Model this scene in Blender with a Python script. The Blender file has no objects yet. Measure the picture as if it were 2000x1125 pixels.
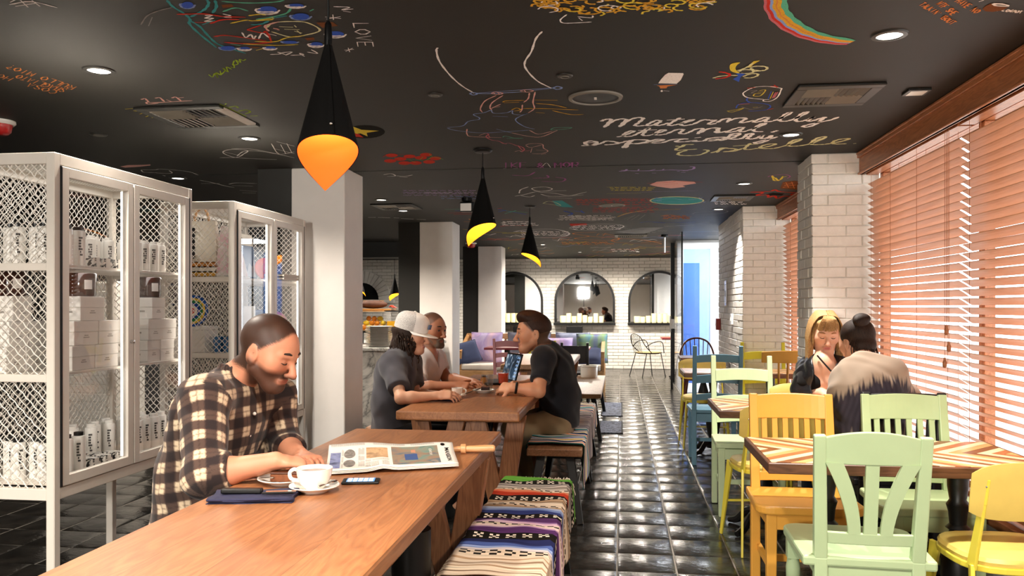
import bpy, bmesh, math, random
import numpy as np
from mathutils import Vector, Matrix
from math import sin, cos, pi, radians as R
SC = bpy.context.scene
COL = SC.collection
random.seed(7)
# ------------------------------------------------------------------ camera, world, lights
CEIL = 2.30; CAMZ = 1.30; F = 1580.0; TH = math.atan(213 / F)
cam = bpy.data.objects.new('camera', bpy.data.cameras.new('camera')); COL.objects.link(cam)
cam.location = (0, 0, CAMZ); cam.rotation_euler = (pi / 2, 0, TH)
cam.data.sensor_width = 36; cam.data.lens = 36 * F / 2000; cam.data.shift_y = 35.5 / 2000
cam.data.clip_start = .05; SC.camera = cam
SC.view_settings.view_transform = 'Standard'; SC.view_settings.look = 'None'
SC.view_settings.gamma = 1; SC.view_settings.use_curve_mapping = False
SC.view_settings.exposure = 0.1
SC.cycles.max_bounces = 7; SC.cycles.diffuse_bounces = 4; SC.cycles.glossy_bounces = 4
SC.cycles.transmission_bounces = 6; SC.cycles.transparent_max_bounces = 10
SC.cycles.caustics_reflective = False; SC.cycles.caustics_refractive = False
SC.cycles.sample_clamp_indirect = 6
w = bpy.data.worlds.new('World'); SC.world = w; w.use_nodes = True
bgn = w.node_tree.nodes['Background']; bgn.inputs[0].default_value = (.92, .96, 1, 1); bgn.inputs[1].default_value = 5.6

def spot(x, y, e, size=105, blend=.7, col=(1, .90, .78), z=CEIL - .012, r=.05):
    l = bpy.data.lights.new('ceiling_spot', 'SPOT'); l.energy = e; l.color = col
    l.spot_size = R(size); l.spot_blend = blend; l.shadow_soft_size = r
    o = bpy.data.objects.new('ceiling_spot', l); COL.objects.link(o); o.location = (x, y, z); return o
def point(x, y, z, e, col, r=.03):
    l = bpy.data.lights.new('lamp_bulb', 'POINT'); l.energy = e; l.color = col; l.shadow_soft_size = r
    o = bpy.data.objects.new('lamp_bulb', l); COL.objects.link(o); o.location = (x, y, z); return o
def area(x, y, z, sx, sy, e, col=(1, .95, .9), rot=(0, 0, 0)):
    l = bpy.data.lights.new('area_light', 'AREA'); l.energy = e; l.color = col; l.shape = 'RECTANGLE'
    l.size = sx; l.size_y = sy
    o = bpy.data.objects.new('area_light', l); COL.objects.link(o); o.location = (x, y, z); o.rotation_euler = rot; return o
# downlights, then added back wall and fill spots: (x, y, power)
RIGHT_ROW = [(.98, 3.14), (.98, 4.88), (.99, 6.76), (.99, 8.5)]
LEFT_ROW = [(-2.19, 3.16), (-2.19, 4.56), (-3.41, 5.88), (-2.22, 7.33), (-2.25, 8.2), (-1.25, 13.0)]
BACK_ROW = [(-1.6, 14.9), (-.75, 14.9), (.3, 14.9)]  # row added and set to brighten the back wall
FILL_ROW = [(-.35, 1.2), (-1.6, 1.0), (.98, 1.3), (-3.2, 1.4), (-3.6, 8.6), (-3.4, 11.5), (-.9, -1.4), (.9, -1.4), (-2.6, -1.4),
            (-.2, 12.4), (-4.6, 14.6), (-3.6, 10.0)]  # added fill spots without fittings, to lift the ambient light
for x, y in RIGHT_ROW: spot(x, y, 270, 88, .8, (1, .93, .85))
for x, y in LEFT_ROW: spot(x, y, 170, 140)
for x, y in BACK_ROW: spot(x, y, 360, 172, .4)
for x, y in FILL_ROW: spot(x, y, 230, 150)

# the photographer's lamp, seen as a bright spot in the middle mirror
SLX, SLY, SLZ = -1.68, -3.0, 1.9
sl_ = area(SLX, SLY, SLZ, .46, .46, 205, (1, .94, .86), (0, 0, 0)); sl_.rotation_euler = Vector((.9, 8, .05)).to_track_quat('-Z', 'Y').to_euler()
# ------------------------------------------------------------------ pixel of the 2000x1125 frame -> point of the room
def ray(px, py):
    u = (px - 1000) / F; v = (598 - py) / F
    return u * cos(TH) - sin(TH), u * sin(TH) + cos(TH), v
def atZ(px, py, Z):
    a, b, v = ray(px, py); t = (Z - CAMZ) / v; return (a * t, b * t, Z)
def atY(px, py, Y):
    a, b, v = ray(px, py); t = Y / b; return (a * t, Y, CAMZ + v * t)
def atX(px, py, X):
    a, b, v = ray(px, py); t = X / a; return (X, b * t, CAMZ + v * t)
def D(px, py, d):
    a, b, v = ray(px, py); return Vector((a * d, b * d, CAMZ + v * d))

# ------------------------------------------------------------------ materials
def lin(h):
    if not isinstance(h, str): return tuple(h)[:3]
    h = h.lstrip('#'); c = [int(h[i:i + 2], 16) / 255 for i in (0, 2, 4)]
    return tuple(x / 12.92 if x <= .04045 else ((x + .055) / 1.055) ** 2.4 for x in c)
class NT:
    def __init__(s, name):
        s.m = bpy.data.materials.new(name); s.m.use_nodes = True; s.t = s.m.node_tree; s.n = s.t.nodes
        s.b = s.n['Principled BSDF']; s.out = s.n['Material Output']
    def add(s, typ, **kw):
        nd = s.n.new(typ)
        for k, v in kw.items():
            if k[0] == 'i' and k[1:].isdigit(): s.set(nd, int(k[1:]), v)
            else: setattr(nd, k, v)
        return nd
    def set(s, nd, i, v):
        if hasattr(v, 'is_linked') or hasattr(v, 'links'): s.t.links.new(v, nd.inputs[i])
        else:
            sk = nd.inputs[i]
            if sk.type == 'RGBA' and len(v) == 3: v = (*v, 1)
            sk.default_value = v
    def link(s, a, b): s.t.links.new(a, b)
    def obj(s): return s.add('ShaderNodeTexCoord').outputs['Object']
    def attr(s, name): return s.add('ShaderNodeAttribute', attribute_name=name)
    def noise(s, vec, scale, detail=4, rough=.55, dist=0):
        nd = s.add('ShaderNodeTexNoise'); nd.inputs['Scale'].default_value = scale; nd.inputs['Detail'].default_value = detail
        nd.inputs['Roughness'].default_value = rough; nd.inputs['Distortion'].default_value = dist
        if vec is not None: s.link(vec, nd.inputs['Vector'])
        return nd.outputs['Fac']
    def mp(s, vec, scale=(1, 1, 1), rot=(0, 0, 0), loc=(0, 0, 0)):
        nd = s.add('ShaderNodeMapping'); s.link(vec, nd.inputs[0]); nd.inputs['Scale'].default_value = scale
        nd.inputs['Rotation'].default_value = rot; nd.inputs['Location'].default_value = loc; return nd.outputs[0]
    def ramp(s, fac, stops, interp='LINEAR'):
        nd = s.add('ShaderNodeValToRGB'); cr = nd.color_ramp; cr.interpolation = interp
        while len(cr.elements) < len(stops): cr.elements.new(.5)
        for e, (p, c) in zip(cr.elements, stops):
            e.position = p; e.color = (*lin(c), 1)
        s.link(fac, nd.inputs[0]); return nd.outputs[0]
    def mix(s, f, a, b, mode='MIX'):
        nd = s.add('ShaderNodeMix', data_type='RGBA', blend_type=mode)
        for i, v in ((0, f), (6, a), (7, b)):
            if isinstance(v, str): v = lin(v)
            s.set(nd, i, v)
        return nd.outputs[2]
    def math(s, op, a, b=0, c=0):
        nd = s.add('ShaderNodeMath', operation=op)
        for i, v in enumerate((a, b, c)): s.set(nd, i, v)
        return nd.outputs[0]
    def sep(s, vec):
        nd = s.add('ShaderNodeSeparateXYZ'); s.link(vec, nd.inputs[0]); return nd.outputs
    def col(s, v):
        s.set(s.b, 0, lin(v) if isinstance(v, (str, tuple)) else v)
    def p(s, **kw):
        names = dict(rough='Roughness', metal='Metallic', spec='Specular IOR Level', coat='Coat Weight', trans='Transmission Weight',
                     ior='IOR', sheen='Sheen Weight', alpha='Alpha', sss='Subsurface Weight')
        for k, v in kw.items():
            i = s.b.inputs.find(names[k]); s.set(s.b, i, v)
    def bump(s, h, strength=.3, dist=.002):
        nd = s.add('ShaderNodeBump'); nd.inputs['Strength'].default_value = strength; nd.inputs['Distance'].default_value = dist
        s.link(h, nd.inputs['Height']); s.link(nd.outputs[0], s.b.inputs['Normal'])
    def emit(s, c, e):
        s.set(s.b, s.b.inputs.find('Emission Color'), lin(c)); s.b.inputs['Emission Strength'].default_value = e
def plain(name, c, rough=.5, metal=0, var=.06, scale=14, bump=0, spec=.5, coat=0, emit=0):
    t = NT(name); c = lin(c); v = t.obj(); n = t.noise(v, scale)
    lo = tuple(x * (1 - var) for x in c); hi = tuple(min(1, x * (1 + var)) for x in c)
    t.col(t.ramp(n, [(.3, lo), (.7, hi)])); t.p(rough=rough, metal=metal, spec=spec, coat=coat)
    if bump: t.bump(t.noise(v, scale * 8, 5), bump, .002)
    if emit: t.emit(c, emit)
    return t.m
def wood(name, a, b, axis=1, scale=1.0, rough=.4, grain=1.0, c3=None, planks=0):
    t = NT(name); o = t.obj(); sc = [9 * scale] * 3; sc[axis] = .9 * scale
    v = t.mp(o, sc)
    n1 = t.noise(v, 1.6, 3, .5, .8)
    n2 = t.noise(t.mp(o, [x * 9 for x in sc]), 1.0, 5, .65)
    wv = t.math('MULTIPLY', n1, 9); fr = t.math('FRACT', wv); tri = t.math('ABSOLUTE', t.math('SUBTRACT', fr, .5))
    f = t.math('ADD', t.math('MULTIPLY', tri, .75 * grain), t.math('MULTIPLY', n2, .65))
    c = t.ramp(f, [(.22, a), (.75, b)])
    if planks:
        ax = 0 if axis == 1 else 1
        s = t.sep(o)[ax]; pid = t.math('FLOOR', t.math('MULTIPLY', s, 1 / planks))
        wn = t.add('ShaderNodeTexWhiteNoise', noise_dimensions='1D'); t.link(pid, wn.inputs['W'])
        c = t.mix(t.math('MULTIPLY', wn.outputs[0], .45), c, c3 or a)
        e = t.math('ABSOLUTE', t.math('SUBTRACT', t.math('FRACT', t.math('MULTIPLY', s, 1 / planks)), .5))
        c = t.mix(t.math('MULTIPLY', t.math('GREATER_THAN', e, .494), .45), c, '#3a2416')
    t.col(c); t.p(rough=rough); t.bump(n2, .12, .0015); return t.m
def vcol(name, attr='col', rough=.5, spec=.4, bump=0, bscale=300, sss=0, sheen=0):
    t = NT(name); a = t.attr(attr); t.link(a.outputs['Color'], t.b.inputs[0]); t.p(rough=rough, spec=spec, sheen=sheen)
    if sss:
        t.p(sss=sss); t.b.inputs['Subsurface Radius'].default_value = (.012, .005, .003)
    if bump: t.bump(t.noise(t.obj(), bscale, 4), bump, .001)
    return t.m
def glass(name, c=(1, 1, 1), rough=0.0, refl=.05):
    # clear glass surface: transparent, with a facing-angle mirror on top
    t = NT(name); tr = t.add('ShaderNodeBsdfTransparent'); tr.inputs[0].default_value = (*c, 1)
    gl = t.add('ShaderNodeBsdfGlossy'); gl.inputs['Roughness'].default_value = rough
    lw = t.add('ShaderNodeLayerWeight'); lw.inputs[0].default_value = .5
    fr = t.math('ADD', t.math('MULTIPLY', t.math('POWER', lw.outputs['Facing'], 4.0), .6), refl)
    mx = t.add('ShaderNodeMixShader'); t.link(fr, mx.inputs[0]); t.link(tr.outputs[0], mx.inputs[1]); t.link(gl.outputs[0], mx.inputs[2])
    t.link(mx.outputs[0], t.out.inputs[0]); return t.m
def emis(name, c, e):
    t = NT(name); t.col(c); t.emit(c, e); return t.m

# ------------------------------------------------------------------ mesh builder
class MB:
    def __init__(s): s.v = []; s.f = []; s.mi = []
    def add(s, vs, fs, mi=0):
        b = len(s.v); s.v += [tuple(x) for x in vs]
        for f in fs: s.f.append([i + b for i in f]); s.mi.append(mi)
        return s
    def box(s, x0, y0, z0, x1, y1, z1, mi=0):
        return s.add([(x0, y0, z0), (x1, y0, z0), (x1, y1, z0), (x0, y1, z0), (x0, y0, z1), (x1, y0, z1), (x1, y1, z1), (x0, y1, z1)],
                     [(0, 3, 2, 1), (4, 5, 6, 7), (0, 1, 5, 4), (1, 2, 6, 5), (2, 3, 7, 6), (3, 0, 4, 7)], mi)
    def bar(s, p, q, w, h=None, up=(0, 0, 1), w2=None, h2=None, mi=0):
        p = Vector(p); q = Vector(q); h = h or w; w2 = w2 or w; h2 = h2 or h
        d = (q - p).normalized(); u = Vector(up)
        if abs(d.dot(u)) > .99: u = Vector((0, 1, 0)) if abs(d.y) < .9 else Vector((1, 0, 0))
        x = d.cross(u).normalized(); z = x.cross(d)
        vs = [p - x * w / 2 - z * h / 2, p + x * w / 2 - z * h / 2, p + x * w / 2 + z * h / 2, p - x * w / 2 + z * h / 2,
              q - x * w2 / 2 - z * h2 / 2, q + x * w2 / 2 - z * h2 / 2, q + x * w2 / 2 + z * h2 / 2, q - x * w2 / 2 + z * h2 / 2]
        return s.add(vs, [(0, 1, 2, 3), (7, 6, 5, 4), (0, 4, 5, 1), (1, 5, 6, 2), (2, 6, 7, 3), (3, 7, 4, 0)], mi)
    def tube(s, pts, r, n=8, closed=False, cap=True, mi=0):
        pts = [Vector(p) for p in pts]; m = len(pts); rs = r if isinstance(r, (list, tuple)) else [r] * m
        vs = []; prev = None
        for i, p in enumerate(pts):
            if closed: d = pts[(i + 1) % m] - pts[i - 1]
            else: d = pts[min(i + 1, m - 1)] - pts[max(i - 1, 0)]
            d.normalize()
            if prev is None:
                u = Vector((0, 0, 1)) if abs(d.z) < .9 else Vector((1, 0, 0)); x = d.cross(u).normalized()
            else:
                x = prev - d * prev.dot(d); x.normalize()
            prev = x; y = d.cross(x)
            for k in range(n):
                a = 2 * pi * k / n; vs.append(p + (x * cos(a) + y * sin(a)) * rs[i])
        fs = []
        for i in range(m if closed else m - 1):
            j = (i + 1) % m
            for k in range(n): fs.append((i * n + k, i * n + (k + 1) % n, j * n + (k + 1) % n, j * n + k))
        if cap and not closed:
            fs.append(tuple(range(n - 1, -1, -1))); fs.append(tuple((m - 1) * n + k for k in range(n)))
        return s.add(vs, fs, mi)
    def lathe(s, prof, c=(0, 0, 0), n=24, mi=0, cap=True):
        vs = []; fs = []; m = len(prof)
        for r, z in prof:
            for k in range(n): a = 2 * pi * k / n; vs.append((c[0] + r * cos(a), c[1] + r * sin(a), c[2] + z))
        for i in range(m - 1):
            for k in range(n): fs.append((i * n + k, i * n + (k + 1) % n, (i + 1) * n + (k + 1) % n, (i + 1) * n + k))
        if cap:
            if prof[0][0] > 1e-4: fs.append(tuple(range(n - 1, -1, -1)))
            if prof[-1][0] > 1e-4: fs.append(tuple((m - 1) * n + k for k in range(n)))
        return s.add(vs, fs, mi)
    def prism(s, poly, z0, z1, M=None, mi=0):
        n = len(poly); M = M or Matrix()
        vs = [M @ Vector((x, y, z0)) for x, y in poly] + [M @ Vector((x, y, z1)) for x, y in poly]
        fs = [tuple(range(n - 1, -1, -1)), tuple(range(n, 2 * n))] + [(i, (i + 1) % n, n + (i + 1) % n, n + i) for i in range(n)]
        return s.add(vs, fs, mi)
    def loft(s, rings, closed=True, cap=True, mi=0):
        n = len(rings[0]); vs = [p for r in rings for p in r]; fs = []
        for i in range(len(rings) - 1):
            for k in range(n if closed else n - 1):
                fs.append((i * n + k, i * n + (k + 1) % n, (i + 1) * n + (k + 1) % n, (i + 1) * n + k))
        if cap and closed:
            fs.append(tuple(range(n - 1, -1, -1))); fs.append(tuple((len(rings) - 1) * n + k for k in range(n)))
        return s.add(vs, fs, mi)
    def grid(s, fn, nu, nv, mi=0):
        vs = [fn(i / nu, j / nv) for j in range(nv + 1) for i in range(nu + 1)]
        return s.add(vs, [(j * (nu + 1) + i, j * (nu + 1) + i + 1, (j + 1) * (nu + 1) + i + 1, (j + 1) * (nu + 1) + i) for j in range(nv) for i in range(nu)], mi)
    def ball(s, c, r, n=12, m=8, mi=0):
        r = r if isinstance(r, tuple) else (r, r, r); vs = []; fs = []
        for i in range(m + 1):
            t = pi * i / m
            for k in range(n): a = 2 * pi * k / n; vs.append((c[0] + r[0] * sin(t) * cos(a), c[1] + r[1] * sin(t) * sin(a), c[2] - r[2] * cos(t)))
        for i in range(m):
            for k in range(n): fs.append((i * n + k, i * n + (k + 1) % n, (i + 1) * n + (k + 1) % n, (i + 1) * n + k))
        return s.add(vs, fs, mi)
    def xf(s, M):
        s.v = [tuple(M @ Vector(v)) for v in s.v]; return s
    def mesh(s, name, mats, smooth=False, bevel=0, seg=2, angle=35):
        me = bpy.data.meshes.new(name); me.from_pydata(s.v, [], s.f)
        for m in (mats if isinstance(mats, (list, tuple)) else [mats]): me.materials.append(m)
        me.polygons.foreach_set('material_index', s.mi)
        bm = bmesh.new(); bm.from_mesh(me)
        bmesh.ops.remove_doubles(bm, verts=bm.verts, dist=1e-6)
        bmesh.ops.recalc_face_normals(bm, faces=bm.faces)
        if bevel:
            es = [e for e in bm.edges if len(e.link_faces) == 2 and e.calc_face_angle(0) > R(angle)]
            bmesh.ops.bevel(bm, geom=es, offset=bevel, segments=seg, profile=.5, affect='EDGES', clamp_overlap=True)
        bm.to_mesh(me); bm.free()
        if smooth:
            me.polygons.foreach_set('use_smooth', [True] * len(me.polygons)); me.set_sharp_from_angle(angle=R(40))
        return me
    def build(s, name, mats, parent=None, smooth=False, bevel=0, seg=2, **kw):
        return link(name, s.mesh(name, mats, smooth, bevel, seg), parent, **kw)
def link(name, me, parent=None, loc=None, rz=0, label=None, kind=None):
    o = bpy.data.objects.new(name, me); COL.objects.link(o)
    if parent is not None: o.parent = parent
    if loc is not None: o.location = loc
    if rz: o.rotation_euler = (0, 0, rz)
    if label: o['label'] = label
    if kind: o['kind'] = kind
    return o
def thing(name, label, cat, loc=(0, 0, 0), rz=0, group=None):
    o = bpy.data.objects.new(name, None); COL.objects.link(o); o.location = loc; o.rotation_euler = (0, 0, rz)
    o.empty_display_size = .05
    o['label'] = label; o['category'] = cat
    if group: o['group'] = group
    return o
def tag(o, label, cat, group=None):
    o['label'] = label; o['category'] = cat
    if group: o['group'] = group
    return o
def struct(o): o['kind'] = 'structure'; return o
KIDS = {}
def dup(root, loc=None, rz=None, label=None, group=None, mat=None):
    def cp(o, par):
        c = o.copy(); COL.objects.link(c)
        if par is not None: c.parent = par
        for ch in o.children: cp(ch, c)
        return c
    c = cp(root, None)
    if loc is not None: c.location = loc
    if rz is not None: c.rotation_euler = (0, 0, rz)
    if label: c['label'] = label
    if group: c['group'] = group
    return c
def remat(root, old, new):
    # give a copied thing its own paint: swap the material on copies of its meshes
    done = {}
    def go(o):
        if o.type == 'MESH':
            me = o.data
            if me.name not in done:
                m2 = me.copy(); done[me.name] = m2
                for i, m in enumerate(m2.materials):
                    if m == old: m2.materials[i] = new
            o.data = done[me.name]
        for ch in o.children: go(ch)
    go(root)
def cr(pts, n=6, closed=False):
    # Catmull-Rom through points
    P = [Vector(p) for p in pts]; m = len(P); out = []
    for i in range(m if closed else m - 1):
        p0 = P[i - 1] if (closed or i > 0) else P[0] * 2 - P[1]
        p1 = P[i]; p2 = P[(i + 1) % m]; p3 = P[(i + 2) % m] if (closed or i + 2 < m) else P[-1] * 2 - P[-2]
        for k in range(n):
            t = k / n
            out.append(.5 * (2 * p1 + (p2 - p0) * t + (2 * p0 - 5 * p1 + 4 * p2 - p3) * t * t + (3 * p1 - p0 - 3 * p2 + p3) * t ** 3))
    if not closed: out.append(P[-1].copy())
    return out
# ------------------------------------------------------------------ shared paints
M_white = plain('white_plaster', '#e9e4de', .75, var=.03, scale=5, bump=.25)
M_wbrick = plain('painted_brick', '#ece7de', .6, var=.05, scale=20, bump=.5)
M_wmort = plain('painted_mortar', '#e4dfd5', .8, var=.06, scale=20, bump=.4)
M_black = plain('black_paint', '#15140f', .55, var=.1, scale=4, bump=.1)
M_ceil = plain('chalkboard_paint', '#1a1814', .62, var=.10, scale=2.2, bump=.08, spec=.35)
M_blackmetal = plain('black_metal', '#090909', .42, .0, var=.1, spec=.3)
M_dark = plain('dark_plaster', '#1d1b18', .8, var=.1)
M_wmetal = plain('white_powdercoat', '#d9d2c8', .42, var=.02)
M_whitegloss = plain('white_gloss', '#f2eee7', .22, var=.02)
M_chrome = plain('chrome', '#c9c9c9', .18, 1, var=.03)
M_glass = glass('clear_glass')
M_ledw = emis('white_led', '#fff6ea', 3.5)
M_walnut = wood('window_wood', '#c07c50', '#985a34', 1, 1.2, .38)

# ------------------------------------------------------------------ floor of handmade black tiles
t = NT('glazed_tile'); o = t.obj()
t.col(t.ramp(t.noise(o, 9, 4), [(.3, '#1b1917'), (.75, '#38342f')]))
t.p(rough=t.math('ADD', t.math('MULTIPLY', t.noise(o, 14, 3), .22), .10), spec=.6)
t.bump(t.noise(t.mp(o, (1, 1.6, 1)), 13, 3, .5, .6), .42, .008); M_tile = t.m
M_grout = plain('grey_grout', '#857e74', .5, var=.2, scale=30, bump=.3)
PX, PY = .292, .290; TX0, TY0 = -.02, 4.015
fb = MB(); fb.box(-6.6, -4, -.06, 1.75, 17.1, -.006)
floor = fb.build('floor', M_grout, kind='structure')
def tile_mesh(seed, n=3):
    rd = random.Random(seed); m = MB(); a, b = PX / 2 - .0035, PY / 2 - .0035
    tx, ty = rd.uniform(-.0016, .0016), rd.uniform(-.0016, .0016)
    us = [-1, -.9, .9, 1]
    g = [[None] * 4 for _ in range(4)]
    for j in range(4):
        for i in range(4):
            e = (i in (0, 3)) or (j in (0, 3))
            x = us[i] * a + rd.uniform(-.0016, .0016); y = us[j] * b + rd.uniform(-.0016, .0016)
            z = (-.0045 if e else 0) + us[i] * tx + us[j] * ty + rd.uniform(-.0006, .0006)
            g[j][i] = (x, y, z)
    vs = [p for r in g for p in r]; ring = [0, 1, 2, 3, 7, 11, 15, 14, 13, 12, 8, 4]
    vs += [(vs[k][0], vs[k][1], -.012) for k in ring]
    fs = [(j * 4 + i, j * 4 + i + 1, (j + 1) * 4 + i + 1, (j + 1) * 4 + i) for j in range(3) for i in range(3)]
    for k in range(12): fs.append((ring[k], 16 + k, 16 + (k + 1) % 12, ring[(k + 1) % 12]))
    m.add(vs, fs); return m
TM = [tile_mesh(i) for i in range(8)]
TME = [m.mesh('tile', M_tile, smooth=True) for m in TM]
cells = []
for i in range(-23, 6):
    for j in range(-16, 45):
        x, y = TX0 + (i + .5) * PX, TY0 + (j + .5) * PY
        if not (-6.5 < x < 1.7 and -3.9 < y < 17): continue
        d = -x * sin(TH) + y * cos(TH); l = x * cos(TH) + y * sin(TH)
        vis = d > 2 and abs(l / d) < .66 and 1.3 * F / d < 560
        hid = (x < -.6 and y < 4.4) or (x < -2.3 and y > 3.5) or (-1.2 < x < -.45 and y < 6.4)
        cells.append((0 if vis and not hid else 1, d if d > 0 else 99, x, y))
cells.sort(); rest = MB()
for n, (h, d, x, y) in enumerate(cells):
    q = random.randrange(8)
    if n < 299:
        ob = link('tile', TME[q], floor, (x, y, 0))
    else:
        m = TM[q]; rest.add([(vx + x, vy + y, vz) for vx, vy, vz in m.v], m.f)
rest.build('tile_field', M_tile, floor, smooth=True, kind='stuff')

# ------------------------------------------------------------------ ceiling in two boarded halves with a joint between
cb = MB(); cb.box(-6.6, -4, CEIL, 1.75, 5.787, CEIL + .1); cb.box(-6.6, 5.793, CEIL - .003, 1.75, 17.1, CEIL + .1)
ceiling = cb.build('ceiling', M_ceil, kind='structure')

# ------------------------------------------------------------------ walls
BW = 16.9
def wallbox(name, x0, y0, z0, x1, y1, z1, mat):
    if z0 == 0: z0 = -.06
    m = MB(); m.box(x0, y0, z0, x1, y1, z1); return m.build(name, mat, kind='structure')
wall_back = wallbox('wall_back', -6.6, BW + .016, 0, 1.75, BW + .2, CEIL, plain('wall_mortar', '#b9b2a6', .85, var=.06))
wallbox('wall_left', -6.7, -4, 0, -6.6, 17.1, CEIL, M_dark)
wallbox('wall_front', -6.6, -4.1, 0, 1.75, -4, CEIL, M_white)
wr = MB(); wr.box(1.68, -4, 0, 1.8, 10.3, .40); wr.box(1.68, -4, 2.2, 1.8, 10.3, CEIL); wr.box(1.68, -4, .4, 1.8, -.9, 2.2)
wr.box(1.68, 13.0, 0, 1.8, 17.1, CEIL)
wr.build('wall_right', M_white, kind='structure')
BRL, BRH = .215, .0677
def bricks(name_par, runs, z0, z1, limit=None, gap=.0018, bv=.0052):
    """runs: list of (fixed axis, plane coord, outward sign, a0, a1, thick, phase fn); one brick object each"""
    cache = {}; cnt = 0; left = MB()
    zc = int((z1 - z0) / BRH + .999)
    for c in range(zc):
        za, zb = z0 + c * BRH, min(z1, z0 + (c + 1) * BRH)
        if zb - za < .02: continue
        for ax, pl, sg, a0, a1, th, own in runs:
            lo, hi = own(c, a0, a1); a = lo; first = True
            while a < hi - .015:
                L = BRL if not (first and c % 2) else BRL * .5 + .001
                if own.__name__ == 'corner': L = BRL
                b = min(hi, a + L)
                if hi - b < .05: b = hi
                lx = b - a; first = False
                key = (ax, round(lx, 2), round(zb - za, 3), th)
                jx = random.uniform(-.0025, .003)
                ctr = ((a + b) / 2, (za + zb) / 2)
                show = limit is None or limit(ctr[0], ctr[1])
                if key not in cache:
                    cache[key] = []
                    for q in range(4):
                        m = MB(); h = (zb - za) / 2 - gap; ll = lx / 2 - gap
                        j = lambda: random.uniform(-.0016, .0016)
                        if ax == 'y': m.box(-ll + j(), -th / 2, -h + j(), ll + j(), th / 2, h + j())
                        else: m.box(-th / 2, -ll + j(), -h + j(), th / 2, ll + j(), h + j())
                        cache[key].append(m.mesh('brick', M_wbrick, bevel=bv, seg=1))
                off = pl + sg * (-th / 2 + jx)
                loc = (ctr[0], off, ctr[1]) if ax == 'y' else (off, ctr[0], ctr[1])
                me = random.choice(cache[key])
                if show and cnt < 298:
                    link('brick', me, name_par, loc); cnt += 1
                else:
                    vs = [(v.co.x + loc[0], v.co.y + loc[1], v.co.z + loc[2]) for v in me.vertices]
                    left.add(vs, [tuple(p.vertices) for p in me.polygons])
                a = b
    if left.v: left.build('brick_field', M_wbrick, name_par, kind='stuff')
def whole(c, a0, a1): return (a0, a1)
hid = lambda x: x < -1.9 or x > .86
def bw_show(x, z):
    if not (-1.6 < x < .86) or z > 2.24: return False
    for cx in (-.75, .77):
        if abs(x - cx) < .5 and .95 < z < 1.45: return False
        if (x - cx) ** 2 + (z - 1.40) ** 2 < .52 ** 2: return False
    return True
bricks(wall_back, [('y', BW, -1, -6.4, 1.68, .05, whole)], 0, CEIL, bw_show, .0036, .0065)

def pillar(name, x0, x1, y0, y1, z1=CEIL):
    m = MB(); m.box(x0 + .009, y0 + .009, 0, x1, y1 - .001, z1); p = m.build(name, M_wmort, kind='structure')
    T = .1
    def front(c, a0, a1): return (a0, a1) if c % 2 == 0 else (a0 + T, a1)
    def corner(c, a0, a1): return (a0 + T, a1) if c % 2 == 0 else (a0, a1)
    front.__name__ = 'corner'
    bricks(p, [('y', y0, -1, x0, x1, T, front), ('x', x0, -1, y0, y1, T, corner)], 0, z1)
    return p
pillar('brick_pillar', 1.24, 1.66, 5.52, 5.96)
pillar('brick_pillar', 1.20, 1.66, 8.30, 10.30)
pillar('brick_pillar', -4.45, -3.95, 5.9, 6.3, 1.5)

for k, y in enumerate((5.6, 9.37, 13.33)):
    m = MB(); m.box(-2.37, y, 0, -1.97, y + .42, CEIL); c = m.build('column', M_white, kind='structure', bevel=.006, seg=1)
    m = MB(); m.box(-2.63, y + .01, 0, -2.371, y + .41, CEIL); m.build('black_pier', M_black, c, label='black painted half of the column')
# arched soffit beam over the kitchen pass
m = MB(); m.box(-6.6, 12.2, 2.06, -2.7, 12.6, CEIL); m.build('beam', M_black, kind='structure')

# ------------------------------------------------------------------ right windows with timber blinds
def window(n, y0, y1, mull):
    m = MB(); X0, X1 = 1.665, 1.715
    m.box(X0, y0, .40, X1, y1, .46); m.box(X0, y0, 2.16, X1, y1, 2.2)
    for y in [y0] + mull + [y1 - .06]: m.box(X0, y, .46, X1, y + .06, 2.16)
    f = m.build('window_%d' % n, M_walnut, kind='structure', bevel=.003, seg=1)
    ys = [y0 + .06] + [v for q in mull for v in (q, q + .06)] + [y1 - .06]
    for a, b in zip(ys[::2], ys[1::2]):
        g = MB(); g.box(1.688, a, .46, 1.692, b, 2.16); g.build('pane', M_glass, f)
    s = MB(); s.box(1.56, y0, .36, 1.70, y1, .40); s.build('window_sill', M_walnut, f, bevel=.004)
window(1, -.9, 5.52, [.6, 2.2, 4.0])
window(2, 5.96, 8.3, [7.1])
m = MB(); m.box(1.80, -30, -.32, 60, 40, -.3); m.build('ground', plain('pale_paving', '#b9b4ab', .8, var=.1, scale=.8), kind='structure')

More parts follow.
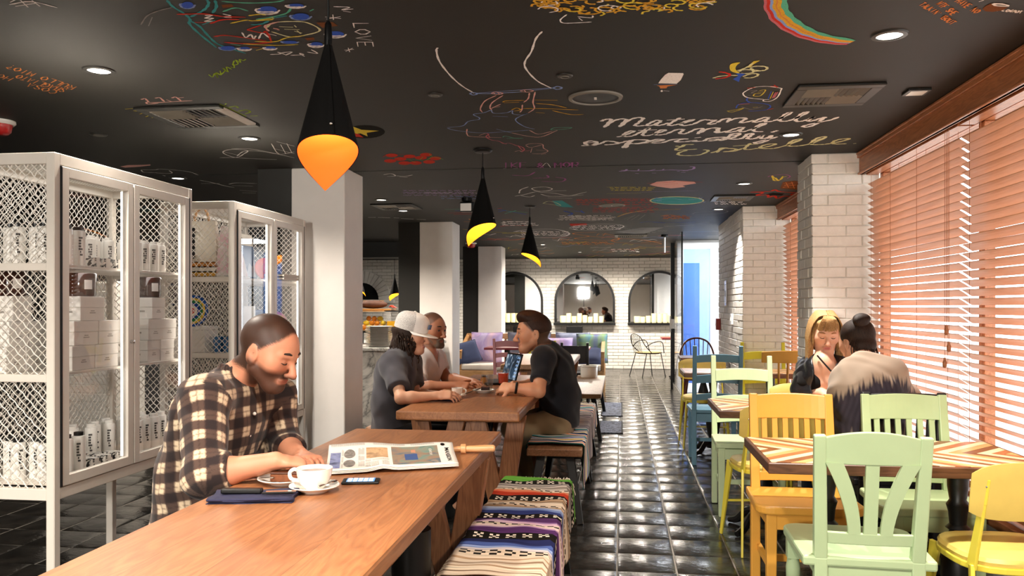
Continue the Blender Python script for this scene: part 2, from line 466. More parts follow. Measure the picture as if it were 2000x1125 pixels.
t = NT('blind_timber'); o = t.obj()
g = t.noise(t.mp(o, (30, 1.2, 30)), 2.2, 4, .6, .6)
t.col(t.ramp(g, [(.3, '#d8a582'), (.7, '#c48c66')])); t.p(rough=.33, spec=.5); M_slat = t.m
M_cordm = plain('blind_cord', '#a8663f', .7)
def blind(y0, y1, zt, zb, label, cords, tassels=()):
    b = thing('window_blind', label, 'blind', (1.605, (y0 + y1) / 2, zb), group=None)
    L = y1 - y0; cy = (y0 + y1) / 2
    n = int((zt - zb - .05) / .042); tl = R(34)
    sm = MB(); hw = .0265; th = .0016
    prof = [(-hw, 0), (0, .0022), (hw, 0)]
    ring = [(x, z + th) for x, z in prof] + [(x, z - th) for x, z in prof[::-1]]
    rr = [(x * cos(tl) - z * -sin(tl) * -1, x * -sin(tl) + z * cos(tl)) for x, z in ring]
    sm.loft([[(x, -L / 2, z) for x, z in rr], [(x, L / 2, z) for x, z in rr]])
    me = sm.mesh('slat', M_slat)
    for i in range(n):
        ob = link('slat', me, b, (random.uniform(-.0012, .0012), random.uniform(-.003, .003), .05 + i * .042))
        ob.rotation_euler = (random.uniform(-.0012, .0012), random.uniform(-.03, .03), 0)
    m = MB(); m.box(-.026, -L / 2, 0, .026, L / 2, .022); m.build('bottom_rail', M_walnut, b, bevel=.003)
    m = MB(); m.box(-.03, -L / 2, zt - zb, .035, L / 2, zt - zb + .045); m.build('head_rail', M_walnut, b)
    for c in cords:
        for dx in (-.024, .024):
            m = MB(); m.tube([(dx, c - cy, .01), (dx, c - cy, zt - zb)], .0011, 4); m.build('ladder_cord', M_cordm, b)
    for yy, z in tassels:
        m = MB(); m.tube([(-.045, yy - cy, z - zb + .02), (-.045, yy - cy, zt - zb)], .0012, 4); cd = m.build('pull_cord', M_cordm, b)
        m = MB(); m.lathe([(.002, .03), (.006, .028), (.006, .018), (.010, .006), (.010, -.012), (.006, -.02)], (-.045, yy - cy, z - zb), 10)
        m.build('tassel', M_walnut, cd, smooth=True)
    return b
blind(4.07, 5.50, 2.15, .43, 'timber blind beside the near brick pillar, with three hanging pull tassels', [4.2, 4.62, 5.05, 5.42], [(4.16, 1.18), (4.13, 1.10), (4.18, 1.02)])
blind(1.45, 4.04, 2.15, .43, 'timber blind nearest the camera, cut off by the right edge of the photo', [1.7, 2.4, 3.2, 3.95])
blind(-.88, 1.42, 2.15, .43, 'timber blind on the window behind the camera', [-.5, 1.0])
blind(5.98, 8.28, 2.15, .43, 'narrow looking timber blind between the two white brick pillars', [6.2, 7.0, 7.9])
def valance(y0, y1, nm):
    m = MB(); m.box(1.535, y0, 2.155, 1.555, y1, 2.298); m.box(1.522, y0, 2.262, 1.54, y1, 2.298); m.box(1.516, y0, 2.284, 1.54, y1, 2.298)
    m.box(1.525, y0, 2.155, 1.56, y1, 2.168); m.box(1.555, y0, 2.27, 1.68, y1, 2.298)
    m.build(nm, M_walnut, kind='structure', bevel=.003, seg=1)
valance(-.9, 5.52, 'trim_1'); valance(5.96, 8.3, 'trim_2')

# ------------------------------------------------------------------ glazed entrance lobby behind the second pillar
M_blue = plain('blue_door', '#3f6fc4', .18, var=.04, spec=.7)
M_blue2 = plain('light_blue_door', '#8fb4ea', .25, var=.04)
M_wdoor = plain('white_door', '#f4f4f6', .4, var=.02)
area(1.2, 11.6, 2.28, .7, .9, 42, (.92, .96, 1), (0, 0, 0))  # unseen lamp added to whiten the lobby in place of daylight
gw = thing('glass_partition', 'frameless glass lobby screen meeting the white brick pillar', 'glass screen', (.8, 10.96, 0))
m = MB(); m.box(0, 0, .01, .86, .012, 2.29); m.build('front_pane', M_glass, gw)
m = MB(); m.box(0, .014, .12, .012, 1.9, 2.29); m.build('side_pane', M_glass, gw)
m = MB(); m.box(-.006, -.004, 0, .014, .014, 2.29); m.build('corner_post', M_blackmetal, gw)
m = MB(); m.box(-.006, .02, 0, .02, 1.9, .12); m.build('bottom_rail', M_chrome, gw)
m = MB(); m.box(-.03, 1.9, 0, .03, 1.97, 2.29); m.build('steel_post', M_blackmetal, gw)
m = MB(); m.box(-.03, 1.86, .95, .0, 1.89, 1.1); m.box(-.05, 1.84, .9, -.03, 1.87, 1.15); m.build('pull_handle', M_chrome, gw)
wallbox('wall_lobby', .83, 12.5, 0, 1.7, 12.6, CEIL, M_wdoor)
m = MB()
for a, b, c, d in ((.84, .93, 0, 2.26), (1.33, 1.55, 0, 2.26), (.93, 1.33, 2.16, 2.26), (.93, 1.33, 0, .14)): m.box(a, 12.44, c, b, 12.495, d)
door = m.build('door_1', M_wdoor, kind='structure', bevel=.004)
m = MB(); m.box(.93, 12.46, .14, 1.33, 12.475, 2.16); m.build('blue_panel', M_blue2, door, label='light blue door glazing')
m = MB(); m.box(.93, 12.445, .14, 1.17, 12.46, 1.95); m.build('blue_panel', M_blue, door, label='deeper blue door panel')
m = MB(); m.ball((1.45, 12.41, 1.05), .028); m.tube([(1.45, 12.41, 1.05), (1.45, 12.45, 1.05)], .012, 10); m.build('door_knob', M_chrome, door, smooth=True)
# fittings on the pillar's lobby face
fa = thing('fire_alarm', 'small red fire alarm pull on the far brick pillar', 'alarm', (1.19, 10.15, 1.08))
m = MB(); m.box(-.04, -.05, -.07, .01, .05, .07); m.build('case', plain('alarm_red', '#a82a20', .35), fa, bevel=.006)
m = MB(); m.box(-.046, -.03, -.02, -.04, .03, .0); m.build('pull_bar', M_whitegloss, fa)
sg = thing('wall_notice', 'small white notice with blue edges on the brick pillar side', 'notice', (1.195, 9.55, 1.45))
m = MB(); m.box(-.006, -.08, -.14, 0, .08, .14); m.build('sheet', M_whitegloss, sg)
m = MB(); m.box(-.008, -.08, .1, -.006, .08, .14); m.box(-.008, -.08, -.14, -.006, .08, -.11); m.build('blue_edge', M_blue, sg)
m = MB(); m.box(-.008, -.02, -.04, -.006, .03, .03); m.build('symbol', M_blackmetal, sg)
sw = thing('light_switch', 'white plastic switch box low on the brick pillar side', 'switch', (1.195, 9.0, 1.16))
m = MB(); m.box(-.02, -.04, -.06, .005, .04, .06); m.build('plate', M_whitegloss, sw, bevel=.004)
m = MB(); m.box(-.026, -.012, -.02, -.02, .012, .02); m.build('rocker', M_whitegloss, sw)

# ------------------------------------------------------------------ arched mirrors with candle ledges
M_mirror = plain('mirror_silver', '#e9ecec', .015, 1, var=.0)
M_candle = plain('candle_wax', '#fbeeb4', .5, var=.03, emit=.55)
def mirror(cx, label):
    t = thing('arched_mirror', label, 'mirror', (cx, BW - .055, .94), group=None)
    Rr = .625; zs = 1.40 - .94; n = 28
    out = [(-Rr, 0)] + [(-Rr * cos(pi * k / n), zs + Rr * sin(pi * k / n)) for k in range(n + 1)] + [(Rr, 0)]
    r2 = Rr - .045
    inn = [(-r2, .04)] + [(-r2 * cos(pi * k / n), zs + r2 * sin(pi * k / n)) for k in range(n + 1)] + [(r2, .04)]
    m = MB(); A = [Vector((x, -.035, z)) for x, z in out]; B = [Vector((x, -.035, z)) for x, z in inn]
    A2 = [p + Vector((0, .085, 0)) for p in A]; B2 = [p + Vector((0, .085, 0)) for p in B]
    m.loft([A, B, B2, A2, A], closed=False, cap=False)
    m.build('frame', M_blackmetal, t)
    m = MB(); m.add([(x, .02, z) for x, z in inn] + [(x, .035, z) for x, z in inn], [tuple(range(len(inn))), tuple(range(2 * len(inn) - 1, len(inn) - 1, -1))])
    m.build('mirror_glass', M_mirror, t)
    m = MB(); m.box(-Rr - .01, -.15, -.03, Rr + .01, .05, .02); m.build('ledge', M_blackmetal, t, bevel=.004)
    return t
mirror(-.75, 'arched black framed wall mirror wholly in view above the banquette')
mirror(.77, 'arched black framed wall mirror partly behind the glass lobby screen')
mirror(-2.24, 'arched black framed wall mirror half hidden by the farthest white column')
def candle(x, z, r, h, label):
    c = thing('pillar_candle', label, 'candle', (x, BW - .15, z), group='candles on the mirror ledges')
    m = MB(); m.lathe([(r * .96, 0), (r, .004), (r, h - .004), (r * .9, h), (r * .6, h - .008), (0, h - .01)], n=16); m.build('wax', M_candle, c, smooth=True)
    m = MB(); m.tube([(0, 0, h - .01), (.001, 0, h + .008)], .002, 5); m.build('wick', M_blackmetal, c)
for cx, nm in ((-.75, 'fully seen'), (.77, 'right'), (-2.24, 'left')):
    hs = [.14, .19, .13, .19, .15, .12, .19, .13]
    pos = ('leftmost', 'second from the left', 'third from the left', 'fourth from the left', 'fifth from the left', 'sixth from the left', 'seventh from the left', 'rightmost')
    for i, h in enumerate(hs):
        r = .07 if i == 0 else .046
        hh = h if nm[0] == 'f' else hs[(i * 3 + 2) % 8]
        candle(cx - .44 + i * .112, .962, r if i else .064, hh, 'cream candle, %s on the ledge of the %s arched mirror' % (pos[i], nm))
# ------------------------------------------------------------------ oak communal tables and benches
M_oak = wood('oak_top', '#a87148', '#835334', 1, 1.0, .36, .8, c3='#6c432c', planks=.165)
M_oakleg = wood('oak_leg', '#ab7650', '#85573a', 2, 1.2, .45)
M_oakb = wood('oak_bench', '#b5835e', '#916645', 1, 1.1, .42)
M_oakg = wood('oak_grey', '#b48c66', '#8f6a4a', 1, 1.1, .42, planks=.2)
def oak_table(x0, x1, y0, y1, label, mat=None, post=False):
    cx, cy = (x0 + x1) / 2, (y0 + y1) / 2
    t = thing('communal_table', label, 'table', (cx, cy, 0)); hw, hl = (x1 - x0) / 2, (y1 - y0) / 2
    m = MB(); m.box(-hw, -hl, .70, hw, hl, .75); m.build('table_top', mat or M_oak, t, bevel=.009, seg=2)
    for s in (-1, 1):
        ye = s * (hl - .32)
        for q in (-1, 1):
            m = MB(); m.bar((q * (hw - .05), ye, .70), (q * .17, ye, 0), .10, .055, up=(0, 1, 0)); m.build('leg', M_oakleg, t, bevel=.004)
            m = MB(); m.bar((q * .05, ye - .02, .70), (q * .22, ye - .02, 0), .09, .05, up=(0, 1, 0)); m.build('leg', M_oakleg, t, bevel=.004)
        m = MB(); m.box(-hw + .03, ye - .035, .655, hw - .03, ye + .035, .70); m.build('cross_beam', M_oakleg, t, bevel=.004)
    m = MB(); m.box(-.035, -hl + .32, .60, .035, hl - .32, .655); m.build('stretcher', M_oakleg, t)
    if post:
        m = MB(); m.lathe([(.07, 0), (.07, .02), (.062, .03), (.062, .60)], (.2, .12, 0), 20); m.build('cable_post', M_blackmetal, t, smooth=True, label='black steel cable post')
    return t
oak_table(-1.187, -.521, 1.2, 3.52, 'long oak communal table nearest the camera, newspaper on it', post=True)
oak_table(-1.177, -.52, 4.14, 6.42, 'oak communal table where three men sit talking')
oak_table(-1.13, -.465, 7.56, 9.3, 'empty oak communal table in front of the cushioned settle', M_oakg)
M_bleg = plain('ebonised_leg', '#12100e', .4)
def bench(x0, x1, y0, y1, label, mat=None):
    cx, cy = (x0 + x1) / 2, (y0 + y1) / 2; hw, hl = (x1 - x0) / 2, (y1 - y0) / 2
    t = thing('oak_bench', label, 'bench', (cx, cy, 0))
    m = MB(); m.box(-hw, -hl, .405, hw, hl, .45); m.build('bench_top', mat or M_oakb, t, bevel=.006)
    for a in (-1, 1):
        for b in (-1, 1):
            m = MB(); m.bar((a * (hw - .08), b * (hl - .12), .405), (a * (hw - .01), b * (hl - .03), 0), .052, w2=.036, up=(0, 1, 0)); m.build('leg', M_bleg, t, bevel=.003)
    for b in (-1, 1):
        m = MB(); m.bar((-hw + .05, b * (hl - .09), .2), (hw - .05, b * (hl - .09), .2), .025); m.build('stretcher', M_bleg, t)
    return t
bench(-.56, -.25, 2.45, 3.98, 'oak bench nearest the camera under the black and purple striped blanket')
bench(-.56, -.23, 4.80, 6.0, 'oak bench the man in the black tee sits on, white serape over it')
bench(-.56, -.22, 6.03, 7.1, 'oak bench behind the black tee man, far end of the white serape over it')
bench(-.53, -.19, 7.85, 10.0, 'bare oak bench with black legs along the aisle', M_oakg)
bench(-1.75, -1.36, 4.55, 5.45, 'oak bench under the person in the white cap')
bench(-1.78, -1.36, 5.5, 6.4, 'oak bench under the bearded man in white')
st = thing('oak_stool', 'oak stool under the man in the plaid shirt', 'stool', (-1.56, 2.78, 0))
m = MB(); m.box(-.2, -.19, .405, .18, .19, .45); m.build('seat', M_oakb, st, bevel=.008)
for a in (-1, 1):
    for b in (-1, 1):
        m = MB(); m.bar((a * .13, b * .13, .405), (a * .17, b * .16, 0), .045, w2=.034, up=(0, 1, 0)); m.build('leg', M_bleg, st)

# woven blankets: one coloured quad per few threads
M_blanket = vcol('woven_blanket', rough=.95, spec=.1, bump=.6, bscale=420)
M_fringe = plain('cotton_fringe', '#d9cdb9', .95)
def blanket(x0, x1, y0, y1, stripes, drop, label, zt=.45, folds=.004):
    t = thing('striped_blanket', label, 'blanket', ((x0 + x1) / 2, (y0 + y1) / 2, zt))
    rows = []
    for wgt, colr, pat in stripes:
        for k in range(max(1, wgt)): rows.append((colr, pat, k, max(1, wgt)))
    nv = len(rows); nx = 54
    W0 = x1 - x0 + .012; cx, cy = (x0 + x1) / 2, (y0 + y1) / 2
    left = .03
    m = MB()
    def P(u, v):
        y = y1 + (y0 - y1) * v - cy
        dr = drop(v); tot = left + W0 + dr; s = u * tot
        wv = folds * (sin(v * 31 + 2 * sin(u * 7)) + .6 * sin(v * 67 + u * 9)) + .0016 * sin(v * nv * pi)
        if s < left: return (x0 - cx - .008, y, -(left - s) + .008)
        s -= left
        if s < W0: return (x0 - cx - .006 + s, y + .006 * sin(s * 40 + v * 9), .010 + wv * .8 + .0025)
        s -= W0
        off = .012 + .012 * sin(v * 23 + 1) * min(1, s / .15) + .02 * s
        return (x1 - cx + off, y + .012 * sin(s * 20 + v * 12), .008 - s)
    m.grid(P, nx, nv)
    me = m.mesh('cloth', M_blanket, smooth=True)
    ca = me.color_attributes.new('col', 'FLOAT_COLOR', 'CORNER'); data = np.ones((len(me.loops), 4), np.float32)
    for p in me.polygons:
        c0 = p.center; 
        pass
    # face order is kept by grid: j rows of nx quads
    for idx, p in enumerate(me.polygons):
        j, i = divmod(idx, nx); colr, pat, k, n = rows[min(j, nv - 1)]
        c = lin(colr)
        if pat == 'x':      # pale x marks on the dark stripe
            q = i % 5; kk = k * 3 // n
            if (kk, q) in ((0, 0), (0, 2), (1, 1), (2, 0), (2, 2)): c = lin('#e2d3bf')
        elif pat == 'd':    # dark dashes on the pale stripe
            q = i % 4
            if (k + (q > 1)) % 2 == 0 and q != 3: c = lin('#191512')
        f = 1 + .09 * math.sin(i * 12.9 + j * 78.2) + (.12 if j % 2 else -.05)
        for li in p.loop_indices: data[li, :3] = [min(1, x * f) for x in c]
    ca.data.foreach_set('color', data.ravel())
    o = link('cloth', me, t)
    sm = o.modifiers.new('thickness', 'SOLIDIFY'); sm.thickness = .006; sm.offset = 1
    fm = MB(); rd = random.Random(3)
    for end, yy, sg in ((0, y1 - cy, 1),):
        tot = W0 + drop(end); n = 46
        for q in range(n):
            s = (q + .5) / n * tot
            if s < W0: a = (x0 - cx + s, yy, .014); b = (a[0] + rd.uniform(-.012, .012), yy + sg * rd.uniform(.02, .045), rd.uniform(.004, .012))
            else:
                z = -(s - W0); a = (x1 - cx + .016, yy, z); b = (x1 - cx + .014 + rd.uniform(0, .02), yy + sg * rd.uniform(.005, .03), z - rd.uniform(.02, .05))
            mid = ((a[0] + b[0]) / 2, (a[1] + b[1]) / 2, (a[2] + b[2]) / 2 + .006)
            fm.tube([a, mid, b], [.0035, .0028, .0018], 4)
    for q in range(26):     # hanging fringe on the table side of the far end
        yy = y1 - cy - q * .006 + rd.uniform(-.004, .004)
        a = (x0 - cx - .008, yy, .0); b = (x0 - cx - .02 + rd.uniform(-.02, .01), yy + .03, -rd.uniform(.05, .12)); fm.tube([a, ((a[0] + b[0]) / 2 - .006, (a[1] + b[1]) / 2, (a[2] + b[2]) / 2), b], [.003, .003, .002], 4)
    fm.build('fringe', M_fringe, t, kind='stuff')
    return t
K, CR, TN = '#17130f', '#cdb9a2', '#a98a6c'
S1 = [(5, '#5f9a3a', ''), (1, K, ''), (3, K, 'x'), (1, K, ''), (2, '#9a9088', ''), (1, '#5c544e', ''), (2, '#b3a79c', ''), (1, '#6d6259', ''), (2, '#a89c90', ''), (2, CR, 'd'), (1, TN, ''),
      (2, '#c46a4a', ''), (4, '#b43a22', ''), (2, K, ''), (3, K, 'x'), (1, K, ''), (2, TN, ''), (1, '#7b6450', ''), (3, CR, ''), (2, CR, 'd'), (2, TN, ''), (2, '#9aa3bb', ''), (2, '#6d7da8', ''),
      (3, '#2d3566', ''), (1, K, ''), (3, K, 'x'), (1, K, ''), (3, '#4a2a52', ''), (1, '#8d6a92', ''), (2, '#c9a8b4', ''), (2, CR, 'd'), (2, '#d3b9b4', ''), (1, '#8d6a92', ''), (4, '#4d2b58', ''),
      (1, K, ''), (3, K, 'x'), (2, K, ''), (4, '#23264d', ''), (3, '#4a5c96', ''), (2, '#8c9cc4', ''), (2, '#c5b9b8', ''), (3, CR, 'd'), (2, CR, ''), (1, TN, ''), (2, CR, ''), (1, '#8a705a', ''), (2, CR, ''), (1, TN, ''), (3, '#d5c2aa', ''), (1, '#8a705a', ''), (2, CR, '')]
blanket(-.56, -.25, 2.47, 3.90, S1, lambda v: .17 + .19 * v + .02 * sin(v * 9), 'black and purple striped woven blanket on the nearest bench', folds=.0045)
Wt = '#e6e0d6'; S2 = []
rd = random.Random(12)
for blk in range(7):
    for c in ('#123a34', Wt, '#e87a30', Wt, '#0f3a78', '#101018', Wt, '#f0c040', Wt, '#1c4fb0', Wt, '#101018', '#58a8b0', Wt):
        if blk in (2, 3): c = rd.choice(['#a9a3a6', '#c9c4c2', '#8d8792', '#b9b3b3'])
        if blk == 4 and c != Wt: c = rd.choice(['#3b2140', '#54305a', '#1d1a28'])
        S2.append((1 if c != Wt else 1, c, ''))
S2 = S2[::-1]
blanket(-.56, -.235, 4.90, 7.0, S2, lambda v: .16 + .09 * v + .015 * sin(v * 14), 'white serape with thin coloured stripes across the middle benches', folds=.005)

# ------------------------------------------------------------------ chairs: local frame, sitter faces +y
def paint(name, c, rough=.38): return plain(name, c, rough, var=.035, scale=8, bump=.05)
P_mint = paint('mint_paint', '#aabf95'); P_green = paint('sage_paint', '#b7cb98'); P_orange = paint('apricot_paint', '#e3a544')
P_blue = paint('dusty_blue_paint', '#6a95aa'); P_lime = paint('pale_green_paint', '#cfe0b2'); P_yell = paint('lemon_paint', '#d8d23c')
P_pink = paint('dusty_rose_paint', '#a87477'); P_must = paint('mustard_paint', '#d79a3e'); P_ymet = paint('yellow_enamel', '#e3d24b', .3)
P_pad = plain('yellow_vinyl', '#d9bf62', .42, var=.05, bump=.05); P_wind = wood('windsor_wood', '#7a3b26', '#552415', 2, 1, .35)
P_chb = paint('black_chair_paint', '#16161a', .4)
def saddle(m, w, d, z, th, rnd=.05, y0=None):
    y0 = -d / 2 if y0 is None else y0
    poly = []
    for cx, cy, a0 in ((w / 2 - rnd, y0 + d - rnd, 0), (-w / 2 + rnd, y0 + d - rnd, 90)):
        for k in range(7): a = R(a0 + 15 * k); poly.append((cx + rnd * cos(a), cy + rnd * sin(a)))
    poly += [(-w / 2 + .012, y0), (w / 2 - .012, y0)]
    m.prism(poly, z - th, z)
def rear_posts(c, mat, w, h, lean, sec=.042, name='back_post', yb=-.19, topr=True, flare=0):
    for s in (-1, 1):
        m = MB(); x = s * (w / 2 - sec / 2)
        m.bar((x, yb, 0), (x, yb, .45), sec, sec * .95, up=(0, 1, 0)); 
        m.bar((x, yb, .448), (x + s * flare, yb - lean, h), sec, sec * .9, up=(0, 1, 0), w2=sec * .9, h2=sec * .6)
        m.build(name, mat, c, bevel=.005)
def front_legs(c, mat, w, yf, h=.42, sec=.045):
    for s in (-1, 1):
        m = MB(); m.bar((s * (w / 2 - .03), yf, h), (s * (w / 2 - .03), yf, 0), sec, w2=sec * .8, up=(0, 1, 0)); m.build('leg', mat, c, bevel=.004)
def apron(c, mat, w, yb, yf, z0=.355, z1=.42):
    m = MB(); m.box(-w / 2 + .03, yf - .012, z0, w / 2 - .03, yf + .01, z1); m.box(-w / 2 + .03, yb - .01, z0, w / 2 - .03, yb + .012, z1)
    for s in (-1, 1): m.box(s * (w / 2 - .03) - .01, yb, z0, s * (w / 2 - .03) + .01, yf, z1)
    m.build('apron', mat, c)
def stretchers(c, mat, w, yb, yf, z=.18):
    for s in (-1, 1):
        m = MB(); m.bar((s * (w / 2 - .035), yb, z), (s * (w / 2 - .035), yf, z), .02, .028); m.build('stretcher', mat, c)
    m = MB(); m.bar((-w / 2 + .04, (yb + yf) / 2, z), (w / 2 - .04, (yb + yf) / 2, z), .02, .028); m.build('stretcher', mat, c)
def arched(w, h0, h1, arch, y, lean_z, th=.018, curve=.02, n=10, bot=0.0):
    # a curved back slat: returns rings for loft
    rings = []
    for i in range(n + 1):
        u = -1 + 2 * i / n; x = u * w / 2; yy = y - curve * (1 - u * u); top = h1 + arch * (1 - u * u); bt = h0 + bot * (1 - u * u)
        ly = lambda z: yy - lean_z * (z - .45)
        rings.append([(x, ly(bt) - th / 2, bt), (x, ly(bt) + th / 2, bt), (x, ly(top) + th / 2, top), (x, ly(top) - th / 2, top)])
    return rings
def slat_chair(mat, label, loc, rz, seat_mat=None):
    c = thing('slat_back_chair', label, 'chair', loc, rz); w = .385; yb, yf = -.19, .17; ln = .16
    m = MB(); saddle(m, .45, .40, .455, .036, .07, -.20); m.build('seat', seat_mat or mat, c, bevel=.008)
    rear_posts(c, mat, w, .885, .435 * ln); front_legs(c, mat, w, yf - .01); apron(c, mat, w, yb, yf); stretchers(c, mat, w, yb, yf)
    m = MB(); m.loft(arched(w - .07, .77, .878, .008, yb, ln, .022, .02)); m.build('crest_rail', mat, c, bevel=.004)
    m = MB(); m.loft(arched(w - .07, .485, .525, 0, yb, ln, .02, .016)); m.build('lower_rail', mat, c, bevel=.003)
    for k in range(6):
        x = -.122 + k * .0488; u = x / .158; yy = yb - .018 * (1 - u * u)
        m = MB(); m.bar((x, yy - ln * .06, .515), (x, yy - ln * .335, .785), .024, .012, up=(0, 1, 0)); m.build('back_slat', mat, c)
    return c
def fan_chair(mat, label, loc, rz):
    c = thing('fan_back_chair', label, 'chair', loc, rz); w = .352; yb, yf = -.19, .19; ln = .14
    m = MB(); saddle(m, .45, .43, .455, .034, .06, -.21); m.build('seat', mat, c, bevel=.008)
    rear_posts(c, mat, w, .872, .42 * ln, .044, flare=.012); apron(c, mat, w, yb, yf - .01); stretchers(c, mat, w, yb, yf)
    for s in (-1, 1):
        m = MB(); m.lathe([(.02, 0), (.022, .03), (.014, .045), (.024, .09), (.026, .13), (.018, .19), (.015, .2), (.024, .21), (.015, .225), (.026, .25), (.027, .30), (.022, .33), (.024, .34)], (s * .188, yf - .02, 0), 16)
        m.box(s * .188 - .024, yf - .044, .335, s * .188 + .024, yf + .004, .42); m.build('turned_leg', mat, c, smooth=True)
    m = MB(); m.loft(arched(w - .055, .775, .865, .022, yb, ln, .022, .012, 16)); m.build('crest_rail', mat, c, bevel=.004)
    m = MB(); m.loft(arched(w - .07, .50, .54, 0, yb, ln, .02, .01)); m.build('lower_rail', mat, c, bevel=.003)
    for s in (-1, 0, 1):
        m = MB(); rings = []
        for i in range(9):
            v = i / 8; z = .535 + .245 * v; x = s * (.05 + .070 * v ** 1.7); hw = .019 + .009 * v if s else .021
            y = yb - .012 - ln * (z - .45)
            rings.append([(x - hw, y - .007, z), (x + hw, y - .007, z), (x + hw, y + .007, z), (x - hw, y + .007, z)])
        m.loft(rings); m.build('fan_slat', mat, c)
    return c
def ladder_chair(mat, label, loc, rz, h=.97, slats=((.80, .86), (.66, .71), (.54, .585)), w=.40, wavy=.012):
    c = thing('ladder_back_chair', label, 'chair', loc, rz); yb, yf = -.18, .18; ln = .13
    m = MB(); saddle(m, .43, .39, .455, .03, .03, -.19); m.build('seat', mat, c, bevel=.006)
    rear_posts(c, mat, w, h, (h - .45) * ln, .036); front_legs(c, mat, w + .02, yf - .01, .425, .042); apron(c, mat, w, yb, yf); stretchers(c, mat, w, yb, yf)
    for a, b in slats:
        m = MB(); m.loft(arched(w - .06, a, b, wavy, yb, ln, .016, .015, bot=wavy * .8)); m.build('ladder_slat', mat, c, bevel=.003)
    return c
def metal_chair(mat, pad, label, loc, rz):
    c = thing('metal_cafe_chair', label, 'chair', loc, rz); w = .40
    m = MB(); rr = []
    for k in range(28):
        a = 2 * pi * k / 28; q = (abs(cos(a)) ** 3.2 + abs(sin(a)) ** 3.2) ** (-1 / 3.2); rr.append((.20 * q * cos(a), .19 * q * sin(a)))
    m.prism(rr, .415, .437); m.build('seat_frame', mat, c, bevel=.004)
    m = MB(); rings = [[(x * s, y * s, z) for x, y in rr] for s, z in ((.97, .437), (.985, .45), (.95, .463), (.8, .470), (.4, .474))]; m.loft(rings); m.build('seat_pad', pad, c, smooth=True)
    for s in (-1, 1):
        m = MB(); m.bar((s * .17, .15, .43), (s * .205, .215, 0), .016, .045, up=(s * .5, 1, 0), w2=.012, h2=.018); m.build('leg', mat, c, bevel=.003)
        m = MB(); m.bar((s * .188, -.15, .44), (s * .215, -.235, 0), .014, .05, up=(s * .3, -1, 0), w2=.012, h2=.018)
        m.bar((s * .188, -.15, .43), (s * .178, -.205, .66), .012, .05, up=(0, 1, 0), w2=.01, h2=.034); m.bar((s * .178, -.205, .655), (s * .172, -.222, .74), .01, .034, up=(0, 1, 0), w2=.01, h2=.026)
        m.build('leg', mat, c, bevel=.003, label='rear leg running up as a back upright')
        for z, y in ((.65, -.203), (.715, -.217)):
            m = MB(); m.ball((s * .177, y - .008, z), .006, 8, 6); m.build('rivet', M_chrome, c)
    def bp(u, v, off):
        a = (u - .5) * 1.15; x = .235 * sin(a) / sin(.575) * .95 ; y = -.172 - .05 * cos(a * 1.25) + .01; z = .6925 + .185 * (v - .5) * (1 - .3 * abs(2 * u - 1) ** 5)
        e = .5 - abs(v - .5); n = off * min(1, (min(u, 1 - u) * 14 + .3), 1) * min(1, e * 8 + .25)
        return (x - sin(a) * n * .3, y + n - (z - .6) * .16, z + (.012 * (4 * u * (1 - u)) if v > .5 else 0))
    A = []; nu, nv = 14, 6
    m = MB(); m.grid(lambda u, v: bp(u, v, .018), nu, nv); b = len(m.v); m.grid(lambda u, v: bp(u, v, -.006), nu, nv)
    n1 = (nu + 1) * (nv + 1); rim = [i for i in range(nu + 1)] + [(j + 1) * (nu + 1) - 1 for j in range(1, nv + 1)] + [nv * (nu + 1) + i for i in range(nu - 1, -1, -1)] + [j * (nu + 1) for j in range(nv - 1, 0, -1)]
    for k in range(len(rim)): q = rim[(k + 1) % len(rim)]; m.f.append([rim[k], q, q + n1, rim[k] + n1]); m.mi.append(0)
    m.build('back_pad', pad, c, smooth=True)
    m = MB(); m.bar((-.19, .18, .2), (.19, .18, .2), .012); m.build('stretcher', mat, c)
    return c
def spindle_chair(mat, label, loc, rz):
    c = thing('spindle_back_chair', label, 'chair', loc, rz); w = .40; yb, yf = -.18, .17; ln = .17
    m = MB(); saddle(m, .43, .40, .455, .035, .07, -.20); m.build('seat', mat, c, bevel=.008)
    for s in (-1, 1):
        m = MB(); m.tube([(s * .16, -.15, .43), (s * .19, -.22, 0)], [.019, .014], 10); m.build('leg', mat, c, smooth=True)
        m = MB(); m.tube([(s * .16, .13, .43), (s * .19, .17, 0)], [.019, .014], 10); m.build('leg', mat, c, smooth=True)
    m = MB(); m.loft(arched(w + .05, .86, .945, .012, yb + .01, ln, .022, .045, 14)); m.build('crest_rail', mat, c, bevel=.005)
    for k in range(6):
        x = -.15 + k * .06; u = x / .2; m = MB(); m.tube([(x * .95, yb + .01 - .01 * (1 - u * u), .45), (x * 1.12, yb + .01 - ln * .42 - .042 * (1 - u * u), .875)], [.009, .009], 8)
        m.build('spindle', mat, c, smooth=True)
    m = MB(); m.bar((-.17, 0, .2), (.17, 0, .2), .02); m.build('stretcher', mat, c)
    return c
